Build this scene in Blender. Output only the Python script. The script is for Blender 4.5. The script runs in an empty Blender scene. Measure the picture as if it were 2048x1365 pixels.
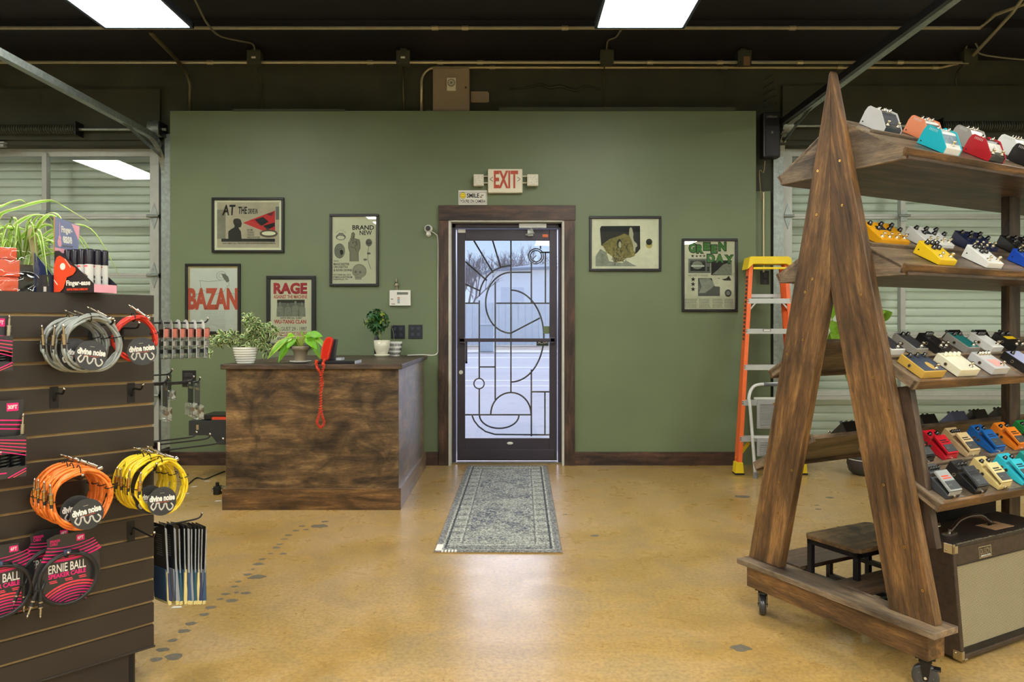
import bpy, math, random
from mathutils import Vector, Matrix
random.seed(7)
sc = bpy.context.scene
COL = sc.collection
# ------------------------------------------------------------ camera, world, exposure
F, CX, CY, H = 1460.0, 1024.0, 650.0, 1.23      # focal length in px of the 2048 px frame, horizon row, eye height
cam = bpy.data.cameras.new('camera'); cam.sensor_width = 36.0; cam.lens = 36.0*F/2048
cam.shift_y = -(682.5-CY)/2048; cam.clip_start = .05; cam.clip_end = 300
co = bpy.data.objects.new('camera', cam); COL.objects.link(co)
co.location = (0, 0, H); co.rotation_euler = (math.pi/2, 0, 0); sc.camera = co
sc.view_settings.view_transform = 'Standard'; sc.view_settings.look = 'None'
sc.view_settings.gamma = 1; sc.view_settings.use_curve_mapping = False
sc.view_settings.exposure = 0.48
PANEL_L = 17.5       # radiance of the ceiling lights
SKY_L = 1.05

def lin(c):
    c = c/255.0
    return c/12.92 if c <= .04045 else ((c+.055)/1.055)**2.4
def rgb(r, g, b): return (lin(r), lin(g), lin(b), 1)

w = bpy.data.worlds.new('sky'); sc.world = w; w.use_nodes = True
nt = w.node_tree; nt.nodes.clear()
wo = nt.nodes.new('ShaderNodeOutputWorld'); bg = nt.nodes.new('ShaderNodeBackground')
tc = nt.nodes.new('ShaderNodeTexCoord'); sx = nt.nodes.new('ShaderNodeSeparateXYZ'); rp = nt.nodes.new('ShaderNodeValToRGB')
nt.links.new(tc.outputs['Generated'], sx.inputs[0]); nt.links.new(sx.outputs['Z'], rp.inputs[0])
rp.color_ramp.elements[0].position = 0.0; rp.color_ramp.elements[0].color = (.52, .62, .84, 1)
rp.color_ramp.elements[1].position = .5; rp.color_ramp.elements[1].color = (.34, .48, .9, 1)
nt.links.new(rp.outputs[0], bg.inputs[0]); bg.inputs[1].default_value = SKY_L
nt.links.new(bg.outputs[0], wo.inputs[0])
# low soft winter daylight: the hazy sun behind thin cloud shining towards the shop door
sl = bpy.data.lights.new('hazy_daylight', 'SUN'); sl.energy = 7.0; sl.angle = math.radians(110); sl.color = (.82, .80, 1.0)
so = bpy.data.objects.new('hazy_daylight', sl); COL.objects.link(so)
so.location = (0, 12, 8); so.rotation_euler = (math.radians(-64), 0, math.radians(-20))

# ------------------------------------------------------------ materials
MATS = {}
def newmat(name):
    m = bpy.data.materials.new(name); m.use_nodes = True; t = m.node_tree
    b = t.nodes['Principled BSDF']; MATS[name] = m
    return m, t, b
def N(t, typ, **kw):
    n = t.nodes.new(typ)
    for k, v in kw.items():
        if k.startswith('i_'): n.inputs[k[2:].replace('_', ' ')].default_value = v
        else: setattr(n, k, v)
    return n
def coords(t, scale=(1, 1, 1), kind='Object', loc=(0, 0, 0), rot=(0, 0, 0)):
    c = N(t, 'ShaderNodeTexCoord'); mp = N(t, 'ShaderNodeMapping')
    mp.inputs['Scale'].default_value = scale; mp.inputs['Location'].default_value = loc; mp.inputs['Rotation'].default_value = rot
    t.links.new(c.outputs[kind], mp.inputs[0]); return mp.outputs[0]
def ramp(t, src, stops):
    r = N(t, 'ShaderNodeValToRGB'); e = r.color_ramp.elements
    while len(e) < len(stops): e.new(.5)
    for i, (p, c) in enumerate(stops): e[i].position = p; e[i].color = c
    t.links.new(src, r.inputs[0]); return r.outputs[0]
def mix(t, fac, a, b, typ='MIX'):
    m = N(t, 'ShaderNodeMix', data_type='RGBA', blend_type=typ)
    for s, v in ((m.inputs[0], fac), (m.inputs[6], a), (m.inputs[7], b)):
        if hasattr(v, 'links'): t.links.new(v, s)
        else: s.default_value = v
    return m.outputs[2]
def mth(t, op, a, b=0.0, c=None):
    m = N(t, 'ShaderNodeMath', operation=op)
    for s, v in zip(m.inputs, (a, b, c)):
        if v is None: continue
        if hasattr(v, 'links'): t.links.new(v, s)
        else: s.default_value = v
    return m.outputs[0]
def noise(t, vec, scale=5, detail=3, rough=.55, dist=0):
    n = N(t, 'ShaderNodeTexNoise'); n.inputs['Scale'].default_value = scale; n.inputs['Detail'].default_value = detail
    n.inputs['Roughness'].default_value = rough; n.inputs['Distortion'].default_value = dist
    t.links.new(vec, n.inputs['Vector']); return n.outputs['Fac']
def bump(t, b, h, strength=.3, dist=.002):
    n = N(t, 'ShaderNodeBump'); n.inputs['Strength'].default_value = strength; n.inputs['Distance'].default_value = dist
    t.links.new(h, n.inputs['Height']); t.links.new(n.outputs[0], b.inputs['Normal'])

def paint(name, c, rough=.5, metal=0, var=.08, nscale=14, coat=0, bmp=0, spec=.5):
    m, t, b = newmat(name)
    v = coords(t); f = noise(t, v, nscale, 3)
    lo = tuple(x*(1-var) for x in c[:3])+(1,); hi = tuple(min(1, x*(1+var)) for x in c[:3])+(1,)
    t.links.new(ramp(t, f, [(.3, lo), (.7, hi)]), b.inputs['Base Color'])
    b.inputs['Roughness'].default_value = rough; b.inputs['Metallic'].default_value = metal
    b.inputs['Coat Weight'].default_value = coat; b.inputs['Coat Roughness'].default_value = .08
    b.inputs['Specular IOR Level'].default_value = spec
    if bmp: bump(t, b, noise(t, v, nscale*8, 2), bmp, .001)
    return m
def wood(name, dark, mid, light, scale=(1.2, 14, 14), rough=.45, blotch=2.2, seed=0., sat=1):
    m, t, b = newmat(name)
    v = coords(t, scale, loc=(seed, seed*1.7, seed*.6)); v2 = coords(t, (scale[0]*.9, scale[1]*.16, scale[2]*.16), loc=(seed, 0, seed))
    g = noise(t, v, 2.2, 8, .62, .6); fine = noise(t, coords(t, tuple(s*4 for s in scale)), 5, 4, .7)
    bl = noise(t, v2, blotch, 4, .6, 1.2)
    c1 = ramp(t, g, [(.3, dark), (.52, mid), (.72, light)])
    c2 = ramp(t, bl, [(.34, (.30, .28, .27, 1)), (.5, (.8, .78, .75, 1)), (.68, (1.25, 1.15, 1.0, 1))])
    c = mix(t, 1.0, c1, c2, 'MULTIPLY')
    c = mix(t, .6, c, ramp(t, fine, [(.36, (.38, .36, .34, 1)), (.6, (1.3, 1.28, 1.22, 1))]), 'MULTIPLY')
    t.links.new(c, b.inputs['Base Color']); b.inputs['Roughness'].default_value = rough
    bump(t, b, g, .25, .002); return m
def glassy(name, tint=(1, 1, 1, 1), ior=1.45, base=0.0):
    m, t, b = newmat(name); t.nodes.remove(b)
    o = t.nodes['Material Output']; tr = N(t, 'ShaderNodeBsdfTransparent'); gl = N(t, 'ShaderNodeBsdfGlossy')
    tr.inputs[0].default_value = tint; gl.inputs['Roughness'].default_value = .01; gl.inputs[0].default_value = (.95, .97, .97, 1)
    fr = N(t, 'ShaderNodeFresnel'); fr.inputs[0].default_value = ior
    f = noise(t, coords(t), 9, 2); bp = N(t, 'ShaderNodeBump'); bp.inputs['Strength'].default_value = .02
    t.links.new(f, bp.inputs['Height']); t.links.new(bp.outputs[0], gl.inputs['Normal'])
    mx = N(t, 'ShaderNodeMixShader'); t.links.new(mth(t, 'ADD', fr.outputs[0], base), mx.inputs[0])
    t.links.new(tr.outputs[0], mx.inputs[1]); t.links.new(gl.outputs[0], mx.inputs[2]); t.links.new(mx.outputs[0], o.inputs[0])
    return m
def emis(name, c, s):
    m, t, b = newmat(name)
    f = noise(t, coords(t), 1.2, 1)
    t.links.new(ramp(t, f, [(.3, tuple(x*.93 for x in c[:3])+(1,)), (.7, c)]), b.inputs['Emission Color'])
    b.inputs['Emission Strength'].default_value = s; b.inputs['Base Color'].default_value = (.8, .8, .8, 1); return m

def K(name, *a, **k):       # lazily made plain paints
    return MATS.get(name) or paint(name, *a, **k)
black = paint('black_plastic', rgb(22, 22, 24), .35)
blackm = paint('black_metal', rgb(26, 25, 26), .4, .3)
white = paint('white_plastic', rgb(222, 222, 214), .4, var=.03)
chrome = paint('chrome', rgb(205, 200, 190), .18, 1, var=.03)
gold = paint('gold_metal', rgb(228, 218, 190), .25, .8, var=.05)
alu = paint('aluminium', rgb(196, 200, 198), .42, .35, var=.05)
alupaint = paint('mill_aluminium', rgb(176, 180, 174), .45, .35, var=.05)
galv = paint('galvanised_steel', rgb(150, 160, 156), .42, .7, var=.18, nscale=30)
pipe = paint('conduit_steel', rgb(196, 186, 150), .35, .5, var=.1)
blackwall = paint('black_wall_paint', rgb(60, 63, 50), .7, var=.25, nscale=3, bmp=.3)
blackceil = paint('black_ceiling_paint', rgb(24, 24, 31), .6, var=.25, nscale=2, bmp=.2)
rubber = paint('rubber', rgb(20, 20, 20), .7)
tan = paint('raw_board', rgb(196, 160, 108), .7)
pink = paint('magenta_print', rgb(226, 30, 120), .5, var=.03)
coral = paint('coral_print', rgb(240, 70, 90), .5, var=.03)
inkblk = paint('ink_black', rgb(20, 20, 24), .6, var=.1)
inkwht = paint('ink_white', rgb(232, 230, 220), .6, var=.03)
inkgry = paint('ink_grey', rgb(120, 120, 112), .6, var=.1)
inkmid = paint('ink_olive_grey', rgb(150, 150, 134), .6, var=.2, nscale=60)
inkred = paint('ink_red', rgb(214, 40, 44), .6, var=.06)
inkora = paint('ink_orange', rgb(226, 74, 34), .6, var=.06)
clear = glassy('clear_plastic', (.86, .89, .93, 1), 1.5, .10)
pane = glassy('pane_glass', (.93, .96, .95, 1), 1.5)
W_A = wood('stained_wood_warm', rgb(54, 40, 29), rgb(112, 84, 54), rgb(158, 122, 78), seed=1.3)
W_B = wood('stained_wood_dark', rgb(42, 36, 34), rgb(86, 70, 58), rgb(116, 94, 74), seed=4.1)
W_S = wood('satin_side_plywood', rgb(64, 50, 38), rgb(120, 96, 66), rgb(168, 138, 96), (1.4, 9, 9), .4, 3.4, 6.)
MATS['satin_side_plywood'].node_tree.nodes['Principled BSDF'].inputs['Coat Weight'].default_value = 1.0
MATS['satin_side_plywood'].node_tree.nodes['Principled BSDF'].inputs['Coat Roughness'].default_value = .5
MATS['satin_side_plywood'].node_tree.nodes['Principled BSDF'].inputs['Coat IOR'].default_value = 1.9
W_C = wood('stained_wood_grey_glare', rgb(84, 74, 66), rgb(132, 116, 98), rgb(166, 148, 126), seed=8.7)  # grey stain made lighter: glare on the shelf boards put into the colour
W_T = wood('stained_trim_wood', rgb(38, 28, 27), rgb(78, 56, 46), rgb(104, 76, 62), seed=2.2)
W_P = wood('stained_plywood', rgb(64, 50, 38), rgb(120, 96, 66), rgb(168, 138, 96), (1.4, 9, 9), .5, 3.4, 6.)

m, t, b = newmat('green_wall_paint')
v = coords(t); f = noise(t, v, 1.3, 3); 
t.links.new(ramp(t, f, [(.25, rgb(99, 113, 83)), (.75, rgb(110, 125, 93))]), b.inputs['Base Color'])
b.inputs['Roughness'].default_value = .48; bump(t, b, noise(t, v, 60, 2), .08, .001)
green = m
m, t, b = newmat('stained_concrete')
v = coords(t)
big = noise(t, v, .9, 4, .6, 1.5); mid = noise(t, v, 3.5, 6, .65, .8); fine = noise(t, v, 60, 4, .7)
c = ramp(t, big, [(.3, rgb(158, 126, 64)), (.5, rgb(180, 147, 86)), (.7, rgb(190, 160, 114))])
c = mix(t, ramp(t, mid, [(.45, (0, 0, 0, 1)), (.75, (.6, .6, .6, 1))]), c, rgb(146, 132, 104))
c = mix(t, .8, c, ramp(t, fine, [(.34, (.66, .63, .58, 1)), (.58, (1.08, 1.08, 1.08, 1))]), 'MULTIPLY')
vo = N(t, 'ShaderNodeTexVoronoi', feature='DISTANCE_TO_EDGE'); vo.inputs['Scale'].default_value = 9
wv = N(t, 'ShaderNodeVectorMath', operation='ADD'); nn = N(t, 'ShaderNodeTexNoise'); nn.inputs['Scale'].default_value = 5; nn.inputs['Detail'].default_value = 4
sc3 = N(t, 'ShaderNodeVectorMath', operation='SCALE'); sc3.inputs['Scale'].default_value = .35
t.links.new(v, nn.inputs['Vector']); t.links.new(nn.outputs['Color'], sc3.inputs[0]); t.links.new(v, wv.inputs[0]); t.links.new(sc3.outputs[0], wv.inputs[1]); t.links.new(wv.outputs[0], vo.inputs['Vector'])
cr = mth(t, 'MULTIPLY', ramp(t, vo.outputs['Distance'], [(0, (1, 1, 1, 1)), (.018, (0, 0, 0, 1))]), ramp(t, noise(t, v, 1.4, 2), [(.45, (0, 0, 0, 1)), (.62, (.4, .4, .4, 1))]))
c = mix(t, cr, c, rgb(110, 88, 52))
t.links.new(c, b.inputs['Base Color'])
t.links.new(mth(t, 'MULTIPLY_ADD', mid, .3, .15), b.inputs['Roughness'])
b.inputs['Coat Weight'].default_value = .10; b.inputs['Coat Roughness'].default_value = .2; b.inputs['Specular IOR Level'].default_value = .42
bump(t, b, noise(t, v, 11, 5), .05, .004)
concrete = m
greyspot = paint('bare_concrete_patch', rgb(104, 96, 80), .6, var=.3, nscale=80)

# ------------------------------------------------------------ mesh builder
def V(*a): return Vector(a)
class MB:
    def __init__(s, M=None): s.v, s.f, s.m, s.s, s.mats, s.M = [], [], [], [], [], (M.copy() if M else Matrix())
    def mi(s, m):
        if m not in s.mats: s.mats.append(m)
        return s.mats.index(m)
    def add(s, vs, fs, m, smooth=False, M=None):
        M = s.M @ M if M is not None else s.M; o = len(s.v); k = s.mi(m)
        s.v += [tuple(M @ Vector(p)) for p in vs]
        flip = M.determinant() < 0
        for f in fs:
            g = [o+i for i in f]; s.f.append(g[::-1] if flip else g); s.m.append(k); s.s.append(smooth)
        return s
    def box(s, lo, hi, m, M=None):
        (a, b, c), (d, e, f) = lo, hi
        a, d = min(a, d), max(a, d); b, e = min(b, e), max(b, e); c, f = min(c, f), max(c, f)
        vs = [(a, b, c), (d, b, c), (d, e, c), (a, e, c), (a, b, f), (d, b, f), (d, e, f), (a, e, f)]
        return s.add(vs, [(3, 2, 1, 0), (4, 5, 6, 7), (0, 1, 5, 4), (1, 2, 6, 5), (2, 3, 7, 6), (3, 0, 4, 7)], m, False, M)
    def prism(s, poly, z0, z1, m, M=None, smooth=False):
        n = len(poly); ar = sum(poly[i][0]*poly[(i+1) % n][1]-poly[(i+1) % n][0]*poly[i][1] for i in range(n))
        if ar < 0: poly = poly[::-1]
        if z0 > z1: z0, z1 = z1, z0
        vs = [(x, y, z0) for x, y in poly]+[(x, y, z1) for x, y in poly]
        fs = [tuple(range(n))[::-1], tuple(range(n, 2*n))]+[(i, (i+1) % n, n+(i+1) % n, n+i) for i in range(n)]
        return s.add(vs, fs, m, smooth, M)
    def lathe(s, prof, m, n=24, M=None, smooth=True):
        vs, fs = [], []
        for r, z in prof:
            for k in range(n):
                a = 2*math.pi*k/n; vs.append((r*math.cos(a), r*math.sin(a), z))
        for i in range(len(prof)-1):
            for k in range(n):
                a, b = i*n+k, i*n+(k+1) % n; fs.append((a, b, b+n, a+n))
        s.add(vs, fs, m, smooth, M)
        for i, rev in ((0, True), (len(prof)-1, False)):
            if prof[i][0] > 1e-5:
                g = tuple(range(n)); vv = [vs[i*n+k] for k in range(n)]; s.add(vv, [g[::-1] if rev else g], m, False, M)
        return s
    def cyl(s, p0, p1, r, m, n=12, r1=None, M=None, smooth=True):
        p0, p1 = Vector(p0), Vector(p1); d = p1-p0; q = d.to_track_quat('Z', 'Y').to_matrix().to_4x4()
        MM = Matrix.Translation(p0) @ q
        return s.lathe([(r, 0), (r if r1 is None else r1, d.length)], m, n, MM if M is None else M @ MM, smooth)
    def tube(s, pts, r, m, n=8, closed=False, M=None):
        P_ = [Vector(p) for p in pts]; L = len(P_); vs, fs = [], []; up = None
        for i in range(L):
            a = P_[(i-1) % L] if (i or closed) else P_[0]; b = P_[(i+1) % L] if (i < L-1 or closed) else P_[-1]
            d = (b-a).normalized()
            if up is None: up = d.orthogonal().normalized()
            up = (up-d*up.dot(d)); up = up.normalized() if up.length > 1e-6 else d.orthogonal().normalized()
            q = d.cross(up); rr = r(i/(L-1)) if callable(r) else r
            for k in range(n):
                t = 2*math.pi*k/n; vs.append(tuple(P_[i]+(up*math.cos(t)+q*math.sin(t))*rr))
        for i in range(L if closed else L-1):
            for k in range(n):
                a, b = i*n+k, i*n+(k+1) % n; c, d = ((i+1) % L)*n+k, ((i+1) % L)*n+(k+1) % n
                fs.append((a, b, d, c))
        if not closed: fs += [tuple(range(n))[::-1], tuple((L-1)*n+k for k in range(n))]
        return s.add(vs, fs, m, True, M)
    def pen(s, pts, w, z, m, th=.0004):        # flat drawn line in the XY plane
        for a, b in zip(pts, pts[1:]):
            dx_, dy_ = b[0]-a[0], b[1]-a[1]; L = math.hypot(dx_, dy_)
            if L < 1e-6: continue
            ux, uy = dx_/L*w/2, dy_/L*w/2
            s.prism([(a[0]-ux-uy, a[1]-uy+ux), (a[0]-ux+uy, a[1]-uy-ux), (b[0]+ux+uy, b[1]+uy-ux), (b[0]+ux-uy, b[1]+uy+ux)], z, z+th, m)
        return s
    def ball(s, c, r, m, n=12, sq=(1, 1, 1), M=None):
        prof = [(max(1e-6, math.sin(math.pi*i/8)), -math.cos(math.pi*i/8)) for i in range(9)]
        MM = Matrix.Translation(Vector(c)) @ Matrix.Diagonal((r*sq[0], r*sq[1], r*sq[2], 1))
        return s.lathe(prof, m, n, MM if M is None else M @ MM)
    def bar(s, p0, p1, w, h, m, up=(0, 0, 1), M=None):      # rectangular bar, w across, h along up
        p0, p1 = Vector(p0), Vector(p1); d = p1-p0; x = d.normalized(); y = Vector(up).cross(x).normalized(); z = x.cross(y)
        MM = Matrix((x, y, z)).transposed().to_4x4(); MM.translation = p0
        return s.box((0, -w/2, -h/2), (d.length, w/2, h/2), m, MM if M is None else M @ MM)
    def text(s, body, x0, y0, x1, y1, z, m, M=None, bold=.0, th=.0004, slant=0, mirror=False):
        vs, fs = glyphs(body, bold, slant)
        xs = [p[0] for p in vs]; ys = [p[1] for p in vs]
        ax, bx, ay, by = min(xs), max(xs), min(ys), max(ys)
        sx_, sy_ = (x1-x0)/(bx-ax), (y1-y0)/(by-ay)
        vv = [((x1-(p[0]-ax)*sx_) if mirror else (x0+(p[0]-ax)*sx_), y0+(p[1]-ay)*sy_, z+(th if p[2] > 0 else 0)) for p in vs]
        return s.add(vv, [f[::-1] for f in fs] if (mirror != (sx_*sy_ < 0)) else fs, m, False, M)
    def build(s, name, parent=None, world=False, label=None, cat=None, group=None, kind=None, bevel=0, at=None):
        me = bpy.data.meshes.new(name); o = bpy.data.objects.new(name, me); COL.objects.link(o)
        vs = [Vector(p) for p in s.v]
        if parent is not None:
            o.parent = parent
            if world: iv = wm(parent).inverted(); vs = [iv @ p for p in vs]
        elif vs:
            c = Vector(((min(p.x for p in vs)+max(p.x for p in vs))/2, (min(p.y for p in vs)+max(p.y for p in vs))/2, min(p.z for p in vs)))
            if at is not None: c = Vector(at)
            vs = [p-c for p in vs]; o.location = c
        me.from_pydata([tuple(p) for p in vs], [], s.f)
        for mm in s.mats: me.materials.append(mm)
        me.polygons.foreach_set('material_index', s.m); me.polygons.foreach_set('use_smooth', s.s)
        me.update()
        if bevel:
            bm = o.modifiers.new('edge', 'BEVEL'); bm.width = bevel; bm.segments = 2; bm.limit_method = 'ANGLE'; bm.angle_limit = .7
        if label: o['label'] = label
        if cat: o['category'] = cat
        if group: o['group'] = group
        if kind: o['kind'] = kind
        return o
_gl = {}
def glyphs(body, bold, slant):
    k = (body, bold, slant)
    if k not in _gl:
        cu = bpy.data.curves.new('t', 'FONT'); cu.body = body; cu.size = 1; cu.extrude = .01; cu.offset = bold; cu.shear = slant; cu.resolution_u = 3
        cu.space_line = .85
        o = bpy.data.objects.new('t', cu); COL.objects.link(o); bpy.context.view_layer.update()
        me = o.evaluated_get(bpy.context.evaluated_depsgraph_get()).to_mesh()
        _gl[k] = ([tuple(v.co) for v in me.vertices], [tuple(p.vertices) for p in me.polygons])
        o.evaluated_get(bpy.context.evaluated_depsgraph_get()).to_mesh_clear()
        bpy.data.objects.remove(o); bpy.data.curves.remove(cu)
    return _gl[k]
def wm(o):
    M = o.matrix_basis.copy()
    while o.parent is not None: o = o.parent; M = o.matrix_basis @ M
    return M
def thing(name, label, cat, loc=(0, 0, 0), rz=0, group=None, M=None):
    o = bpy.data.objects.new(name, None); COL.objects.link(o); o.empty_display_size = .1
    if M is not None: o.matrix_basis = M
    else: o.location = loc; o.rotation_euler = (0, 0, rz)
    o['label'] = label; o['category'] = cat
    if group: o['group'] = group
    return o
def frame(o, x, y, z=None):       # matrix from origin and x, y axes
    x = Vector(x).normalized(); y = Vector(y).normalized(); z = x.cross(y)
    M = Matrix((x, y, z)).transposed().to_4x4(); M.translation = Vector(o); return M
def board(name, parent, M, poly, t, mat, bevel=.002, label=None):   # a plank: outline in its own XY (grain along X), thickness along Z
    mb = MB(); mb.prism(poly, 0, t, mat); o = mb.build(name, parent, bevel=bevel, label=label)
    o.matrix_basis = wm(parent).inverted() @ M; return o
def rect(a, b, c, d): return [(a, b), (c, b), (c, d), (a, d)]
def ell(cx, cy, rx, ry, n=20, a0=0, a1=360, close=False):
    return [(cx+rx*math.cos(math.radians(a0+(a1-a0)*i/n)), cy+ry*math.sin(math.radians(a0+(a1-a0)*i/n))) for i in range(n+(0 if a1-a0 >= 360 else 1))]
def P(px, py, d): return Vector(((px-CX)/F*d, d, H-(py-CY)/F*d))
def G(px, py): d = H*F/(py-CY); return Vector(((px-CX)/F*d, d, 0))
def copy_thing(o, M, label=None):
    c = o.copy(); COL.objects.link(c); c.matrix_basis = M
    if label: c['label'] = label
    for ch in list(o.children):
        d = ch.copy(); COL.objects.link(d); d.parent = c
        for g in list(ch.children):
            e = g.copy(); COL.objects.link(e); e.parent = d
    return c
WY = 6.40
def wx(px, y=WY): return (px-CX)/F*y
def wz(py, y=WY): return H+(CY-py)/F*y
# art frame: photo pixels on the wall plane -> world; layer toward the room
def wallM(y, layer=0):       # local (px, py, z) with z metres toward room
    s = y/F
    return Matrix(((s, 0, 0, -CX*s), (0, 0, -1, y), (0, -s, 0, H+CY*s), (0, 0, 0, 1)))
# ============================================================ the setting
def struct(mb, name, parent=None, **k): return mb.build(name, parent, kind='structure', **k)
XR, XL, YB = 6.0, -6.0, -6.0
CZ = 3.62
fl = MB(); fl.box((XL, YB, -.1), (XR, 6.98, 0), concrete)
spots = [(640,1053,18,4),(612,1060,6,3),(603,1053,7,3),(592,1062,7,3),(577,1071,8,3),(569,1079,7,3),(560,1089,7,3),(553,1096,9,6),(541,1108,6,3),(567,1108,8,4),(525,1119,8,3),(517,1129,11,4),(506,1139,4,2),(495,1150,9,4),(514,1155,18,6),(477,1164,7,3),(469,1174,8,3),(451,1189,10,5),(492,1187,10,5),(473,1186,5,2),(440,1199,7,4),(463,1202,15,8),(422,1216,12,5),(408,1230,11,4),(382,1248,12,6),(368,1263,14,7),(346,1282,11,6),(326,1300,13,7),(348,1314,20,9),(312,1320,14,8),(1483,1297,22,9),(1484,994,16,3),(1660,996,9,2),(1634,1011,6,2),(1636,1019,7,2),(1190,1072,9,3),(870,1020,3,1),(1130,1030,6,2),(650,1044,8,2)]
rd = random.Random(3)
for px, py, a, b_ in spots:
    c0 = G(px, py); rx = a*c0.y/F; ry = rx*.75 if a > 5 else rx
    pts = [(c0.x+rx*math.cos(k*.449)*rd.uniform(.7, 1.15), c0.y+ry*math.sin(k*.449)*rd.uniform(.7, 1.15)) for k in range(14)]
    fl.prism(pts, 0, .0006, greyspot)
struct(fl, 'floor', at=(0, 0, 0))
DX0, DX1, DZ = wx(900), wx(1127), wz(443)
GX0, GX1, GT = wx(340), wx(1512), wz(222)
mb = MB(); mb.box((GX0, WY, 0), (DX0, 6.6, GT), green); mb.box((DX1, WY, 0), (GX1, 6.6, GT), green); mb.box((DX0, WY, DZ), (DX1, 6.6, GT), green)
mb.box((wx(467), WY-.012, GT-.003), (wx(690), 6.6, GT+.014), K('dark_green_cap', rgb(60, 66, 50), .6)); mb.box((wx(998), WY-.014, GT-.002), (wx(1470), 6.6, GT+.03), K('dark_green_cap', rgb(60, 66, 50), .6))
struct(mb, 'wall_front', at=(0, WY, 0))
OX0, OX1 = P(341, 600, 6.6).x, P(1548, 600, 6.7).x         # inner jambs of the garage openings
OT = wz(290, 6.6)
mb = MB(); mb.box((XL, 6.6, OT), (XR, 6.98, CZ), blackwall)
mb.box((OX0, 6.6, DZ), (OX1, 6.98, OT), blackwall)
mb.box((OX0, 6.6, 0), (DX0, 6.98, DZ), blackwall); mb.box((DX1, 6.6, 0), (OX1, 6.98, DZ), blackwall)
mb.box((GX1, 6.5, 0), (wx(1541, 6.5), 6.6, 2.42), green)
for a, b_, c_, d_ in ((0, 320, 178, 280), (1565, 2048, 172, 280)): mb.box((P(a-200, 0, 6.57).x if a == 0 else P(a, 0, 6.57).x, 6.565, wz(d_, 6.57)), (P(b_ if a == 0 else 2300, 0, 6.57).x, 6.6, wz(c_, 6.57)), blackwall)
crack = [P(x, y, 6.59) for x, y in ((1020, 178), (1060, 175), (1080, 168), (1100, 176), (1120, 172), (1150, 182), (1172, 172), (1200, 179))]
mb.tube(crack, lambda u: .006+.008*math.sin(u*3.1)**2, blackwall, 6)
for q in range(5): mb.tube([P(1545+q*2, 150+q*14, 6.59), P(1535, 158+q*14, 6.58), P(1528, 163+q*14, 6.59)], .006, blackwall, 5)
struct(mb, 'wall_upper', at=(0, 6.6, 0))
wallmat = paint('side_wall_paint', rgb(206, 208, 196), .7, var=.05, nscale=2)
for nm, lo, hi in (('wall_left', (XL-.2, YB, 0), (XL, 6.98, CZ)), ('wall_right', (XR, YB, 0), (XR+.2, 6.98, CZ)), ('wall_back', (XL-.2, YB-.2, 0), (XR+.2, YB, CZ))):
    mb = MB(); mb.box(lo, hi, wallmat); struct(mb, nm)
mb = MB(); mb.box((XL-.2, YB-.2, CZ), (XR+.2, 6.98, CZ+.2), blackceil)
for yy in (5.72, 4.2, 2.4, .6, -1.2, -3): mb.box((XL, yy, CZ-.06), (XR, yy+.10, CZ), blackceil)
struct(mb, 'ceiling', at=(0, 0, CZ))
for nm, x0, x1 in (('baseboard_left', GX0, wx(877)), ('baseboard_right', wx(1149), wx(1476))):
    mb = MB(); mb.box((x0, WY-.022, 0), (x1, WY, wz(904)), W_T)
    if nm.endswith('left'): mb.box((GX0-.02, WY-.35, 0), (GX0+.0, WY, .16), W_T)
    struct(mb, nm, bevel=.003)
# casing of the front door
for i, (a, b_, c_, d_, vert) in enumerate(((877, 411, 1151, 441, 0), (877, 441, 901, 936, 1), (1126, 441, 1150, 936, 1))):
    x0, x1, z1, z0 = wx(a, WY-.03), wx(b_ and c_, WY-.03), wz(b_, WY-.03), max(0, wz(d_, WY-.03))
    tr = bpy.data.objects
    if vert:
        mb = MB(); mb.box((0, 0, 0), (z1, x1-x0, .03), W_T); o = mb.build('trim_%d' % (i+1), kind='structure', bevel=.003, at=(0, 0, 0))
        o.matrix_basis = frame((x1, WY-.001, 0), (0, 0, 1), (-1, 0, 0)) @ Matrix.Identity(4)
        o.matrix_basis = frame((x0, WY, 0), (0, 0, 1), (1, 0, 0)) if False else frame((x1, WY, 0), (0, 0, 1), (-1, 0, 0))
    else:
        mb = MB(); mb.box((x0, WY-.035, z0), (x1, WY, z1), W_T); struct(mb, 'trim_%d' % (i+1), bevel=.003)
# reveal
reveal = paint('white_reveal', rgb(196, 196, 186), .6)
mb = MB(); mb.box((DX0-.01, WY-.036, 0), (DX0+.012, 6.60, DZ), reveal); mb.box((DX1-.014, WY-.036, 0), (DX1+.004, 6.6, DZ), reveal); mb.box((DX0, WY-.036, DZ-.008), (DX1, 6.6, DZ+.002), reveal)
struct(mb, 'trim_4')
# ------------------------------------------------------------ front door
dk = paint('dark_bronze_frame', rgb(57, 51, 63), .38, .25, var=.12, nscale=6)
DY = 6.50
def dx(px): return wx(px, DY)
def dz(py): return wz(py, DY)
door = thing('door_1', 'dark bronze glazed entrance door with art deco ironwork in wooden casing', 'door', (dx(1013), DY, 0)); door['kind'] = 'structure'
del door['category']
mb = MB()
mb.box((DX0+.012, 6.47, 0), (dx(912), 6.60, DZ-.01), dk); mb.box((dx(1116), 6.47, 0), (DX1-.014, 6.6, DZ-.01), dk); mb.box((DX0, 6.47, dz(457)), (DX1-.014, 6.6, DZ-.01), dk); mb.box((DX0, 6.45, 0), (DX1-.01, 6.98, .012), K('threshold', rgb(120, 112, 96), .4, .6))
mb.build('door_frame', door, True, bevel=.003)
mb = MB()
x0, x1, z1 = dx(914), dx(1114), dz(459)
gx0, gx1, gz0, gz1 = dx(930), dx(1099), dz(877), dz(481)
mb.box((x0, DY, .02), (gx0, DY+.045, z1), dk); mb.box((gx1, DY, .02), (x1, DY+.045, z1), dk); mb.box((gx0, DY, gz1), (gx1, DY+.045, z1), dk); mb.box((gx0, DY, .02), (gx1, DY+.045, gz0), dk)
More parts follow.
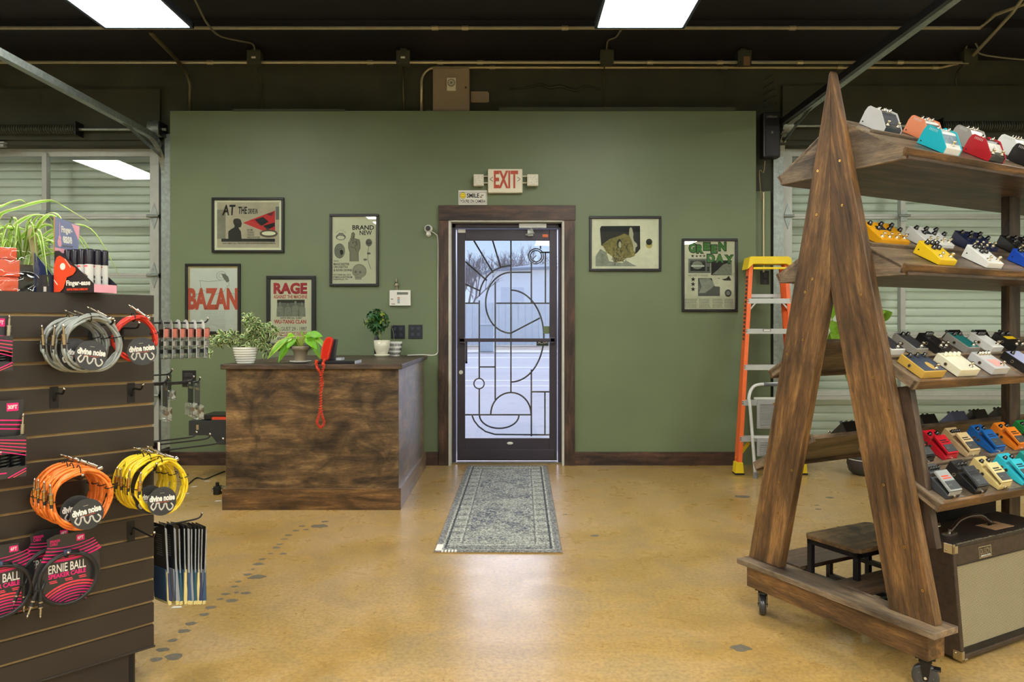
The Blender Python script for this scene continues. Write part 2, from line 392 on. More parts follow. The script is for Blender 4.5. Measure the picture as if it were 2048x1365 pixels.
mb.box((x0+.02, DY-.006, .03), (x1-.02, DY, .12), dk)
mb.build('door_leaf', door, True, bevel=.003)
mb = MB(); mb.box((gx0, DY+.024, gz0), (gx1, DY+.028, gz1), pane); mb.build('glass_pane', door, True)
iron = paint('black_ironwork', rgb(24, 24, 30), .45, .4)
def zc(x, y): return P(840+x/2.1333, 320+y/2.1333, DY+.06)
mb = MB()
def seg(*pts, r=.0065):
    for a, b_ in zip(pts, pts[1:]): mb.bar(zc(*a), zc(*b_), .012, r*2, iron, up=(0, 0, 1) if abs(a[0]-b_[0]) > abs(a[1]-b_[1]) else (1, 0, 0))
def curve(pts, r=.0075, closed=False): mb.tube([zc(*p) for p in pts], r, iron, 6, closed)
seg((388, 343), (388, 993)); seg((321, 520), (321, 1025)); seg((253, 600), (253, 935)); seg((253, 977), (253, 1086))
curve(ell(388, 587, 135, 136, 18, 182, 270)); curve(ell(388, 610, 108, 130, 24, 90, 270))
for a, b_ in (((192, 433), (285, 515)), ((230, 345), (312, 482)), ((310, 345), (345, 462)), ((192, 530), (258, 560))): curve((a, b_))
seg((388, 480), (475, 480)); seg((475, 440), (475, 612)); seg((535, 395), (535, 612)); seg((515, 395), (553, 395)); seg((514, 345), (514, 380))
for r_ in (32, 24): curve(ell(495, 411, r_, r_, 24), .005, True)
curve(((480, 425), (496, 408)), .004)
seg((192, 612), (253, 612)); seg((325, 612), (553, 612)); curve(ell(388, 752, 140, 196, 30, -90, 90)); curve(((388, 740), (512, 675)))
seg((253, 884), (321, 884)); curve(ell(252, 955, 22, 22, 20), .006, True); seg((475, 895), (475, 1180)); seg((478, 990), (553, 990)); seg((533, 990), (533, 1172))
curve(ell(388, 1085, 86, 92, 20, 180, 360)); seg((192, 1088), (475, 1088)); curve(ell(338, 1090, 84, 56, 18, 0, 180)); curve([(222, 1092), (232, 1115), (250, 1138), (280, 1160), (320, 1172), (420, 1173), (553, 1174)])
mb.build('ironwork', door, True)
mb = MB(); mb.box((dx(920), DY-.05, dz(684)), (dx(1110), DY-.02, dz(677)), dk); mb.box((dx(920), DY-.05, dz(687)), (dx(930), DY, dz(675)), dk); mb.box((dx(1100), DY-.05, dz(687)), (dx(1109), DY, dz(675)), dk); mb.build('push_bar', door, True, bevel=.003)
mb = MB(); mb.box((dx(931), DY-.035, dz(727)), (dx(935), DY-.02, dz(680)), dk); mb.box((dx(931), DY-.035, dz(727)), (dx(935), DY, dz(723)), dk); mb.build('pull_handle', door, True)
mb = MB(); mb.cyl((dx(922), DY-.012, dz(745)), (dx(922), DY, dz(745)), .018, alu, 18); mb.build('lock_cylinder', door, True)
mb = MB(); mb.box((dx(1038), DY-.07, dz(458)), (dx(1092), DY-.03, dz(449)), alu); mb.tube([P(1062, 458, DY-.05), P(1068, 466, DY-.1), P(1052, 470, DY-.02)], .009, alu, 6); mb.box((dx(1055), DY-.03, dz(473)), (dx(1066), DY, dz(460)), alu); mb.build('door_closer', door, True, bevel=.002)
mb = MB(); mb.box((dx(916), DY-.006, dz(466)), (dx(931), DY, dz(459)), white); mb.build('alarm_contact', door, True)
mb = MB(); mb.box((dx(1085), DY-.003, dz(475)), (dx(1096), DY, dz(469)), K('sticker_orange', rgb(222, 110, 60))); mb.ball((dx(1020), DY-.001, dz(887)), .02, white, sq=(1.4, .1, .6)); mb.build('sticker', door, True)
# stickers on the glass, seen from behind
mb = MB(wallM(DY+.022)); mb.prism(rect(1073, 679, 1097, 692), 0, .001, K('sticker_green', rgb(44, 66, 52))); mb.text('NCA', 1075, 688, 1095, 683, .0012, inkwht, bold=.02, mirror=True)
mb.box((1087, 653, 0), (1099, 668, .002), K('sign_olive', rgb(104, 118, 84))); mb.build('window_sticker', door, True)

# ------------------------------------------------------------ garage doors
shut = paint('shutter_slats', rgb(238, 244, 230), .45, .1, var=.06, nscale=2)
def garage(idx, x0, x1, mulls, xjamb, sgn):
    Y = 6.75
    o = thing('door_%d' % idx, 'aluminium framed glass sectional garage door', 'x', ((x0+x1)/2, Y, 0)); del o['category']; o['kind'] = 'structure'
    zt = wz(296, Y); rails = [(296, 313), (428, 438), (546, 556), (664, 676), (782, 800), (905, 916)]
    mb = MB()
    for a, b_ in rails:
        mb.box((x0, Y, wz(b_, Y)), (x1, Y+.045, wz(a, Y)), alupaint)
        mb.box((x0, Y-.006, (wz(a, Y)+wz(b_, Y))/2-.004), (x1, Y, (wz(a, Y)+wz(b_, Y))/2+.004), alupaint)
    mb.build('rail', o, True, bevel=.002)
    for xx, w_ in [(x0, .085), (x1-.085, .085)]:
        mb = MB(); mb.box((xx, Y-.004, 0.0), (xx+w_, Y+.045, zt), alupaint); mb.build('stile', o, True, bevel=.003)
    for mx_ in mulls:
        mb = MB(); mb.box((mx_-.023, Y-.03, .03), (mx_+.023, Y+.03, zt-.05), alupaint); mb.build('mullion', o, True, bevel=.003)
        for a, b_ in rails[1:-1]:
            mb = MB(); zc_ = (wz(a, Y)+wz(b_, Y))/2; mb.box((mx_-.03, Y-.045, zc_-.05), (mx_+.03, Y-.028, zc_+.05), galv); mb.cyl((mx_-.055, Y-.05, zc_), (mx_+.055, Y-.05, zc_), .011, galv); mb.build('hinge', o, True)
    xe = x1-.0425 if sgn < 0 else x0+.0425
    for a, b_ in rails[1:-1]:
        zc_ = (wz(a, Y)+wz(b_, Y))/2; mb = MB()
        mb.prism([(xe-.03, zc_-.03), (xe, zc_-.12), (xe+.03, zc_-.03), (xe+.03, zc_+.03), (xe, zc_+.12), (xe-.03, zc_+.03)], 0, .006, galv, Matrix(((1, 0, 0, 0), (0, 0, -1, Y-.004), (0, 1, 0, 0), (0, 0, 0, 1))))
        mb.cyl((xe-.06, Y-.025, zc_), (xe+.05, Y-.025, zc_), .012, galv); mb.build('hinge', o, True)
    mb = MB(); mb.box((x0, Y+.018, .02), (x1, Y+.022, zt-.02), pane); mb.build('glass_pane', o, True)
    mb = MB(); mb.box((x0, Y-.01, 0), (x1, Y+.04, .09), galv); mb.box((x0, Y, 0), (x1, Y+.03, .012), rubber)
    for q in range(8): mb.cyl((x0+.2+q*(x1-x0-.4)/7, Y-.014, .05), (x0+.2+q*(x1-x0-.4)/7, Y-.01, .05), .012, galv)
    mb.build('bottom_bar', o, True)
    # roller shutter beyond the glass
    mb = MB(); ys = 7.02; pr = []; z = 0.0
    n = 37
    for k in range(n):
        for yo, a in ((.034, 0), (.0, .05), (-.004, .3), (-.004, .65), (.0, .84), (.034, .89)): pr.append((ys+yo, z+.0775*a))
        z += .0775
    vs = [(x0-.25, y_, z_) for y_, z_ in pr]+[(x1+.25, y_, z_) for y_, z_ in pr]; L = len(pr)
    mb.add(vs, [(i, i+L, i+1+L, i+1) for i in range(L-1)], shut, False)
    mb.build('roller_shutter', None, kind=None, label='corrugated grey roller shutter closed behind the %s garage door glass' % ('left' if sgn < 0 else 'right'), cat='shutter')
    return o
gx = P(318, 600, 6.75).x
garage(2, XL+.05, gx, [P(92, 0, 6.75).x, P(92, 0, 6.75).x-1.45], gx, -1)
gx2 = P(1566, 600, 6.75).x
garage(3, gx2, XR-.05, [P(1803, 0, 6.75).x, P(1803, 0, 6.75).x+1.45], gx2, 1)
# tracks: galvanised angle on the jamb, roller track curving up and running back under the ceiling
def track(name, xa, zh, sgn, lab):
    o = thing(name, lab, 'door track', (xa, 6.6, 0))
    prof = .022
    R = .32; yv = 6.68
    pts = [(xa, yv, 0.02), (xa, yv, zh-R)]+[(xa, yv-R+R*math.cos(math.radians(a)), zh-R+R*math.sin(math.radians(a))) for a in range(10, 91, 10)]+[(xa, 3.2, zh+.02), (xa, .6, zh+.05)]
    mb = MB()
    for off, w_, h_ in ((-.024, .004, .05), (.024, .004, .05), (0, .05, .004)):
        for a, b_ in zip(pts, pts[1:]):
            a, b_ = Vector(a), Vector(b_); d = (b_-a).normalized(); nrm = Vector((1, 0, 0)).cross(d)
            e = .008 if (b_-a).length < .1 else 0
            mb.bar(a+Vector((off, 0, 0))+(nrm*.024 if w_ > .02 else V(0, 0, 0))-d*e, b_+Vector((off, 0, 0))+(nrm*.024 if w_ > .02 else V(0, 0, 0))+d*e, w_, h_, galv, up=nrm)
    mb.build('roller_track', o, True)
    mb = MB(); mb.box((xa+sgn*.042, 6.58, 0), (xa+sgn*.046, 6.70, zh+.05), galv); mb.box((xa+sgn*.046, 6.575, 0), (xa+sgn*.095, 6.58, zh+.05), galv); mb.build('jamb_angle', o, True)
    for yy in (1.2, 2.6): mb = MB(); mb.bar((xa, yy, zh), (xa, yy, CZ), .03, .003, galv, up=(0, 1, 0)); mb.build('hanger_strap', o, True)
    mb = MB(); mb.bar((xa, 6.68, zh-.16), (xa, 5.9, zh+.0), .03, .004, galv, up=(1, 0, 0)); mb.build('diagonal_strap', o, True)
    for zz in (.6, 1.05, 1.7, 2.35):
        mb = MB(); mb.box((xa+sgn*.02, 6.63, zz-.03), (xa+sgn*.066, 6.64, zz+.03), galv); mb.cyl((xa+sgn*.04, 6.622, zz), (xa+sgn*.04, 6.63, zz), .009, chrome); mb.build('bracket', o, True)
    return o
track('door_track', P(322, 0, 6.6).x, 2.90, 1, 'galvanised roller track curving up and back beside the left garage door')
track('door_track', P(1566, 0, 6.6).x, 3.03, -1, 'galvanised roller track curving up and back beside the right garage door')
def spring(x0, x1, s0, s1, zz, drum, lab):
    o = thing('torsion_spring', lab, 'spring', ((x0+x1)/2, 6.5, zz))
    mb = MB(); mb.cyl((x0, 6.5, zz), (x1, 6.5, zz), .014, galv); mb.build('shaft', o, True)
    mb = MB(); n = int(abs(s1-s0)*46); pts = [(s0+(s1-s0)*i/(n*8), 6.5+.036*math.cos(i*math.pi/4), zz+.036*math.sin(i*math.pi/4)) for i in range(n*8)]
    mb.tube(pts, .0085, blackwall, 5); mb.build('coil', o, True)
    mb = MB(); mb.cyl((drum-.045, 6.5, zz), (drum+.045, 6.5, zz), .07, galv, 20); mb.cyl((drum-.05, 6.5, zz), (drum-.042, 6.5, zz), .078, galv, 20); mb.build('cable_drum', o, True)
    for q in (x0+.04, x1-.04, s0, s1):
        mb = MB(); mb.box((q-.004, 6.44, zz-.06), (q+.004, 6.6, zz+.06), blackm); mb.build('bearing_plate', o, True)
spring(XL+.1, P(333, 0, 6.5).x, XL+.6, P(158, 0, 6.5).x, wz(259, 6.5), P(313, 0, 6.5).x, 'dark coil spring on its shaft above the left garage door')
spring(P(1553, 0, 6.5).x, XR-.1, P(1880, 0, 6.5).x, XR-.6, wz(252, 6.5), P(1572, 0, 6.5).x, 'dark coil spring on its shaft above the right garage door')

# ------------------------------------------------------------ ceiling lights
lampm = emis('light_diffuser', (1, .985, .90, 1), PANEL_L)
first = None
def ceil_light(x, y, w_, label, group=None):
    global first
    M = Matrix.Translation((x, y, 3.20))
    if first is None:
        first = thing('ceiling_light', label, 'ceiling light', M=M)
        mb = MB(); fr = paint('light_frame', rgb(70, 84, 110), .4, .4)
        hw, hl, t_ = .30, .61, .02
        mb.box((-hw, -hl, 0.004), (-hw+t_, hl, .05), fr); mb.box((hw-t_, -hl, .004), (hw, hl, .05), fr); mb.box((-hw, -hl, .004), (hw, -hl+t_, .05), fr); mb.box((-hw, hl-t_, .004), (hw, hl, .05), fr)
        mb.prism([(-hw, .05), (hw, .05), (hw-.1, .13), (-hw+.1, .13)], -hl, hl, fr, Matrix(((1, 0, 0, 0), (0, 0, 1, 0), (0, 1, 0, 0), (0, 0, 0, 1)))); mb.build('light_housing', first, bevel=.002)
        mb = MB(); mb.box((-hw+t_, -hl+t_, .008), (hw-t_, hl-t_, .014), lampm); mb.build('light_diffuser', first)
        for sx_ in (-1, 1):
            for sy_ in (-1, 1): mb = MB(); mb.tube([(sx_*.2, sy_*.5, .12), (sx_*.2, sy_*.5, CZ-3.20)], .003, blackm, 5); mb.build('hanger_wire', first)
        o = first
    else: o = copy_thing(first, M, label)
    o['label'] = label
    if group: o['group'] = group
ceil_light(.85, 4.87-.61, .6, 'fluorescent troffer hanging above the entrance rug')
ceil_light(-2.42, 4.87-.61, .56, 'fluorescent troffer hanging above the left garage track')
for i, (x, y) in enumerate([(4.1, 4.2), (-5.0, 4.2), (-2.4, 1.2), (.85, 1.2), (4.1, 1.2), (-2.4, -1.8), (.85, -1.8), (4.1, -1.8), (-2.4, -4.6), (.85, -4.6), (4.1, -4.6), (-2.4, -3.2), (.85, -3.2), (4.1, -3.2), (-2.4, -.3), (.85, -.3), (4.1, -.3)]):  # troffers out of view; the last rows are added to brighten the lower wall
    ceil_light(x, y, .6, 'unseen fluorescent troffer further back, in rows filled out to brighten the shop', 'ceiling lights over the shop')

# ------------------------------------------------------------ conduits and boxes
def conduit(pts, lab, r=.0135, m=pipe, coup=()):
    o = thing('conduit', lab, 'conduit', pts[len(pts)//2]); mb = MB(); mb.tube(pts, r, m, 8); mb.build('pipe', o, True)
    for c in coup:
        mb = MB(); c = Vector(c); mb.cyl(c-V(.025, 0, 0), c+V(.025, 0, 0), r*1.35, m, 10); mb.build('coupling', o, True)
    return o
y1 = 6.3; z1 = wz(125, y1)
conduit([(XL, y1, z1), (P(1937, 0, y1).x, y1, z1)], 'long steel conduit joining the junction boxes below the ceiling', coup=[(P(x, 0, y1).x, y1, z1) for x in (420, 740, 880, 960, 1300, 1440, 1600, 1800)])
y2 = 5.70; z2 = wz(56, y2)
conduit([(XL, y2, z2), (P(1960, 0, y2).x, y2, z2), (P(2000, 0, y2-.3).x, y2-.25, z2), (P(2060, 0, y2).x, y2-1.1, z2)], 'uppermost steel conduit running along the ceiling beam', coup=[(P(x, 0, y2).x, y2, z2) for x in (870, 930, 1130, 1585)])
y3 = 6.56; z3 = wz(135, y3); xb = P(843, 0, y3).x; rr = .13
conduit([(xb, y3, GT)]+[(xb+rr-rr*math.cos(math.radians(a)), y3, z3-rr+rr*math.sin(math.radians(a))) for a in range(0, 91, 15)]+[(P(1880, 0, y3).x, y3, z3), (P(1915, 0, y3).x, y3-.15, z3), (P(1990, 0, 5.6).x, 5.4, z3), (P(2100, 0, 4.4).x, 4.2, z3)], 'bent conduit dropping behind the green wall beside the grey panel', coup=[(P(x, 0, y3).x, y3, z3) for x in (985, 1450, 1680, 1870)])
conduit([P(380, 228, 6.5), P(380, 170, 6.5), P(374, 148, 6.45), P(352, 118, 6.2), P(302, 66, 5.2)], 'black painted conduit rising from the green wall towards the left light', .017, K('conduit_dark', rgb(92, 88, 66), .4, .5))
conduit([P(806, 130, 6.4), P(808, 228, 6.5)], 'thin conduit dropping from the second junction box to the wall', .011, K('conduit_dark', rgb(92, 88, 66), .4, .5))
for i, (px, py, lab) in enumerate([(510, 117, 'first junction box from the left on the long conduit'), (807, 117, 'second junction box from the left above the plants counter'), (1213, 116, 'black junction box below the centre ceiling light'), (1487, 117, 'junction box with a brown tag on the long conduit'), (1937, 114, 'junction box near the right end with a looped cable')]):
    o = thing('junction_box', 'square black '+lab if not lab.startswith('black') else 'square '+lab, 'junction box', P(px, py, y1)); c = P(px, py, y1); h = .055
    mb = MB(); mb.box((c.x-h, y1-.03, c.z-h), (c.x+h, y1+.05, c.z+h), blackwall); mb.box((c.x-.03, y1+.0, c.z+h), (c.x+.03, y1+.03, CZ), blackwall); mb.build('box_body', o, True, bevel=.003)
    mb = MB(); mb.box((c.x-h-.003, y1-.036, c.z-h-.003), (c.x+h+.003, y1-.03, c.z+h+.003), blackwall)
    for q in (-1, 1): mb.cyl((c.x+q*.04, y1-.04, c.z+q*.04), (c.x+q*.04, y1-.036, c.z+q*.04), .005, chrome, 8)
    mb.box((c.x-.018, y1-.038, c.z-.012), (c.x+.018, y1-.036, c.z+.004), inkwht if i < 2 else tan) if i in (0, 1) else None
    if i == 3: mb.box((c.x-.012, y1-.05, c.z-.075), (c.x+.04, y1-.036, c.z+.0), K('brown_tag', rgb(134, 106, 74)))
    mb.build('cover_plate', o, True)
def cable(name, pts, r, m, lab, cat='cable', smooth=True):
    if smooth: pts = spline(pts)
    mb = MB(); mb.tube(pts, r, m, 6); return mb.build(name, None, label=lab, cat=cat)
def spline(pts, n=8):
    p = [Vector(q) for q in pts]; out = []
    for i in range(len(p)-1):
        a, b_, c, d = p[max(0, i-1)], p[i], p[i+1], p[min(len(p)-1, i+2)]
        for k in range(n):
            u = k/n; out.append(.5*((2*b_)+(c-a)*u+(2*a-5*b_+4*c-d)*u*u+(3*b_-a-3*c+d)*u**3))
    return out+[p[-1]]
cdk = K('cable_grey', rgb(120, 118, 98), .5)
cable('flexible_conduit', [P(510, 104, y1), P(505, 88, 6.2), P(480, 82, 6.0), P(440, 72, 5.8), P(415, 48, 5.2), P(395, 10, 4.7), P(380, -20, 4.4)], .008, cdk, 'flexible conduit snaking from the first junction box to the left light')
cable('flexible_conduit', [P(1213, 102, y1), P(1216, 82, 6.1), P(1232, 74, 5.8), P(1243, 58, 4.9)], .007, cdk, 'flexible conduit curling from the centre light to its junction box')
cable('flexible_conduit', [P(1930, 104, y1), P(1935, 90, 6.25), P(1948, 84, 6.2), P(1956, 96, 6.2), P(1962, 108, 6.2), P(2010, 116, 6.2), P(2070, 121, 6.2)], .008, cdk, 'cable looping out of the rightmost junction box')
cable('flexible_conduit', [P(512, 130, y1), P(514, 142, 6.5), P(522, 160, 6.58), P(523, 224, 6.58)], .006, K('conduit_dark', rgb(92, 88, 66), .4), 'thin cable hanging from the first junction box down the black wall')
cable('flexible_conduit', [P(1210, 130, y1), P(1208, 150, 6.55), P(1210, 220, 6.58)], .006, K('conduit_dark', rgb(92, 88, 66), .4), 'thin cable hanging from the centre junction box down the black wall')
cable('flexible_conduit', [P(1926, 130, y1), P(1912, 150, 6.55), P(1915, 184, 6.58)], .006, K('conduit_dark', rgb(92, 88, 66), .4), 'thin cable hanging from the rightmost junction box')

# ------------------------------------------------------------ outdoors seen through the door
asph = paint('asphalt', rgb(138, 136, 138), .8, var=.1, nscale=.6); grass = paint('dry_verge', rgb(150, 136, 120), .9, var=.2, nscale=1.5); side = paint('concrete_kerb', rgb(176, 172, 168), .8)
def gd(py, z): return (H-z)*F/(py-CY)
mb = MB(); mb.box((-40, 7.0, -.3), (40, gd(707, -.15), -.05), asph); mb.build('floor_outside', kind='structure')
mb = MB(); mb.box((-60, gd(707, -.05), -.3), (60, 80, -.04), grass); mb.box((-60, gd(707, -.05), -.3), (60, gd(702, -.05), -.02), side); mb.box((-60, gd(687, -.04), -.3), (60, gd(682, -.04), -.03), side); mb.build('ground_verge', kind='structure')
mb = MB()
for py in (716, 736, 762, 773): mb.box((-40, gd(py+1, -.05), -.05), (40, gd(py-1, -.05), -.046), side)
mb.build('floor_road_lines', kind='structure')
fy = 44; o = thing('white_fence', 'long white vinyl fence across the road', 'fence', (0, fy, 0))
vin = paint('white_vinyl', rgb(244, 244, 244), .5, var=.05, nscale=2)
mb = MB(); mb.box((-12, fy, 0), (12, fy+.06, wz(606, fy)), vin)
for i in range(60): mb.box((-12+i*.4, fy-.02, 0), (-11.98+i*.4, fy, wz(606, fy)), K('vinyl_seam', rgb(206, 208, 214)))
mb.build('panel', o, True)
for i in range(9):
    mb = MB(); x = -10+i*2.6; mb.box((x, fy-.1, 0), (x+.16, fy+.1, wz(603, fy)), vin); mb.build('post', o, True)
by = 60; o = thing('warehouse_building', 'pale corrugated warehouse beyond the white fence', 'building', (2, by, 0))
whs = paint('warehouse_cladding', rgb(250, 248, 246), .6, var=.04, nscale=1)
mb = MB(); mb.prism([(P(946, 0, by).x, 0), (20, 0), (20, wz(525, by)), (P(1060, 0, by).x, wz(530, by)), (P(985, 0, by).x, wz(540, by)), (P(946, 0, by).x, wz(556, by))], 0, 14, whs, Matrix(((1, 0, 0, 0), (0, 0, 1, by), (0, 1, 0, 0), (0, 0, 0, 1)))); mb.build('wall', o, True)
mb = MB(); mb.box((P(1002, 0, by).x, by-.05, 0), (P(1048, 0, by).x, by, wz(575, by)), K('warehouse_door', rgb(226, 228, 232))); mb.build('loading_door', o, True)
mb = MB(); mb.prism([(P(940, 0, by).x, wz(560, by)), (P(985, 0, by).x, wz(543, by)), (20, wz(526, by)), (20, wz(520, by)), (P(985, 0, by).x, wz(538, by)), (P(940, 0, by).x, wz(556, by))], -.4, 14, K('roof_grey', rgb(150, 154, 166)), Matrix(((1, 0, 0, 0), (0, 0, 1, by), (0, 1, 0, 0), (0, 0, 0, 1)))); mb.build('roof', o, True)
c = P(974, 672, 34); mb = MB(); mb.box((c.x-.33, 33.5, 0), (c.x+.33, 34.2, 1.2), K('cabinet_grey', rgb(206, 210, 214))); mb.box((c.x-.36, 33.45, 1.2), (c.x+.36, 34.25, 1.26), K('cabinet_grey', rgb(206, 210, 214))); mb.build('utility_cabinet', label='grey utility cabinet standing on the far verge', cat='cabinet', bevel=.02)
bark = paint('bare_bark', rgb(120, 110, 116), .9, var=.2)
def tree(x, y, h, seed, lab):
    r = random.Random(seed); mb = MB()
    def grow(p, d, L, rad, lv):
        q = p+d*L; mb.cyl(p, q, rad, bark, 5, rad*.65)
        if lv == 0: return
        for k in range(3 if lv > 1 else 4):
            nd = (d*1.1+Vector((r.uniform(-1, 1), r.uniform(-1, 1), r.uniform(-.1, .8)))*.75).normalized()
            grow(p+d*L*r.uniform(.55, 1), nd, L*r.uniform(.6, .8), rad*.55, lv-1)
    grow(Vector((x, y, -.1)), Vector((0, 0, 1)), h*.34, h*.022, 5)
    mb.build('bare_tree', label=lab, cat='tree', group='bare trees beyond the road')
for i, (px, py, d, s) in enumerate([(936, 500, 52, 1), (1010, 492, 78, 2), (1045, 490, 76, 3), (1082, 482, 80, 4), (975, 505, 79, 5), (1098, 492, 78, 6), (955, 496, 84, 7), (1030, 500, 86, 8), (1065, 496, 88, 9), (920, 500, 85, 10)]):
    c = P(px, py, d); tree(c.x, d, c.z+1, s, ['bare tree nearest the left edge of the door glass', 'bare winter tree rising behind the warehouse roof'][i > 0])
# ============================================================ things on the green wall
paper = paint('poster_paper', rgb(242, 236, 210), .7, var=.05, nscale=5); mount = paint('mount_cream', rgb(244, 238, 208), .7, var=.03)
aged = paint('aged_paper', rgb(196, 182, 158), .7, var=.14, nscale=9); paper2 = paint('paper_white', rgb(236, 236, 228), .7, var=.04)
def poster(x0, y0, x1, y1, fw, lab, art, pap, skew=0):
    o = thing('framed_poster', lab, 'poster', (wx((x0+x1)/2), WY, wz(y1)), group='framed posters on the green wall')
    A = wallM(WY)
    mb = MB(A)
    for r in ((x0, y0, x1, y0+fw), (x0, y1-fw, x1, y1), (x0, y0+fw, x0+fw, y1-fw), (x1-fw, y0+fw, x1, y1-fw)): mb.box((r[0], r[1], 0), (r[2], r[3], .026), black)
    mb.build('frame', o, True, bevel=.004)
    mb = MB(A); mb.box((x0+fw-1, y0+fw-1, .002), (x1-fw+1, y1-fw+1, .008), pap); art(mb, .008); mb.build('print', o, True)
    mb = MB(A); mb.box((x0+fw-.5, y0+fw-.5, .014), (x1-fw+.5, y1-fw+.5, .016), pane); mb.build('glass', o, True)
    return o
def lines(mb, x0, y0, x1, n, dy, h, z, m, rd=random.Random(5)):     # rows of small print too fine to read
    for i in range(n):
        x = x0
        while x < x1-2:
            L = rd.uniform(1.2, 4); mb.box((x, y0+i*dy, z), (min(x1, x+L), y0+i*dy+h, z+.0004), m); x += L+.8
def T(mb, s, x0, y0, x1, y1, z, m, bold=.02, **k): mb.text(s, x0, y1, x1, y0, z, m, bold=bold, **k)      # top-left to bottom-right in photo pixels
def pz(x, y): return 360+x/3.592, 380+y/3.592
def art1(mb, z):
    mb.box((430, 401, z), (564, 502, z+.0004), mount); z += .0005
    mb.box((435, 405, z), (559, 496, z+.0004), aged); z += .0005
    mb.box((435, 420, z), (452, 478, z+.0004), K('aged_grey', rgb(146, 138, 122), .7, var=.2)); mb.box((552, 414, z), (559, 440, z+.0004), inkgry)
    mb.prism([pz(455, 238), pz(685, 150), pz(685, 330)], z, z+.0004, inkred)
    mb.prism([pz(540, 215), pz(600, 195), pz(640, 230), pz(585, 262)], z+.0005, z+.0009, inkblk); mb.prism([pz(600, 260), pz(684, 235), pz(684, 262), pz(630, 290)], z+.0005, z+.0009, inkblk); mb.prism([pz(620, 175), pz(680, 158), pz(660, 190)], z+.0005, z+.0009, K('ink_dark_red', rgb(120, 30, 30)))
    mb.prism(ell(*pz(640, 315), 18, 8, 18), z+.0006, z+.001, K('ink_brown', rgb(90, 70, 50))); mb.prism(ell(*pz(640, 314), 14, 4.2, 18), z+.0011, z+.0014, mount)
    mb.prism([pz(a, b) for a, b in ((350, 355), (350, 300), (372, 282), (392, 272), (396, 258), (388, 245), (384, 225), (392, 210), (412, 206), (432, 210), (442, 222), (444, 236), (450, 245), (444, 250), (444, 262), (438, 270), (424, 272), (428, 282), (440, 298), (446, 355))], z+.0005, z+.001, inkblk)
    mb.box((*pz(300, 352), z+.0005), (*pz(685, 374), z+.001), inkblk)
    T(mb, 'AT', *pz(305, 108), *pz(402, 184), z, inkblk, .03, slant=.1); T(mb, 'THE', *pz(422, 122), *pz(485, 174), z, inkblk, .03, slant=.1); T(mb, 'DRIVE IN', *pz(492, 136), *pz(560, 174), z, inkblk, .03, slant=.1)
    for i, s in enumerate(('BECOME', 'YOURSELF', 'THROUGH', 'HARDSHIPWITNESS')): T(mb, s, *pz(485, 282+i*18), *pz((525, 535, 535, 578)[i], 296+i*18), z, inkblk, .01)
    T(mb, 'NORTH AMERICA 2016', *pz(308, 380), *pz(408, 391), z, inkblk, .02); lines(mb, *pz(415, 380), pz(690, 0)[0], 2, 1.7, 1.0, z, inkblk)
poster(425, 396, 569, 506, 5, 'black framed landscape poster of a silhouetted man facing a red cone', art1, mount)
def art2(mb, z):
    mb.box((377, 533, z), (479, 662, z+.0004), K('poster_edge', rgb(200, 178, 128), .7)); z += .0005
    mb.box((381, 537, z), (475, 662, z+.0004), paper2); z += .0005
    T(mb, 'BAZAN', *pz(60, 706), *pz(418, 862), z, inkora, .05)
    z2 = z+.0006
    def ln(p): mb.pen([pz(*q) for q in p], .45, z2, inkblk)
    ln(ell(300, 618, 34, 32, 14, 20, 350)); ln(ell(300, 618, 18, 17, 10, 0, 330)); ln([(142, 652), (200, 660), (262, 656), (300, 650)]); ln([(150, 655), (150, 690), (165, 720), (250, 755), (320, 730), (335, 700)]); ln([(330, 640), (352, 662), (356, 690), (340, 690), (362, 740), (395, 750)]); ln([(165, 720), (110, 770), (112, 800)]); ln([(105, 752), (160, 745)])
    mb.prism([pz(a, b) for a, b in ((300, 606), (325, 604), (350, 625), (358, 655), (340, 668), (318, 640))], z2, z2+.0004, inkgry)
    lines(mb, *pz(150, 870), pz(328, 0)[0], 20, 2.4, .5, z, K('ink_pale', rgb(170, 172, 166)))
poster(372, 528, 482, 668, 5, 'black framed portrait poster with huge orange letters over a white sheet', art2, paper2)
def art3(mb, z):
    mb.box((542, 560, z), (623, 686, z+.0004), paper); z += .0005
    T(mb, 'RAGE', *pz(674, 668), *pz(916, 750), z, K('ink_crimson', rgb(196, 20, 50)), .055); T(mb, 'AGAINST THE MACHINE', *pz(674, 756), *pz(916, 782), z, inkred, .02)
    mb.box((*pz(700, 790), z), (*pz(898, 912), z+.0004), inkgry); z2 = z+.0005
    mb.box((*pz(700, 790), z2), (*pz(898, 812), z2+.0004), inkblk)
    for cx, cy in ((722, 815), (778, 822), (832, 808), (878, 818)):
        mb.prism([pz(cx-26, 912), pz(cx-24, cy+30), pz(cx-8, cy+18), pz(cx+8, cy+18), pz(cx+24, cy+30), pz(cx+26, 912)], z2+.0005, z2+.0009, (inkmid, inkwht, inkmid, inkgry)[cx % 4])
        mb.prism(ell(*pz(cx, cy-3), 3.2, 4, 14), z2+.001, z2+.0012, inkblk); mb.prism(ell(*pz(cx, cy+3), 2.4, 3.4, 14), z2+.0013, z2+.0015, inkmid)
    T(mb, 'WITH SPECIAL GUEST', *pz(722, 916), *pz(880, 928), z, inkblk, .02); T(mb, 'WU-TANG CLAN', *pz(678, 934), *pz(908, 962), z, inkred, .03)
    T(mb, 'AUGUST 29 - 1997', *pz(690, 986), *pz(912, 1012), z, inkblk, .0); T(mb, 'NEW WORLD MUSIC THEATRE', *pz(666, 1022), *pz(912, 1052), z, inkred, .0); lines(mb, *pz(700, 1062), pz(880, 0)[0], 2, 2.4, 1.4, z, inkblk)
poster(534, 552, 632, 696, 7, 'black framed red lettered concert bill with a band photograph, behind the plants', art3, inkgry)
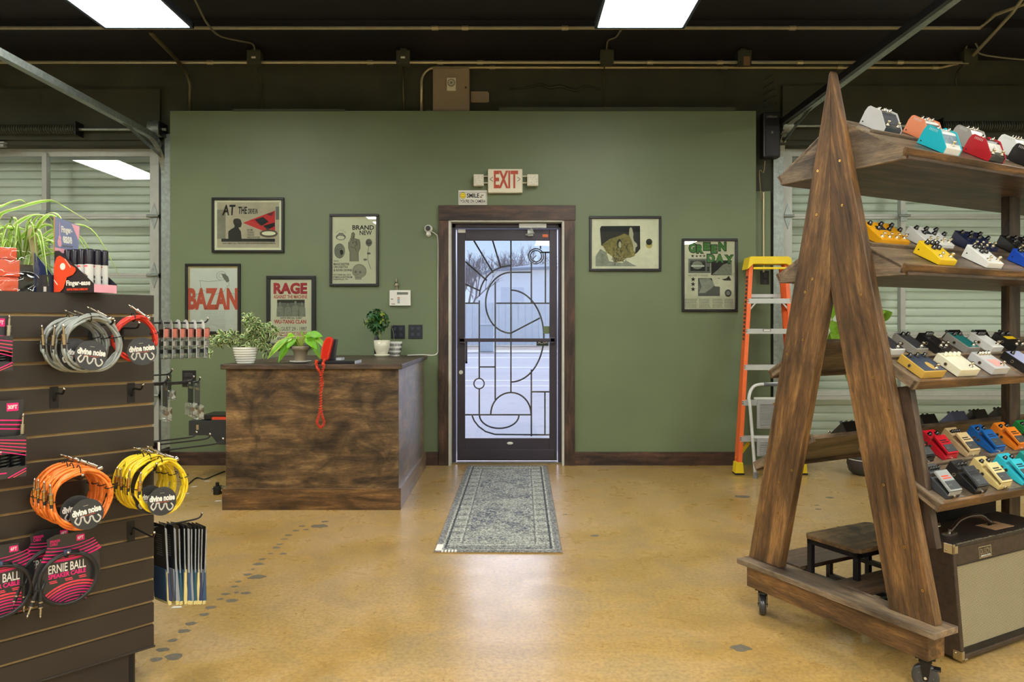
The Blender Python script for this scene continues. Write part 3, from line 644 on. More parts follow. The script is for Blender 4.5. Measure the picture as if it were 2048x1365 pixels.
def art4(mb, z):
    mb.box((665, 434, z), (752, 567, z+.0004), paper); z += .0005
    T(mb, 'BRAND', *pz(1240, 255), *pz(1395, 288), z, inkblk, .02); T(mb, 'NEW', *pz(1292, 294), *pz(1380, 326), z, inkblk, .02)
    def ln(p, r=.3, m=inkblk): mb.pen([pz(*q) for q in p], r*2, z+.0009, m)
    z2 = z
    # ring
    mb.prism(ell(*pz(1157, 340), 10, 6.5, 20), z2, z2+.0004, inkgry); mb.prism(ell(*pz(1157, 344), 7.5, 4, 20), z2+.0005, z2+.0007, paper); mb.prism([pz(1142, 310), pz(1172, 310), pz(1180, 322), pz(1160, 334), pz(1138, 322)], z2+.0006, z2+.001, inkmid)
    for a in range(200, 341, 20): ln([(1157+30*math.cos(math.radians(a)), 320+24*math.sin(math.radians(a))), (1157+42*math.cos(math.radians(a)), 320+34*math.sin(math.radians(a)))], .2)
    # hand with crossed fingers
    hm = K('ink_hand', rgb(158, 152, 130), .6)
    mb.prism([pz(a, b) for a, b in ((1222, 515), (1222, 450), (1212, 420), (1212, 380), (1222, 372), (1230, 345), (1236, 312), (1246, 306), (1256, 314), (1256, 350), (1268, 352), (1290, 360), (1296, 385), (1296, 420), (1282, 450), (1284, 515))], z2, z2+.0004, hm)
    ln([(1222, 515), (1222, 450), (1212, 420), (1212, 380), (1230, 345), (1236, 312), (1246, 306), (1256, 314), (1250, 350), (1240, 385)], .35); ln([(1256, 350), (1290, 360), (1296, 385), (1296, 420), (1282, 450), (1284, 515)], .35); ln([(1240, 385), (1262, 372), (1270, 395), (1258, 410)]); ln([(1225, 372), (1258, 322)]); ln([(1268, 360), (1274, 398)]); ln([(1225, 410), (1262, 420), (1268, 445)])
    # shell
    mb.prism(ell(*pz(1148, 440), 11, 15, 22), z2, z2+.0004, inkmid)
    for k in range(4): ln(ell(1152+k*3, 440+k*2, 34-k*8, 50-k*12, 16, 60, 300), .3)
    mb.prism(ell(*pz(1163, 450), 3.5, 5, 12), z2+.0005, z2+.0008, inkblk)
    # rose
    mb.prism(ell(*pz(1358, 380), 6.5, 7.5, 16), z2, z2+.0004, inkgry); ln(ell(1358, 376, 12, 10, 10)); ln(ell(1358, 372, 20, 16, 10, 20, 300)); ln([(1358, 405), (1350, 450), (1350, 500), (1362, 540), (1374, 570)], .35)
    for a, b in ((1358, 458), (1332, 502)): mb.prism(ell(*pz(a, b), 4, 2.2, 8), z2+.0003, z2+.0007, inkgry)
    # skull
    bone = K('ink_bone', rgb(176, 170, 148)); mb.prism(ell(*pz(1290, 586), 13.5, 14, 22), z2, z2+.0004, bone); mb.prism([pz(1256, 618), pz(1250, 600), pz(1310, 600), pz(1304, 646), pz(1262, 646)], z2+.0001, z2+.0006, bone); ln(ell(1290, 586, 49, 50, 22, 150, 400), .3)
    for a, b in ((1264, 590), (1296, 592)): mb.prism(ell(*pz(a, b), 2.3, 2.5, 10), z2+.0007, z2+.001, inkgry)
    mb.prism([pz(1275, 612), pz(1283, 612), pz(1279, 602)], z2+.0007, z2+.001, inkgry)
    for k in range(5): ln([(1264+k*9, 624), (1264+k*9, 640)], .12, inkgry)
    ln([(1258, 632), (1304, 632)], .15, inkgry)
    for i, (s, x1) in enumerate((('WITH', 1140), ('MANCHESTER', 1218), ('ORCHESTRA', 1208), ('& KEVIN DEVINE', 1236))): T(mb, s, *pz(1106, (508, 526, 547, 570)[i]), *pz(x1, (517, 543, 563, 586)[i]), z, inkblk, .02)
    for i, (s, x1) in enumerate((('OCTOBER 8th, 2015', 1228), ('RYMAN AUDITORIUM', 1238), ('NASHVILLE, TN', 1206))): T(mb, s, *pz(1103, 606+i*16), *pz(x1, 618+i*16), z, inkblk, .02)
poster(660, 429, 758, 573, 5, 'black framed cream poster with hand, rose and skull drawings, above the wall keypad', art4, paper)
def qz(x, y): return 1160+x/5.688, 400+y/5.688
def art5(mb, z):
    mb.box((1182, 437, z), (1318, 538, z+.0004), K('print_cream', rgb(236, 228, 202), .7)); z += .0005
    mb.prism([qz(*p) for p in ((240, 300), (680, 298), (684, 560), (650, 600), (600, 640), (240, 520), (225, 330))], z, z+.0004, inkblk)
    mb.prism([qz(*p) for p in ((176, 757), (176, 640), (230, 560), (300, 600), (330, 700), (480, 720), (520, 690), (640, 757))], z+.0001, z+.0005, inkmid)
    pr = K('print_pale', rgb(200, 192, 166), .7)
    mb.prism([qz(*p) for p in ((556, 400), (560, 330), (575, 312), (590, 325), (606, 390), (602, 430), (612, 470), (645, 500), (650, 530), (630, 545), (625, 600), (590, 600))], z+.0006, z+.001, pr)
    og = K('print_olive_gold', rgb(138, 124, 66), .6, var=.4, nscale=50)
    mb.prism([qz(*p) for p in ((250, 510), (330, 450), (420, 420), (500, 385), (560, 410), (590, 470), (605, 540), (605, 580), (628, 600), (620, 640), (570, 660), (520, 665), (490, 700), (380, 712), (372, 650), (300, 600))], z+.0011, z+.0015, og)
    rdm = random.Random(9)
    for k in range(46):
        a, b = rdm.uniform(290, 590), rdm.uniform(440, 690)
        if b < 620-(a-250)*.55 or (b > 610 and a < 370): continue
        mb.pen([qz(a, b), qz(a+rdm.uniform(-25, 25), b+rdm.uniform(10, 45)), qz(a+rdm.uniform(-10, 40), b+rdm.uniform(20, 60))], rdm.uniform(.5, 1.4), z+.0016+k*.00002, (inkblk, K('print_gold', rgb(196, 170, 84)), inkblk)[k % 3], .0001)
    mb.prism(ell(*qz(446, 500), 5, 9, 16), z+.0019, z+.0022, inkblk); mb.prism(ell(*qz(452, 512), 3, 6.5, 14), z+.0023, z+.0025, pr)
    mb.prism(ell(*qz(784, 515), 6.3, 7, 20), z, z+.0004, K('print_sand', rgb(190, 170, 96))); mb.prism(ell(*qz(784, 480), 6.3, 6.3, 20), z+.0005, z+.0008, inkblk)
poster(1178, 433, 1322, 543, 5, 'black framed landscape print of a golden profile head on black', art5, paper)
def art6(mb, z):
    mb.box((1367, 482, z), (1470, 620, z+.0004), K('print_cream', rgb(236, 228, 202), .7)); z += .0005
    gr = K('ink_green', rgb(66, 140, 52), .6, var=.1)
    def bub(s, x0, y0, x1, y1, **k): T(mb, s, *qz(x0-4, y0-4), *qz(x1+4, y1+4), z+.001, inkblk, .09, **k); T(mb, s, *qz(x0+5, y0+5), *qz(x1-5, y1-5), z+.0016, gr, .05, **k)
    for i, (s, b) in enumerate((('G', (1235, 495, 1318, 605)), ('R', (1322, 510, 1404, 612)), ('E', (1400, 486, 1482, 580)), ('E', (1484, 512, 1560, 612)), ('N', (1572, 482, 1660, 585)), ('D', (1440, 618, 1530, 715)), ('A', (1535, 620, 1635, 722)), ('Y', (1640, 628, 1745, 728)))): bub(s, *b)
    def star(x, y, r): mb.prism([qz(x+(r if k % 2 == 0 else r*.42)*math.sin(k*math.pi/5), y-(r if k % 2 == 0 else r*.42)*math.cos(k*math.pi/5)) for k in range(10)], z, z+.0004, inkblk)
    for x, y, r in ((1278, 640, 22), (1325, 642, 18), (1368, 640, 18), (1410, 640, 18), (1284, 905, 30), (1284, 960, 30), (1284, 1018, 30)): star(x, y, r)
    mb.box((*qz(1230, 670), z), (*qz(1482, 835), z+.0004), inkgry); mb.box((*qz(1252, 690), z+.0005), (*qz(1422, 812), z+.0008), inkblk); mb.prism(ell(*qz(1332, 745), 11, 8, 18), z+.0009, z+.0012, inkmid); mb.box((*qz(1262, 745), z+.0013), (*qz(1410, 762), z+.0015), inkwht)
    for y in (775, 802): mb.prism(ell(*qz(1455, y), 2.3, 2.3, 12), z+.0005, z+.0008, inkblk)
    mb.box((*qz(1488, 690), z), (*qz(1724, 858), z+.0004), inkblk); mb.prism([qz(1560, 800), qz(1620, 740), qz(1724, 700), qz(1724, 858), qz(1500, 850)], z+.0005, z+.0008, inkmid)
    mb.box((*qz(1340, 892), z), (*qz(1588, 1095), z+.0004), inkblk); mb.prism([qz(*p) for p in ((1350, 900), (1470, 895), (1540, 960), (1490, 1010), (1420, 1060), (1350, 1060), (1380, 990))], z+.0005, z+.0008, inkmid); mb.prism([qz(*p) for p in ((1490, 880), (1588, 900), (1588, 990), (1530, 985))], z+.0006, z+.001, K('print_cream', rgb(236, 228, 202), .7))
    mb.prism(ell(*qz(1682, 1062), 6.8, 7.5, 20), z, z+.0004, inkblk); mb.prism(ell(*qz(1682, 1062), 3.6, 4.2, 16), z+.0005, z+.0008, inkgry); mb.prism([qz(1610, 905), qz(1660, 895), qz(1690, 865), qz(1720, 920), qz(1640, 920)], z, z+.0004, inkblk)
    T(mb, 'WELCOME TO PARADISE', *qz(1228, 850), *qz(1454, 872), z, inkgry, .0)
    for a, b in ((1190, 1330), (1355, 1480), (1505, 1620), (1640, 1748)): lines(mb, *qz(a, 1128), qz(b, 0)[0], 8, 2.3, .9, z, inkgry)
poster(1363, 478, 1474, 624, 5, 'black framed gig poster with bubbly green letters beside the orange ladder', art6, paper)

# exit sign with lamp heads
o = thing('exit_sign', 'white exit sign with red letters and two lamp heads above the door', 'exit sign', (wx(1012), WY, wz(388)))
A = wallM(WY); body = K('exit_cream', rgb(226, 222, 200), .5, var=.03)
mb = MB(A); mb.box((976, 340, 0), (1045, 388, .05), body); mb.build('sign_body', o, True, bevel=.008)
mb = MB(A); T(mb, 'EXIT', 988, 344, 1036, 379, .051, K('exit_red', rgb(186, 74, 50), .5), .03, th=.001); T(mb, '<', 980, 356, 986, 366, .051, inkgry, .0); T(mb, '>', 1034.5, 356, 1040.5, 366, .051, inkgry, .0); mb.build('lettering', o, True)
lens = paint('lamp_lens', rgb(222, 220, 205), .15, var=.25, nscale=130, bmp=.8)
for s, x0, x1 in ((-1, 948, 968), (1, 1054, 1076)):
    mb = MB(A); mb.box((x0, 352, .03), (x1, 375, .075), body)
    mb.box((min(x0, 1045) if s > 0 else x1, 352.5, .03), (x0 if s > 0 else 976, 355.5, .04), body) if False else None
    a, b = (1044, 1056) if s > 0 else (966, 977)
    mb.box((a, 353, .02), (b, 355.5, .035), body); mb.box((a, 366, .02), (b, 368.5, .035), body); h_ = mb.build('lamp_head', o, True, bevel=.006)
    mb = MB(A); mb.box((x0+2, 354.5, .075), (x1-2, 373, .08), lens); mb.build('lens', h_, True, bevel=.002)
# smile sign
mb = MB(wallM(WY)); mb.box((917, 381, 0), (974, 410, .003), white)
for r in ((919, 384.5, 972.5, 385), (919, 407.5, 972.5, 408), (919, 384.5, 919.6, 408), (972, 384.5, 972.6, 408)): mb.box((r[0], r[1], .003), (r[2], r[3], .0035), inkblk)
mb.prism(ell(926, 391.5, 6, 6.3, 24), .003, .0034, inkblk); mb.prism(ell(926, 391.5, 5.4, 5.7, 24), .0035, .0038, K('smile_yellow', rgb(240, 218, 40), .5))
for q in (-2, 2): mb.prism(ell(926+q, 389.5, .6, 1.2, 8), .0039, .0042, inkblk)
mb.pen(ell(926, 391.5, 3.4, 3.2, 8, 20, 160), .6, .0039, inkblk)
T(mb, 'SMILE', 933.5, 387, 958.5, 396, .003, inkblk, .03); T(mb, "YOU'RE ON CAMERA", 920.5, 399.5, 971, 406, .003, inkblk, .02)
mb.box((962, 390, .003), (967, 392, .004), inkgry); mb.box((960, 393, .003), (964, 396, .004), K('tan_ink', rgb(150, 120, 80)))
mb.build('wall_sign', label='small white smile youre on camera sign at the door casing corner', cat='sign')
# panel, siren, small box above the wall
tp = paint('taupe_enamel', rgb(158, 142, 118), .5, var=.04)
o = thing('alarm_cabinet', 'taupe metal alarm cabinet mounted on the black wall above the door', 'cabinet', P(904, 228, 6.55))
A2 = wallM(6.6); mb = MB(A2); mb.box((868, 143, 0), (940, 228, .1), tp); mb.build('cabinet_body', o, True, bevel=.004)
mb = MB(A2); mb.box((870, 145, .1), (938, 226, .104), tp); mb.build('cabinet_door', o, True, bevel=.002)
mb = MB(A2); mb.cyl((933, 183, .104), (933, 183, .112), 2.0, chrome, 10); mb.build('cabinet_lock', o, True)
o = thing('siren', 'cream siren with round grille fixed on the taupe cabinet', 'siren', P(905, 190, 6.49))
mb = MB(A2); mb.box((896, 165, .104), (914, 190, .13), body); mb.build('siren_body', o, True, bevel=.004)
mb = MB(A2)
mb.prism(ell(905, 175, 7.5, 7.5, 20), .13, .132, inkgry); mb.prism(ell(905, 175, 6, 6, 20), .132, .134, body)
for a in range(0, 180, 45): mb.pen([(905+5*math.cos(math.radians(a)), 175+5*math.sin(math.radians(a))), (905-5*math.cos(math.radians(a)), 175-5*math.sin(math.radians(a)))], .8, .134, inkgry, .001)
mb.build('grille', o, True)
mb = MB(A2); mb.box((942, 185, 0), (976, 207, .03), tp); mb.box((975, 187, .005), (978, 205, .025), K('cream_clip', rgb(186, 172, 144))); mb.build('transformer_box', label='small beige box right of the taupe alarm cabinet', cat='box', bevel=.002)
cable('wire', [P(870, 224, 6.55), P(856, 220, 6.55), P(846, 228, 6.5)], .004, cdk, 'thin wire leaving the lower corner of the taupe cabinet')
# keypad, figurine, wall plates, camera
o = thing('alarm_keypad', 'white alarm keypad with small display on the wall', 'keypad', P(803, 612, 6.4)); A = wallM(WY)
mb = MB(A); mb.box((780, 581, 0), (822, 612, .03), white); mb.build('keypad_body', o, True, bevel=.003)
mb = MB(A); mb.box((795, 585, .03), (817, 590, .0315), K('lcd', rgb(110, 116, 104), .3)); mb.build('display', o, True)
for i, c_ in enumerate(((190, 90, 60), (110, 130, 150), (90, 140, 170), (110, 130, 120))):
    mb = MB(A); mb.box((796, 595.5+i*3.2, .03), (800.5, 597.5+i*3.2, .032), K('key%d' % i, rgb(*c_))); mb.build('key', o, True)
mb = MB(A); mb.box((783, 598, .03), (787, 600, .031), inkgry); mb.box((784, 608, .03), (791, 609.5, .031), inkgry); mb.build('print', o, True)
pew = paint('pewter', rgb(150, 142, 122), .35, .8); c = P(793, 581, 6.385)
mb = MB(); mb.ball(c+V(0, 0, .075), .011, pew); mb.ball(c+V(0, 0, .045), .016, pew, sq=(1, .7, 1.5)); mb.cyl(c+V(-.006, 0, 0), c+V(-.005, 0, .03), .006, pew); mb.cyl(c+V(.006, 0, 0), c+V(.005, 0, .03), .006, pew); mb.tube([c+V(-.012, 0, .058), c+V(-.02, 0, .04), c+V(-.008, -.01, .034)], .005, pew, 6); mb.tube([c+V(.012, 0, .058), c+V(.02, 0, .045), c+V(.014, 0, .03)], .005, pew, 6); mb.lathe([(.009, 0), (.004, .02)], pew, 10, Matrix.Translation(c+V(0, 0, .083)))
mb.build('figurine', label='tiny pewter figurine standing on top of the white keypad', cat='figurine')
navy = paint('navy_plate', rgb(24, 30, 42), .35)
for x0, y0, x1, y1, lab in ((782, 651, 810, 678, 'dark square wall plate just right of the small leafy plant'), (817, 650, 845, 678, 'dark square wall plate nearest the door casing')):
    o = thing('wall_plate', lab, 'wall plate', P((x0+x1)/2, y1, 6.4)); mb = MB(A); mb.box((x0, y0, 0), (x1, y1, .008), navy); mb.build('plate', o, True, bevel=.002)
    mb = MB(A); [mb.cyl((x0+8+12*(k % 2), y0+7+12*(k//2), .008), (x0+8+12*(k % 2), y0+7+12*(k//2), .012), 3.2, K('plate_socket', rgb(46, 56, 72)), 12) for k in range(4)]; mb.build('socket', o, True)
for M_, x0, y0, x1, y1, lab in ((wallM(WY), 365, 741, 392, 774, 'black wall outlet plate below the leftmost poster'), (wallM(6.5), 1521, 542, 1538, 569, 'black outlet on the strip of wall behind the ladder')):
    o = thing('power_outlet', lab, 'outlet', M_ @ V((x0+x1)/2, y1, 0)); mb = MB(M_); mb.box((x0, y0, 0), (x1, y1, .008), black); mb.build('plate', o, True, bevel=.002)
    for k in (0, 1): mb = MB(M_); mb.box((x0+5, y0+5+k*13, .008), (x1-5, y0+13+k*13, .014), K('socket_dark', rgb(48, 48, 50), .4)); mb.build('socket', o, True)
o = thing('security_camera', 'small round white camera on the wall left of the door', 'camera', P(857, 470, 6.4))
c = P(857, 458, 6.36); mb = MB(); mb.ball(c, .036, white, 18); mb.build('camera_head', o, True)
mb = MB(); mb.cyl(c-V(0, .03, 0), c-V(0, .04, 0), .022, black, 16); mb.cyl(c-V(0, .04, 0), c-V(0, .042, 0), .01, navy, 12); mb.build('lens', o, True)
mb = MB(); mb.cyl(c+V(.0, .0, -.055), c, .022, white, 16, .012); mb.cyl(c+V(0, 0, -.045), c+V(0, .04, -.045), .02, white, 14); mb.build('mount', o, True)
cable('charging_cable', [P(860, 463, 6.38), P(870, 468, 6.39), P(876, 482, 6.392), P(876, 560, 6.392), P(876, 690, 6.392), P(875, 706, 6.39), P(866, 711, 6.36), P(845, 710, 6.3), P(815, 711, 6.2)], .005, white, 'white cable running down the wall from the camera to the counter')
# door opener motor on the right
o = thing('garage_door_opener', 'black side mounted opener motor beside the right garage door', 'door opener', P(1536, 322, 6.5))
mb = MB(wallM(6.5)); mb.box((1519, 230, 0), (1553, 320, .10), black); mb.build('motor_housing', o, True, bevel=.012)
mb = MB(wallM(6.5)); mb.box((1524, 258, .1), (1549, 316, .106), K('opener_panel', rgb(40, 40, 44), .3)); T(mb, 'LiftMaster', 1525, 237, 1547, 242, .1005, inkgry, .01); mb.prism(ell(1536, 271, 2, 2.5), .106, .108, inkgry); mb.build('front_panel', o, True, bevel=.002)
mb = MB(wallM(6.5)); mb.cyl((1553, 250, .05), (1560, 250, .05), 6, blackm); mb.build('shaft_collar', o, True)
cable('wire', [P(1530, 322, 6.45), P(1527, 345, 6.45), P(1519, 342, 6.48), P(1521, 380, 6.48), P(1524, 400, 6.48)], .004, K('wire_amber', rgb(150, 130, 90)), 'loose wires dangling under the black door opener')
mb = MB(); a = P(1531, 385, 6.49); b_ = P(1527, 545, 6.49); mb.cyl((b_.x, 6.49, b_.z), (b_.x, 6.49, a.z), .009, pipe, 8); mb.build('thin_conduit', label='thin conduit running down to the outlet behind the ladder', cat='conduit')
# ============================================================ counter
CF, CL, CR_, CB = 4.84, -1.905, -.757, 6.28
o = thing('sales_counter', 'dark stained plywood counter with flat top and wide base board', 'counter', ((CL+CR_)/2, CF+.7, 0))
def slab(name, par, lo, hi, mat, gx='x', bevel=.002):
    mb = MB(); L = [hi[i]-lo[i] for i in range(3)]
    if gx == 'x': M = frame(lo, (1, 0, 0), (0, 1, 0)); mb.box((0, 0, 0), tuple(L), mat)
    elif gx == 'y': M = frame((hi[0], lo[1], lo[2]), (0, 1, 0), (-1, 0, 0)); mb.box((0, 0, 0), (L[1], L[0], L[2]), mat)
    else: M = frame(lo, (0, 0, 1), (1, 0, 0)); mb.box((0, 0, 0), (L[2], L[0], L[1]), mat)
    q = mb.build(name, par, bevel=bevel); q.matrix_basis = wm(par).inverted() @ M; return q
slab('front_panel', o, (CL, CF+.02, 0), (CR_, CF+.04, .94), W_P)
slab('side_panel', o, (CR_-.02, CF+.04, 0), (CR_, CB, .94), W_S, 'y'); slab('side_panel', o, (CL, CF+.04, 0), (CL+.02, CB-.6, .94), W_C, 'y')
slab('base_board', o, (CL-.018, CF, 0), (CR_+.018, CF+.02, .142), W_A); slab('base_board', o, (CR_, CF+.02, 0), (CR_+.018, CB, .142), W_S, 'y')
slab('countertop', o, (CL-.022, CF-.02, .935), (CR_+.03, CB, .968), W_B, 'x', .004); slab('shelf', o, (CL+.02, CF+.04, .5), (CR_-.02, CB-.6, .518), W_B)
TZ = .968
# pots and plants
def leafmesh(mb, base, tip, width, m, edge=None, up=V(0, 0, 1), droop=.15, n=6, fold=.12):
    base, tip = Vector(base), Vector(tip); d = tip-base; L = d.length; x = d.normalized(); y = x.cross(up)
    y = y.normalized() if y.length > 1e-3 else V(1, 0, 0); z = y.cross(x)
    rows = []
    for i in range(n+1):
        u = i/n; w_ = width*math.sin(math.pi*(u**.8))**.8 if 0 < u < 1 else .0006
        c = base+d*u+V(0, 0, -1)*droop*L*(u*u)+V(0, 0, 1)*droop*L*.5*math.sin(math.pi*u)
        rows.append([c-y*w_/2+z*fold*w_, c-y*w_*.3+z*fold*w_*.5, c, c+y*w_*.3+z*fold*w_*.5, c+y*w_/2+z*fold*w_])
    vs = [p for r in rows for p in r]
    for k in range(4):
        fs = [(i*5+k, i*5+k+1, (i+1)*5+k+1, (i+1)*5+k) for i in range(n)]
        mb.add(vs, fs, (edge if edge and k in (0, 3) else m), True)
gvar = paint('leaf_green_dark', rgb(70, 110, 56), .45, var=.25, nscale=40); gcream = paint('leaf_cream', rgb(206, 212, 150), .45, var=.1); glime = paint('leaf_lime', rgb(110, 176, 36), .35, var=.2, nscale=20); gdeep = paint('leaf_deep', rgb(44, 92, 46), .4, var=.25, nscale=30); gyel = paint('leaf_yellowgreen', rgb(166, 186, 66), .4, var=.15); stem = paint('stem_green', rgb(120, 130, 70), .6)
soil = paint('potting_soil', rgb(52, 40, 30), .95, var=.4, nscale=60)
def pot(name, lab, c, prof, m, saucer=None, soilz=None):
    o = thing(name, lab, 'potted plant', c); T_ = Matrix.Translation(c)
    mb = MB(); mb.lathe(prof+[(prof[-1][0]-.008, prof[-1][1]), (prof[-1][0]-.012, prof[-1][1]-.02), (1e-4, prof[-1][1]-.02)], m, 32, T_); mb.build('pot', o, True)
    mb = MB(); mb.lathe([(prof[-1][0]-.013, prof[-1][1]-.019), (1e-4, prof[-1][1]-.012)], soil, 20, T_); mb.build('soil', o, True)
    if saucer: mb = MB(); mb.lathe(saucer[0], saucer[1], 32, T_); mb.build('saucer', o, True)
    return o
rd = random.Random(21)
c = P(491, 728, 4.95); c.z = TZ; cer = paint('white_ceramic', rgb(226, 228, 220), .25, coat=.4, var=.02)
prof = [(.052, 0)]+[(.055+.028*math.sin(u*1.35)+.0022*math.sin(u*44), u*.112) for u in [i/40 for i in range(1, 41)]]
o = pot('potted_plant', 'variegated trailing plant in a ribbed white pot on the counter corner', c, prof, cer); mb = MB(); st = MB()
clus = [((-.02, 0, .14), .06, 24), ((.04, 0, .15), .07, 28), ((.07, .02, .2), .08, 34), ((.05, .0, .27), .075, 38), ((.11, .02, .235), .06, 26), ((.17, .03, .225), .05, 18), ((.21, .03, .2), .03, 8), ((-.07, -.02, .18), .06, 26), ((-.13, -.02, .17), .06, 30), ((-.19, -.02, .145), .055, 30), ((-.215, -.02, .1), .04, 14), ((.12, 0, .14), .05, 20), ((.14, .0, .09), .04, 12), ((.03, .0, .31), .04, 14), ((.02, .01, .22), .05, 20)]
for (cx, cy, cz), r, n in clus:
    q = c+V(cx, cy, cz); st.tube(spline([c+V(0, 0, .1), c+V(cx*.5, cy, cz*.6+.08), q], 5), .0028, stem, 5)
    for k in range(n):
        a = Vector((rd.gauss(0, 1), rd.gauss(0, 1), rd.gauss(0, .8))).normalized(); b0 = q+a*r*rd.uniform(.2, .8); L = rd.uniform(.026, .042)
        leafmesh(mb, b0, b0+(a+V(0, -.3, rd.uniform(-.5, .4))).normalized()*L, L*.8, gvar, gcream, up=Vector((rd.uniform(-.4, .4), -.7, 1)), n=4, fold=rd.uniform(-.2, .35))
mb.build('foliage', o, True); st.build('stems', o, True)
c = P(601, 727, 4.98); c.z = TZ; tg = paint('grey_terracotta', rgb(134, 122, 100), .6, var=.12)
o = pot('potted_plant', 'lime green vine in a grey brown pot with a white saucer', c+V(0, 0, .012), [(.036, 0), (.05, .075), (.057, .077), (.059, .105)], tg, ([(.03, -.012), (.062, -.004), (.076, .006), (.07, .006), (.03, 0)], cer))
mb = MB(); st = MB(); base = c+V(0, 0, .11)
for tipx, tipz, w_, r0 in ((-.205, -.06, .05, .4), (-.14, -.085, .062, .35), (-.12, .03, .045, .4), (-.08, .0, .05, .35), (-.07, .07, .045, .5), (.02, .1, .04, .45), (.06, .05, .05, .4), (.13, .0, .06, .3), (.15, -.065, .055, .45), (.155, .085, .06, .3), (.1, .09, .05, .4), (-.05, -.01, .03, .4), (.12, .04, .05, .4), (-.16, -.02, .05, .5), (.19, -.02, .035, .5), (-.02, .06, .035, .5)):
    yy = rd.uniform(-.08, .04); t1 = base+V(tipx, yy, tipz); b0 = base+V(tipx*r0, yy*r0, max(tipz*.3, 0)+.045+rd.uniform(0, .03))
    st.tube(spline([base-V(0, 0, .02), (base+b0)/2+V(0, 0, .03), b0], 5), .0022, gyel, 5); leafmesh(mb, b0, t1, w_, glime, gyel if rd.random() < .4 else None, up=V(rd.uniform(-.3, .3), -.9, .6), droop=.12, n=7, fold=.1)
for k in range(30): a = rd.uniform(0, 6.28); leafmesh(mb, base, base+V(math.cos(a)*.055, math.sin(a)*.04, rd.uniform(.0, .05)), .004, gcream, n=3)
mb.build('foliage', o, True); st.build('stems', o, True)
c = P(764, 712, 6.0); c.z = TZ
o = pot('potted_plant', 'small dark leafed umbrella plant in a plain cream pot near the wall', c+V(0, 0, .02), [(.045, 0), (.062, .05), (.066, .115)], K('cream_pot', rgb(214, 212, 190), .3, coat=.3), ([(.05, -.02), (.062, -.012), (.064, 0), (.055, 0), (.04, -.002)], K('cream_pot', rgb(214, 212, 190), .3)))
mb = MB(); st = MB(); ctr = c+V(-.045, 0, .29)
for k in range(46):
    a = Vector((rd.gauss(0, 1), rd.gauss(0, .7), rd.gauss(.15, .9))).normalized(); q = ctr+Vector((a.x*.1, a.y*.07, a.z*.10))*rd.uniform(.2, 1); st.tube([ctr-V(0, 0, .03), q], .0015, stem, 4)
    nn_ = rd.choice((6, 7)); e1 = a.orthogonal().normalized(); e2 = a.cross(e1)
    for j in range(nn_):
        an = j*6.283/nn_; d = (e1*math.cos(an)+e2*math.sin(an)+a*.25).normalized(); leafmesh(mb, q, q+d*rd.uniform(.035, .055), .017, gdeep if rd.random() > .1 else gyel, up=a, n=4, droop=.2)
st.tube(spline([c+V(0, 0, .12), c+V(-.02, 0, .18), ctr], 5), .005, stem, 6); mb.build('foliage', o, True); st.build('stems', o, True)
c = P(789, 709, 6.15); c.z = TZ; o = pot('potted_plant', 'patterned black and white pot with a single thin stem', c, [(.045, 0), (.066, .12)], cer); mb = MB()
for r_ in range(3):
    for k in range(9):
        a = math.radians(-90+(k-4)*20+(r_ % 2)*10); zz = .022+r_*.036; rr_ = .045+.021*zz/.12+.0012
        M = Matrix.Translation(c+V(rr_*math.cos(a), rr_*math.sin(a), zz)) @ Matrix.Rotation(a+math.pi/2, 4, 'Z'); mb.tube([V(x, 0, z_) for x, z_ in ell(0, 0, .0075, .012, 10)], .0016, inkblk, 4, True, M); mb.ball((0, 0, 0), .003, inkblk, 6, (1, .4, 1.6), M)
mb.build('pattern', o, True); mb = MB(); mb.tube(spline([c+V(0, 0, .1), c+V(-.01, 0, .2), c+V(-.03, 0, .25)]), .0025, stem, 5); leafmesh(mb, c+V(-.03, 0, .25), c+V(-.015, -.01, .254), .01, gcream); mb.build('stems', o, True)
c = P(753, 710, 6.22); c.z = TZ; mb = MB(); mb.lathe([(.02, 0), (.02, .15), (.014, .16), (.014, .185), (.001, .186)], black, 16, Matrix.Translation(c)); mb.build('black_bottle', label='small black bottle behind the cream plant pot', cat='bottle')
# desk telephone with red handset (no figure on it)
o = thing('telephone', 'black based desk telephone with a glossy red handset', 'telephone', (P(679, 728, 4.93).x, 4.93, TZ)); hred = paint('handset_red', rgb(214, 44, 22), .22, coat=.6, var=.03)
xa, xb_ = P(637, 0, 4.9).x, P(712, 0, 4.9).x
mb = MB(); mb.box((xa, 4.86, TZ), (xb_, 5.05, TZ+.022), black); mb.build('base', o, True, bevel=.003); mb = MB(); mb.box((xb_+.0002, 4.862, TZ+.001), (xb_+.006, 5.048, TZ+.021), K('phone_grey', rgb(176, 180, 190), .4)); mb.build('base_edge', o, True)
k0 = P(656, 728, 4.93).x
mb = MB(); mb.prism([(k0-.055, TZ+.022), (k0+.035, TZ+.022), (k0+.055, TZ+.165), (k0+.03, TZ+.165), (k0-.03, TZ+.07)], 4.93, 4.99, K('cradle_dark', rgb(44, 44, 52), .35), Matrix(((1, 0, 0, 0), (0, 0, 1, 0), (0, 1, 0, 0), (0, 0, 0, 1)))); mb.box((k0+.06, 4.9, TZ+.022), (k0+.1, 4.98, TZ+.04), K('phone_grey', rgb(176, 180, 190), .4)); mb.build('cradle', o, True, bevel=.003)
mb = MB(); hp = [(-.035, .028), (-.04, .05), (-.033, .1), (-.018, .15), (.0, .178), (.025, .182), (.04, .172), (.043, .155), (.03, .1), (.018, .05), (.012, .024), (-.01, .018)]
mb.prism([(k0+x, TZ+z_) for x, z_ in hp], 4.878, 4.925, hred, Matrix(((1, 0, 0, 0), (0, 0, 1, 0), (0, 1, 0, 0), (0, 0, 0, 1)))); mb.build('handset', o, True, bevel=.012)
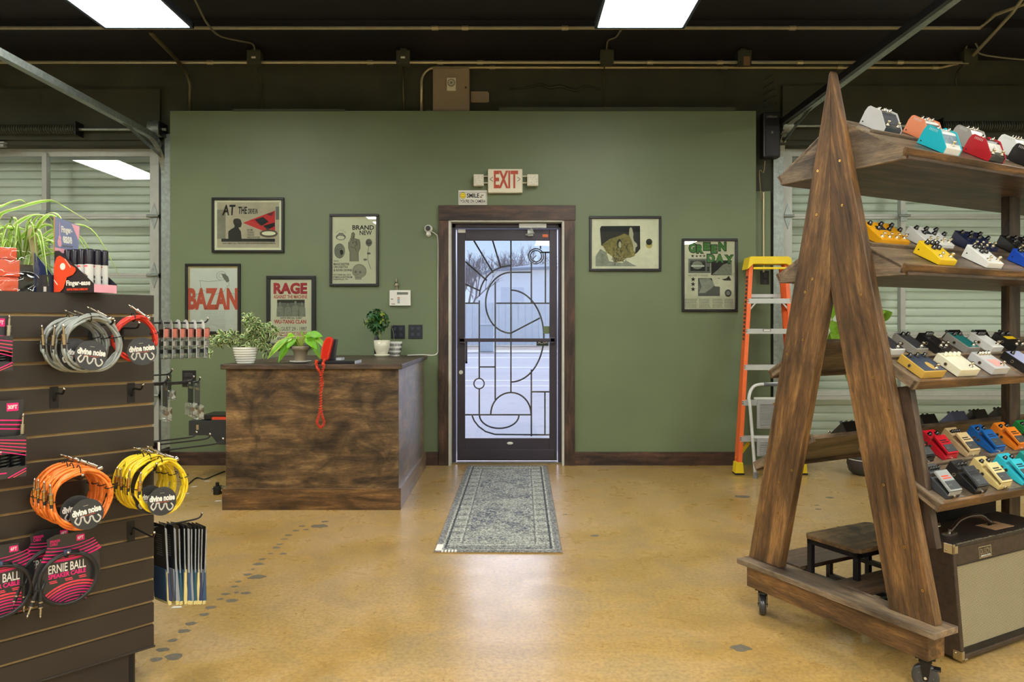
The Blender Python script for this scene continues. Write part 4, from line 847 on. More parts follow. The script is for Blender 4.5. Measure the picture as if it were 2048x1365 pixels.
def coily(path, r, wr, turns, m, mb):
    pts = spline(path, 40); L = len(pts); out = []
    for i, p in enumerate(pts):
        d = (pts[min(L-1, i+1)]-pts[max(0, i-1)]).normalized(); e = d.cross(V(0, 1, 0)); e = e.normalized() if e.length > .1 else V(1, 0, 0); g = d.cross(e); a = turns*2*math.pi*i/L; out.append(p+e*r*math.cos(a)+g*r*math.sin(a))
    mb.tube(out, wr, m, 5)
mb = MB(); f_ = 4.79
coily([V(k0-.005, 4.87, TZ+.03), V(k0-.01, 4.83, TZ-.0), P(648, 732, f_), P(641, 760, f_), P(642, 800, f_), P(638, 830, f_), P(634, 845, f_), P(641, 855, f_), P(648, 845, f_), P(643, 825, f_), P(641, 790, f_), P(645, 765, f_), P(640, 745, f_), P(634, 735, f_), V(xa+.0, 4.84, TZ+.02), V(xa+.005, 4.87, TZ+.012)], .0075, .0028, 100, K('cord_red', rgb(220, 66, 30), .3, coat=.3), mb)
mb.build('coiled_cord', o, True)
for px in (540, 574, 626): q = P(px, 726, 5.0); mb = MB(); [leafmesh(mb, (q.x, 5.0, TZ+.004), (q.x+.02*math.cos(a), 5.0+.02*math.sin(a), TZ+.008), .012, gcream, n=3) for a in (0, 2, 4)]; mb.build('fallen_leaf', label='pale curled leaf fallen on the countertop', cat='leaf', group='fallen leaves on the countertop')
# ============================================================ rug
m, t, b = newmat('woven_rug')
v = coords(t); sp = N(t, 'ShaderNodeSeparateXYZ'); t.links.new(v, sp.inputs[0]); X, Y = sp.outputs[0], sp.outputs[1]
HW, HL = .345, 1.205
ex = mth(t, 'SUBTRACT', HW, mth(t, 'ABSOLUTE', X)); ey = mth(t, 'SUBTRACT', HL, mth(t, 'ABSOLUTE', Y)); e = mth(t, 'MINIMUM', ex, ey)
fine = noise(t, coords(t, (1, .7, 1)), 85, 3, .85); med = noise(t, v, 26, 5, .75, 1.5); big = noise(t, v, 4, 2)
cream = rgb(178, 180, 170); grey = rgb(126, 128, 126); blue = rgb(88, 96, 116); dark = rgb(84, 88, 92)
field = ramp(t, med, [(.41, blue), (.49, grey), (.57, cream)]); field = mix(t, ramp(t, big, [(.4, (0, 0, 0, 1)), (.65, (.75, .75, .75, 1))]), field, cream)
wv = N(t, 'ShaderNodeTexWave', wave_type='RINGS'); wv.inputs['Scale'].default_value = 5; wv.inputs['Distortion'].default_value = 6; wv.inputs['Detail'].default_value = 2; t.links.new(coords(t, (3, 2.4, 1)), wv.inputs['Vector'])
per = mth(t, 'SINE', mth(t, 'MULTIPLY', mth(t, 'ADD', Y, X), 62)); motif = ramp(t, mth(t, 'ADD', mth(t, 'MULTIPLY', mth(t, 'SINE', mth(t, 'MULTIPLY', Y, 46)), .10), mth(t, 'ADD', mth(t, 'MULTIPLY', wv.outputs['Fac'], .3), mth(t, 'MULTIPLY', med, .5))), [(.22, dark), (.3, cream), (.42, cream), (.47, grey), (.53, cream)])
def band(lo, hi): return mth(t, 'MULTIPLY', mth(t, 'GREATER_THAN', e, lo), mth(t, 'LESS_THAN', e, hi))
cc = field; cc = mix(t, band(.0, .16), cc, motif); cc = mix(t, band(.137, .146), cc, grey); cc = mix(t, band(.125, .135), cc, cream); cc = mix(t, band(.05, .062), cc, dark); cc = mix(t, band(.038, .046), cc, cream); cc = mix(t, band(-.01, .036), cc, rgb(138, 138, 136))
cc = mix(t, .75, cc, ramp(t, fine, [(.42, (.22, .22, .25, 1)), (.56, (1.3, 1.3, 1.28, 1))]), 'MULTIPLY')
t.links.new(cc, b.inputs['Base Color']); b.inputs['Roughness'].default_value = .95; b.inputs['Specular IOR Level'].default_value = .1; bump(t, b, fine, .6, .003)
rug = thing('runner_rug', 'faded blue grey patterned runner rug in front of the door', 'rug', (-.059, 5.135, 0), math.radians(-.8))
mb = MB(); mb.box((-HW, -HL, .0012), (HW, HL, .009), m); r_ = mb.build('rug_pile', rug, bevel=.002)
mb = MB(); mb.box((-HW-.004, -HL-.004, .0005), (HW+.004, HL+.004, .004), K('rug_backing', rgb(150, 120, 70), .9)); mb.build('rug_backing', rug)
mb = MB(); mb.box((-HW+.005, -HL+.01, .009), (-HW+.04, -HL+.12, .0105), inkwht); [mb.box((-HW+.04+k*.018, -HL-.003, .004), (-HW+.05+k*.018, -HL+.02, .0108), inkwht) for k in range(5)]; mb.build('label_tag', rug)
# ============================================================ slatwall display on the left
E = V(-1.241, 2.53, 0); GA = math.atan2(.730, .683)
GM = Matrix.Translation(E) @ Matrix.Rotation(GA, 4, 'Z')      # x along the face towards its right end, y into the unit, z up
cg, sg = math.cos(GA), math.sin(GA)
def GL(px, py, y):            # point of the display's own frame seen at a photo pixel, at depth y from the face
    r = (px-CX)/F; x = (r*(E.y+cg*y)-E.x+sg*y)/(cg-sg*r)
    d = E.y+sg*x+cg*y; return V(x, y, H-(py-CY)/F*d)
def gthing(name, lab, cat, p, group=None): return thing(name, lab, cat, M=GM @ Matrix.Translation(p), group=group)
def gmb(p=None): return MB(GM @ Matrix.Translation(p) if p is not None else GM)
esp = paint('espresso_laminate', rgb(48, 41, 35), .38, var=.12, nscale=5)
mdf = paint('groove_mdf', rgb(176, 148, 100), .6, var=.12)
GW, GD, GTOP = 1.10, .62, 1.332
o = thing('slatwall_display', 'dark brown slatwall display unit with tan grooves at the left', 'display', M=GM)
mb = MB(); mb.box((-GW, .012, .119), (0, .02, GTOP), mdf); mb.box((-.02, .02, .119), (-.012, GD-.02, GTOP), mdf); mb.build('groove_backing', o)
mb = MB()
for k in range(16):
    z0, z1 = .119+.0762*k+(.0052 if k else 0), .119+.0762*(k+1)-.0052
    if k == 15: z1 = GTOP
    mb.box((-GW, 0, z0), (0, .0125, z1), esp); mb.box((-.0125, .0125, z0), (0, GD-.0125, z1), esp); mb.box((-GW, GD-.0125, z0), (0, GD, z1), esp)
mb.build('slat_panel', o)
mb = MB(); mb.box((-GW, .0125, GTOP-.03), (-.0125, GD-.0125, GTOP-.004), esp); mb.build('top_board', o)
mb = MB(); mb.box((-GW, -.004, .113), (.004, GD+.004, .119), esp); mb.box((-GW, .018, 0.0), (-.055, GD-.02, .113), esp); mb.box((-.075, .016, 0.0), (-.06, .018, .113), blackm); mb.build('base', o, bevel=.001)
# hooks -------------------------------------------------------------------
def hook(p, L, lab, end=False, plate=True, group='slatwall hooks', m=blackm, tip=chrome, drop=.006):
    """p: point on the face (own frame); rod leaves the face at right angles."""
    o = gthing('slatwall_hook', lab, 'hook', p, group)
    R = Matrix.Rotation(math.pi/2, 4, 'Z') if end else Matrix()      # the end face looks along +x
    M = GM @ Matrix.Translation(p) @ R
    mb = MB(M)
    if plate: mb.box((-.012, -.003, -.055), (.012, 0, .012), m); mb.build('bracket_plate', o, True, bevel=.001); mb = MB(M)
    mb.tube(spline([V(0, -.002, -.03), V(0, -.012, -.03), V(0, -.018, -.012), V(0, -.03, -.006), V(0, -L*.6, -.006), V(0, -L+.015, -.004), V(0, -L, .010)], 4), .0032, m, 6); mb.build('rod', o, True)
    mb = MB(M); mb.ball((0, -L, .012), .0045, tip, 8); mb.build('tip', o, True)
    return o
gfront, gend = 'slatwall hooks on the long face', 'slatwall hooks on the end face'
p = GL(108, 788, 0); hook(p+V(0, 0, .01), .105, 'empty black hook on the face above the orange cables')
p = GL(262, 779, 0); hook(p+V(0, 0, .01), .105, 'empty black hook near the right edge below the red cable')
p = GL(185, 646, 0); hook(p, .19, 'black hook carrying the grey cables')
p = GL(240, 653, 0); hook(p, .17, 'black hook carrying the red cable')
p = GL(118, 938, 0); hook(p, .23, 'black hook carrying the orange cables')
p = GL(262, 918, 0); hook(p, .22, 'black hook carrying the yellow cables')
p = GL(262, 1050, 0); hook(p, .20, 'black hook at the bottom right of the face above the string packs')
p = GL(105, 1092, 0); hook(p, .16, 'black hook carrying the black speaker cables')
# coiled cables -----------------------------------------------------------
cardm = paint('card_black', rgb(44, 44, 46), .35, coat=.3, var=.05); brass = paint('brass', rgb(196, 160, 92), .25, .9); nickel = paint('nickel', rgb(196, 188, 172), .2, .95)
def plug(mb, p, d, pl, sleeve, boot=cardm):     # jack plug: p boot end, d direction to the tip
    d = Vector(d).normalized(); p = Vector(p)
    mb.cyl(p-d*.022, p, .0042, boot, 10, .0052); mb.cyl(p, p+d*.028, .0062, pl, 14); mb.cyl(p+d*.012, p+d*.016, .0068, nickel, 14); mb.cyl(p+d*.028, p+d*.031, .0074, nickel, 14); mb.cyl(p+d*.031, p+d*.052, .0032, nickel, 10); mb.cyl(p+d*.053, p+d*.057, .0024, nickel, 10, .0034); mb.cyl(p+d*.057, p+d*.062, .0034, nickel, 10, .0008)
def squiggle(s=1.0):
    pts = []
    for x, y in ((-.028, -.004), (-.034, -.014), (-.027, -.024), (-.02, -.016), (-.017, -.006), (-.010, -.006), (-.008, -.018), (-.002, -.026), (.005, -.018), (.007, -.01), (.013, -.01), (.016, -.022), (.023, -.03), (.031, -.026), (.034, -.018), (.029, -.010)): pts.append(V(x*s, y*s, 0))
    return spline(pts, 4)
def coil_cable(px, py, y, R, loops, m, lab, group, card=True, plugl=True, rot=0., seed=1, cardpx=None, pl=None, rx=1.0, wire=.0040, boots=cardm):
    loops += 1
    r = random.Random(seed); c = GL(px, py, y); o = gthing('instrument_cable', lab, 'cable', c, group)
    mb = gmb(c); pts = []; n = 36
    for k in range(loops*n+1):
        a = 2*math.pi*k/n+1.4; lp = k/n; q = (lp*.618*3) % 1
        rr = R*(1-.11*abs(math.sin(lp*1.9+seed)))*(1+.02*math.sin(3*a+seed)); yy = (q-.5)*.032
        pts.append(V(rr*rx*math.cos(a), yy, rr*1.05*math.sin(a)+.004*math.sin(2*a+lp)))
    mb.tube(pts, wire, m, 7); mb.build('coiled_wire', o, True)
    for s_, lab_ in ((1, None), (-1, None)):
        mb = gmb(c)
        if s_ > 0:
            b0 = V(-R*rx*.97, -.016, -R*.15); mb.tube([V(-R*rx*.84, -.008, -R*.62), V(-R*rx*.95, -.014, -R*.35), b0], wire, m, 6); plug(mb, b0+V(0, 0, .012), (r.uniform(-.12, .05), -.1, 1), pl or nickel, nickel, boots)
        else:
            b0 = V(R*rx*.55, .012, R*.92); d = V(.75, .1, r.uniform(.1, .5)).normalized(); mb.cyl(b0, b0+V(.012, 0, .004), .0085, nickel, 12); plug(mb, b0-d*.004+V(0, 0, .01), d*-1+V(0, 0, .9), nickel, nickel, boots)
        mb.build('jack_plug', o, True)
    for a in (178, 15, 95):
        q = V(R*rx*.95*math.cos(math.radians(a)), 0, R*math.sin(math.radians(a))); t_ = V(-math.sin(math.radians(a)), 0, math.cos(math.radians(a))); e = V(math.cos(math.radians(a)), 0, math.sin(math.radians(a)))
        mb = gmb(c+q); mb.tube([e*(.014*math.cos(u))+V(0, .0175*math.sin(u), 0) for u in [i*math.pi/6 for i in range(12)]], .0016, rubber, 5, True); mb.build('cable_tie', o, True)
    if card:
        cc = GL(*cardpx, y-.022)-c if cardpx else V(0, -.02, -R*.35); M = GM @ Matrix.Translation(c+cc) @ Matrix.Rotation(rot, 4, 'Y') @ Matrix.Rotation(math.radians(90), 4, 'X') @ Matrix.Rotation(math.radians(-6), 4, 'X')
        mb = MB(M); mb.prism(ell(0, 0, .0455, .0455, 40), 0, .0008, cardm); mb.build('round_card', o, True)
        mb = MB(M); mb.text('divine noise', -.039, .000, .040, .020, .0009, inkwht, bold=.045, th=.0003); q = squiggle(); mb.pen([(p_.x, p_.y) for p_ in q], .0042, .0010, inkwht, .0003); mb.pen([(-.02, -.003), (.022, -.003)], .0012, .0009, K('card_orange', rgb(214, 90, 50)), .0003); mb.pen([(-.006, .026), (.006, .026)], .0012, .0009, nickel, .0003); mb.build('card_print', o, True)
    return o
greyw = paint('cable_grey_braid', rgb(150, 156, 152), .4, coat=.2, var=.05); redw = paint('cable_red', rgb(214, 50, 34), .3, coat=.4, var=.04); oraw = paint('cable_orange', rgb(244, 132, 48), .35, coat=.3, var=.04); yelw = paint('cable_yellow', rgb(238, 208, 34), .3, coat=.3, var=.04); blkw = paint('cable_black', rgb(34, 35, 36), .45, var=.05)
coil_cable(141, 689, .0-.05, .080, 6, greyw, 'grey instrument cable hanging furthest left and closest to the slats', 'grey coiled cables', True, seed=1, cardpx=(150, 706), rot=.15)
coil_cable(160, 690, -.10, .080, 6, greyw, 'grey instrument cable hanging between two other grey ones', 'grey coiled cables', True, seed=2, cardpx=(152, 712), rot=.2)
coil_cable(184, 688, -.155, .082, 6, greyw, 'frontmost grey instrument cable with a round black card', 'grey coiled cables', True, seed=3, cardpx=(182, 711), rot=.16)
coil_cable(270, 678, -.12, .070, 6, redw, 'red instrument cable with a round black card', None, True, seed=4, cardpx=(284, 703), rot=-.1, rx=.95, boots=cardm)
for i, (px, py, y, lab) in enumerate(((128, 985, -.05, 'orange instrument cable nearest the slats'), (137, 987, -.095, 'second orange instrument cable from the slats'), (149, 991, -.14, 'third orange instrument cable from the slats'), (163, 997, -.19, 'frontmost orange instrument cable with a round black card'))):
    coil_cable(px, py, y, .086, 7, oraw, lab, 'orange coiled cables', i >= 2, seed=10+i, cardpx=(174, 1029) if i == 3 else (154, 1022), rot=-.12, pl=brass)
for i, (px, py, y, lab) in enumerate(((277, 962, -.05, 'yellow instrument cable nearest the slats'), (288, 964, -.095, 'second yellow instrument cable from the slats'), (302, 967, -.14, 'third yellow instrument cable from the slats'), (324, 973, -.185, 'frontmost yellow instrument cable with a round black card'))):
    coil_cable(px, py, y, .084, 7, yelw, lab, 'yellow coiled cables', i >= 2, seed=20+i, cardpx=(324, 1003) if i == 3 else (300, 1000), rot=.05, pl=brass, rx=.92)
# carded black speaker cables
def pack(px, py, y, lab, seed, wide=1.0):
    c = GL(px, py, y); o = gthing('speaker_cable_pack', lab, 'cable', c, 'carded black speaker cables'); M = GM @ Matrix.Translation(c) @ Matrix.Rotation(math.radians(90), 4, 'X')
    pts = [(-.055, .118), (-.03, .128), (.05, .122), (.052, .10), (.075, .082), (.09, .05), (.094, .0), (.086, -.045), (.06, -.075), (0, -.09), (-.06, -.085), (-.086, -.05), (-.092, 0), (-.08, .045), (-.058, .075), (-.052, .095)]
    mb = MB(M); mb.prism(pts, -.001, 0, cardm); mb.build('card', o, True)
    mb = MB(M)
    for k in range(5): mb.pen(ell(.0, .17, .14+k*.009, .085+k*.010, 14, 248, 302), .0022+k*.0006, .0002+k*.00005, pink, .0003)
    for k in range(7): mb.pen(ell(.02, -.125, .115-k*.008, .10-k*.009, 14, 60, 135), .0052-k*.0005, .0002, coral if k < 2 else pink, .0003)
    mb.text('SPEAKER\nCABLE', -.046, .096, -.018, .113, .0003, pink, bold=.02); mb.prism(rect(.026, .098, .048, .116), .0001, .0005, pink); mb.text('6FT', .029, .102, .045, .112, .0007, inkwht, bold=.03)
    mb.text('ERNIE BALL', -.050, .012, .052, .038, .0006, inkwht, bold=.012); mb.text('SPEAKER CABLE', -.050, -.004, .052, .010, .0006, pink, bold=.03)
    for q in (-.048, -.006, .032): mb.prism(rect(q, -.013, q+.020, -.0105), .0006, .0009, coral); mb.prism(rect(q+.002, -.018, q+.022, -.0155), .0006, .0009, coral)
    mb.prism(ell(0, .055, .055, .012, 16, 200, 340), .0002, .0005, coral); mb.build('card_print', o, True)
    mb = gmb(c); r = random.Random(seed); pts = []
    for k in range(3*32+1):
        a = 2*math.pi*k/32+1.2; lp = k/32; rr = .082*(1-.07*abs(math.sin(lp*2.1))); pts.append(V(rr*math.cos(a), -.010-.009*abs(math.sin(lp*2.6)), rr*.98*math.sin(a)-.008))
    mb.tube(pts, .0042, blkw, 7); mb.build('coiled_wire', o, True)
    for q, d in ((V(-.074, -.018, -.045), V(-.02, 0, -1)), (V(-.088, -.012, -.04), V(-.35, 0, -1))):
        mb = gmb(c); mb.tube([q+V(.012, .004, .045), q+V(.002, 0, .02), q], .004, blkw, 6); plug(mb, q, d, blkw, nickel, blkw); mb.build('jack_plug', o, True)
    for a in (190, 300): e = V(math.cos(math.radians(a)), 0, math.sin(math.radians(a))); mb = gmb(c+e*.08+V(0, -.012, -.008)); mb.tube([e*(.011*math.cos(u))+V(0, .012*math.sin(u), 0) for u in [i*math.pi/6 for i in range(12)]], .0013, rubber, 5, True); mb.build('cable_tie', o, True)
    mb = gmb(c); mb.box((-.012, -.021, .068), (.006, -.006, .08), K('velcro_blue', rgb(64, 76, 104), .7)); mb.build('strap', o, True, bevel=.002)
pack(101, 1140, -.035, 'black speaker cable card hanging behind the front one', 31); pack(134, 1150, -.11, 'frontmost black speaker cable on a magenta striped card', 32)
pack(-2, 1176, -.05, 'carded black cable cut by the left edge of the photo', 33)
# boxed coiled cables at the left edge
def cbox(px0, px1, pyt, pym, pyb, lab, soft):
    y = -.06; a = GL(px0, pyt, y); b_ = GL(px1, pyb, y); m0 = GL(px1, pym, y).z; t_ = GL(px1, pyt, y).z; o = gthing('cable_box', lab, 'cable box', V((a.x+b_.x)/2, y, b_.z), 'boxed coiled cables at the left edge'); x0, x1, zb = a.x, b_.x, b_.z; h = m0-zb
    mb = gmb(); mb.box((x0, y, t_-.1), (x1-.012, y+.003, t_), cardm) if False else None
    mb.box((x0, -.055, zb), (x1, -.052, t_), cardm); mb.box((x0, -.09, zb), (x1, -.055, zb+.002), cardm); mb.box((x1-.002, -.09, zb), (x1, -.055, m0), cardm); mb.box((x0, -.093, m0-h*.42), (x1, -.09, m0), cardm); mb.box((x0, -.093, zb), (x1, -.09, zb+h*.26), cardm); mb.build('carton', o, True)
    M = GM @ Matrix(((1, 0, 0, 0), (0, 0, -1, -.093), (0, 1, 0, 0), (0, 0, 0, 1))); mb = MB(M)
    for k in range(5): mb.pen([(x0, m0-.006-k*.008), (x0+(x1-x0)*.5, m0-.008-k*.0085), (x1-.002, m0-.016-k*.011)], .0026, .0001, coral if k % 2 else pink, .0003)
    mb.pen([(x1-.045, zb+.002), (x1-.002, zb+.024)], .003, .0001, pink, .0003); mb.pen([(x1-.032, zb+.002), (x1-.002, zb+.016)], .002, .0001, coral, .0003)
    mb.text('BALL', x1-.12, m0-h*.36, x1-.062, m0-h*.25, .0003, inkwht, bold=.015); mb.text('CABLE', x1-.12, m0-h*.415, x1-.062, m0-h*.37, .0003, pink, bold=.02); mb.prism(rect(x1-.09, zb+h*.12, x1-.05, zb+h*.15), .0003, .0006, pink)
    mb.prism(rect(x1-.042, t_-.032, x1-.012, t_-.008), -.0375, -.0368, pink); mb.text('30FT', x1-.039, t_-.026, x1-.015, t_-.014, -.0366, inkwht, bold=.03)
    for k in range(3): mb.pen([(x0, t_-.05-k*.012), (x1-.004, t_-.062-k*.013)], .004, -.0372, pink, .0004)
    mb.build('carton_print', o, True)
    mb = gmb()
    for q in range(4):
        xx = x1-.022-q*.03; mb.tube([V(xx+.011*math.cos(u*1.0), -.073+.011*math.sin(u), zb+.004+(m0-zb-.006)*u/(6.283*12)) for u in [i*.5236 for i in range(144)]], .0036, blkw, 5)
    mb.build('coiled_wire', o, True); mb = gmb(); plug(mb, V(x1-.006, -.07, m0+.0), (.05, 0, 1), nickel, nickel, nickel); mb.build('jack_plug', o, True)
cbox(-60, 47, 800, 868, 950, 'black and magenta carton of coiled cable at the left edge, lower one', True)
cbox(-80, 20, 632, 672, 741, 'black and magenta carton of coiled cable at the left edge, upper one', True)
# end face ----------------------------------------------------------------
def EP(px, py, y): return GL(px, py, y)
orf = paint('spool_orange', rgb(236, 78, 34), .35, coat=.3)
p0 = EP(322, 640, .05)
hook(V(0, .07, EP(340, 643, .07).z), EP(416, 640, .07).x, 'long hook on the end face carrying the orange string winders', True)
for i, px in enumerate((322, 339, 355, 371, 387, 403)):
    c = EP(px, 648, .07); o = gthing('winder_pack', 'clear blister pack with an orange spool hanging from the end of the slatwall', 'blister pack', c, 'orange spool packs on the end hook')
    R = GM @ Matrix.Translation(c); mb = MB(R)
    mb.prism([(-.035, .012), (.035, .012), (.035, -.112), (-.035, -.112)], 0, .0012, K('pack_white', rgb(214, 216, 212), .4), Matrix(((0, 0, 1, 0), (1, 0, 0, 0), (0, 1, 0, 0), (0, 0, 0, 1)))) if i == 99 else None
    # clear tray facing the viewer, card edge and rounded header
    hd = [(-.024, -.02), (-.024, .0), (-.015, .012), (.0, .016), (.015, .012), (.024, .0), (.024, -.02)]
    YZ = Matrix(((0, 0, 1, 0), (1, 0, 0, 0), (0, 1, 0, 0), (0, 0, 0, 1)))
    mb.prism(hd, 0, .001, K('pack_white', rgb(214, 216, 212), .4), YZ); mb.box((0, -.024, -.125), (.001, -.021, -.02), K('pack_white', rgb(214, 216, 212), .4)); mb.build('header_card', o, True)
    mb = MB(R); mb.box((.001, -.022, -.05), (.018, .022, -.018), orf); mb.build('spool', o, True, bevel=.003)
    mb = MB(R); mb.box((.0, -.024, -.055), (.022, .024, -.015), clear); mb.box((0, -.022, -.088), (.02, .022, -.056), clear); mb.box((0, -.02, -.127), (.017, .022, -.089), clear); mb.build('blister', o, True, bevel=.003)
    mb = MB(R); mb.box((.003, -.015, -.108), (.012, .018, -.094), K('pack_slate', rgb(92, 100, 114), .5)); mb.box((.004, -.012, -.08), (.014, .014, -.064), K('pack_beige', rgb(180, 174, 160), .5)); mb.build('winder', o, True)
for i, (x0, y0, y1, lab, m_) in enumerate(((330, 764, 842, 'small black tool card at the edge of the slatwall', cardm), (381, 762, 832, 'teal backed tool card hanging mid air on the end hook', paint('card_teal', rgb(58, 82, 78), .5)), (394, 764, 838, 'black tool card at the tip of the end hook', cardm), (338, 748, 800, 'pale green card half hidden behind the small black tool card', paint('card_green', rgb(120, 150, 120), .5)))):
    yy = (.10, .12, .15, .2)[i]; c = EP(x0, y0, yy); o = gthing('slide_pack', lab, 'blister pack', c, 'glass slide packs on the end hooks'); R = GM @ Matrix.Translation(c) @ Matrix.Rotation(math.radians(-8), 4, 'Z')
    h = c.z-EP(x0, y1, yy).z; mb = MB(R); mb.box((0, -.036, -h*.62), (.001, .036, 0), m_); mb.box((.0, .034, -h*.62), (.003, .037, 0), inkwht); mb.build('header_card', o, True)
    mb = MB(R); [mb.box((-.0006, -.028, -h*(.3+k*.045)), (0, .028-.006*(k % 2), -h*(.315+k*.045)), inkgry) for k in range(6)]; mb.box((-.0006, -.028, -h*.16), (0, .02, -h*.22), K('card_cream', rgb(196, 186, 140))); mb.box((-.0006, .0, -h*.03), (0, .028, -h*.1), inkwht); mb.build('card_print', o, True)
    mb = MB(R); mb.box((-.012, -.036, -h), (.016, .036, -h*.62), clear); mb.build('blister', o, True, bevel=.003)
    mb = MB(R); mb.cyl((0, -.024, -h*.8), (0, .022, -h*.8), .009, K('slide_brown', rgb(84, 70, 60), .3, .4)); mb.cyl((0, .022, -h*.8), (0, .026, -h*.8), .01, brass); mb.build('guitar_slide', o, True)
    hook(V(0, yy, c.z+.003), c.x+.012, 'thin hook on the end face carrying the %s' % ('small black card', 'teal card', 'outermost black card', 'pale green card')[i], True, False, gend)
for i, (px, py, yy, lab) in enumerate(((393, 869, .12, 'empty lower hook on the end face, shortest of the three'), (420, 873, .16, 'empty lower hook on the end face, middle of the three'), (446, 882, .12, 'empty lower hook on the end face, longest of the three'))):
    c = EP(px, py, yy); hook(V(0, yy, c.z-.004), c.x, lab, True, False)
c = EP(325, 893, .08); mb = gmb(c); mb.box((-.03, -.03, -.06), (-.028, .03, .02), cardm); mb.box((-.028, -.03, -.06), (-.02, -.027, .02), inkwht); mb.build('small_pack', label='dark blister card behind the yellow cables on the end face', cat='blister pack')
# hanging packs of strings, fanned out along one hook
foil = [paint('strings_blue', rgb(54, 84, 118), .4), paint('strings_cream', rgb(222, 206, 138), .5), paint('strings_grey', rgb(150, 156, 164), .4), paint('strings_navy', rgb(50, 62, 100), .4), paint('strings_teal', rgb(40, 84, 104), .4)]
hook(V(0, .06, EP(330, 1048, .06).z), EP(404, 1050, .06).x, 'lower hook on the end face carrying the string packs', True)
xs = [316, 324, 333, 341, 349, 356, 362, 368, 374, 380, 386, 393, 401]
for i, px in enumerate(xs):
    c = EP(px, 1052+ (px-316)*.02, .06); o = gthing('string_pack', 'black backed pack of strings fanned on the lowest end hook', 'string pack', c, 'string packs fanned on the end hook')
    rz = math.radians(random.Random(i).uniform(-10, 10)); R = GM @ Matrix.Translation(c) @ Matrix.Rotation(math.radians(-3+i*.4), 4, 'Y') @ Matrix.Rotation(rz, 4, 'Z'); top = 0.008
    mb = MB(R); mb.box((0, -.044, -.16), (.001, .044, top), cardm); mb.box((.0, -.0455, -.16), (.004, -.044, top-.01), foil[2]); mb.build('header_card', o, True)
    mb = MB(R); a, b_ = foil[i % 5], foil[(i*2+1) % 5]
    mb.prism([(.0, -.16), (.003, -.10), (.006, -.16), (.011, -.262), (.003, -.27), (-.004, -.262)], -.045, .045, b_, Matrix(((1, 0, 0, 0), (0, 0, 1, 0), (0, 1, 0, 0), (0, 0, 0, 1)))); mb.box((-.004, -.04, -.265), (-.001, .046, -.15), a); mb.build('strings_bag', o, True)
    mb = MB(R); mb.box((-.003, -.046, -.275), (.008, .046, -.262), foil[1]); mb.build('bag_hem', o, True, bevel=.001)
    mb = MB(R); [mb.box((-.0005, -.02, -.03-k*.008), (0, .02-.004*(k % 3), -.033-k*.008), inkgry) for k in range(10)]; mb.build('card_print', o, True)
# on top of the display ---------------------------------------------------
o = None; TOPZ = GTOP
def topP(px, y): p = GL(px, 0, y); p.z = TOPZ; return p
blue_ = paint('carton_periwinkle', rgb(124, 134, 172), .6); pk = paint('carton_pink', rgb(232, 168, 184), .6); bk = paint('carton_black', rgb(40, 38, 40), .5); gor = paint('carton_orange', rgb(234, 76, 38), .5); kraft = paint('kraft_board', rgb(168, 128, 78), .8)
x1 = .0; x0 = -.162; wid = .162; GKEEP = GM      # the open carton stands turned on the display top
GM = Matrix.Translation((-1.313, 2.29, 0)) @ Matrix.Rotation(math.atan2(-.30, .93), 4, 'Z') @ Matrix.Translation((0, -.03, 0))
o = gthing('counter_display_box', 'open black carton with an orange guitar and small spray cans on the slatwall', 'display box', V((x0+x1)/2, .075, TOPZ))
XZ = Matrix(((1, 0, 0, 0), (0, 0, -1, 0), (0, 1, 0, 0), (0, 0, 0, 1)))
h1 = .135; sidep = [(x0, TOPZ), (x1, TOPZ), (x1, TOPZ+.028), (x0+.02, TOPZ+h1), (x0, TOPZ+h1)]
def FY(y): return GM @ Matrix(((1, 0, 0, 0), (0, 0, -1, y), (0, 1, 0, 0), (0, 0, 0, 1)))
mb = MB(FY(.03)); mb.prism(sidep, -.002, 0, bk); mb.build('side_panel', o, True)
mb = MB(FY(.12)); mb.prism([(x0, TOPZ), (x1, TOPZ), (x1, TOPZ+.028), (x0+.02, TOPZ+h1), (x0, TOPZ+h1)], 0, .002, K('carton_navy', rgb(30, 30, 48))); mb.build('side_panel', o, True)
mb = gmb(); mb.box((x0, .032, TOPZ), (x0+.002, .118, TOPZ+h1), bk); mb.box((x1-.002, .032, TOPZ), (x1, .118, TOPZ+.026), bk); mb.box((x1, .032, TOPZ), (x1+.001, .118, TOPZ+.026), pk); mb.box((x0, .032, TOPZ), (x1, .118, TOPZ+.002), bk); mb.build('front_and_base', o, True)
mb = MB(FY(.0278)); L_ = wid; S = lambda u, v: (x0+u*L_, TOPZ+v*h1)
mb.prism([S(*p) for p in ((.01, .02), (.16, .02), (.25, .1), (.32, .28), (.34, .36), (.5, .42), (.58, .52), (.56, .58), (.42, .66), (.36, .74), (.3, .8), (.16, .88), (.08, .84), (.03, .7), (.01, .6))], 0, .0005, gor)
mb.prism([(S(.24, .62)[0]+.011*math.cos(a*.314), S(.24, .62)[1]+.011*math.sin(a*.314)) for a in range(20)], .0006, .001, inkwht)
for k in range(3): mb.pen([S(.30+k*.03, .79-k*.04), S(.38+k*.03, .68-k*.04)], .0018, .0006, inkwht)
mb.pen([S(.02, .3), S(.1, .2)], .003, .0006, inkwht)
mb.text('Finger-ease', *S(.33, .13), *S(.94, .29), .0003, inkwht, bold=.03); mb.text('GUITAR STRING LUBRICANT', *S(.34, .05), *S(.88, .10), .0003, gor, bold=.03); mb.build('side_print', o, True)
hw = [V(x0+.012, .05, TOPZ+h1-.002), V(x0+.055, .19, TOPZ+h1+.0)]
lid = GM @ frame(V(x0+.001, .03, TOPZ+h1-.004), V(0, 1, 0), V(0, 0, 1)) @ Matrix.Rotation(math.radians(-5), 4, 'X') @ Matrix.Diagonal((.80, 1.08, 1, 1))
LW, LH = .122, .108
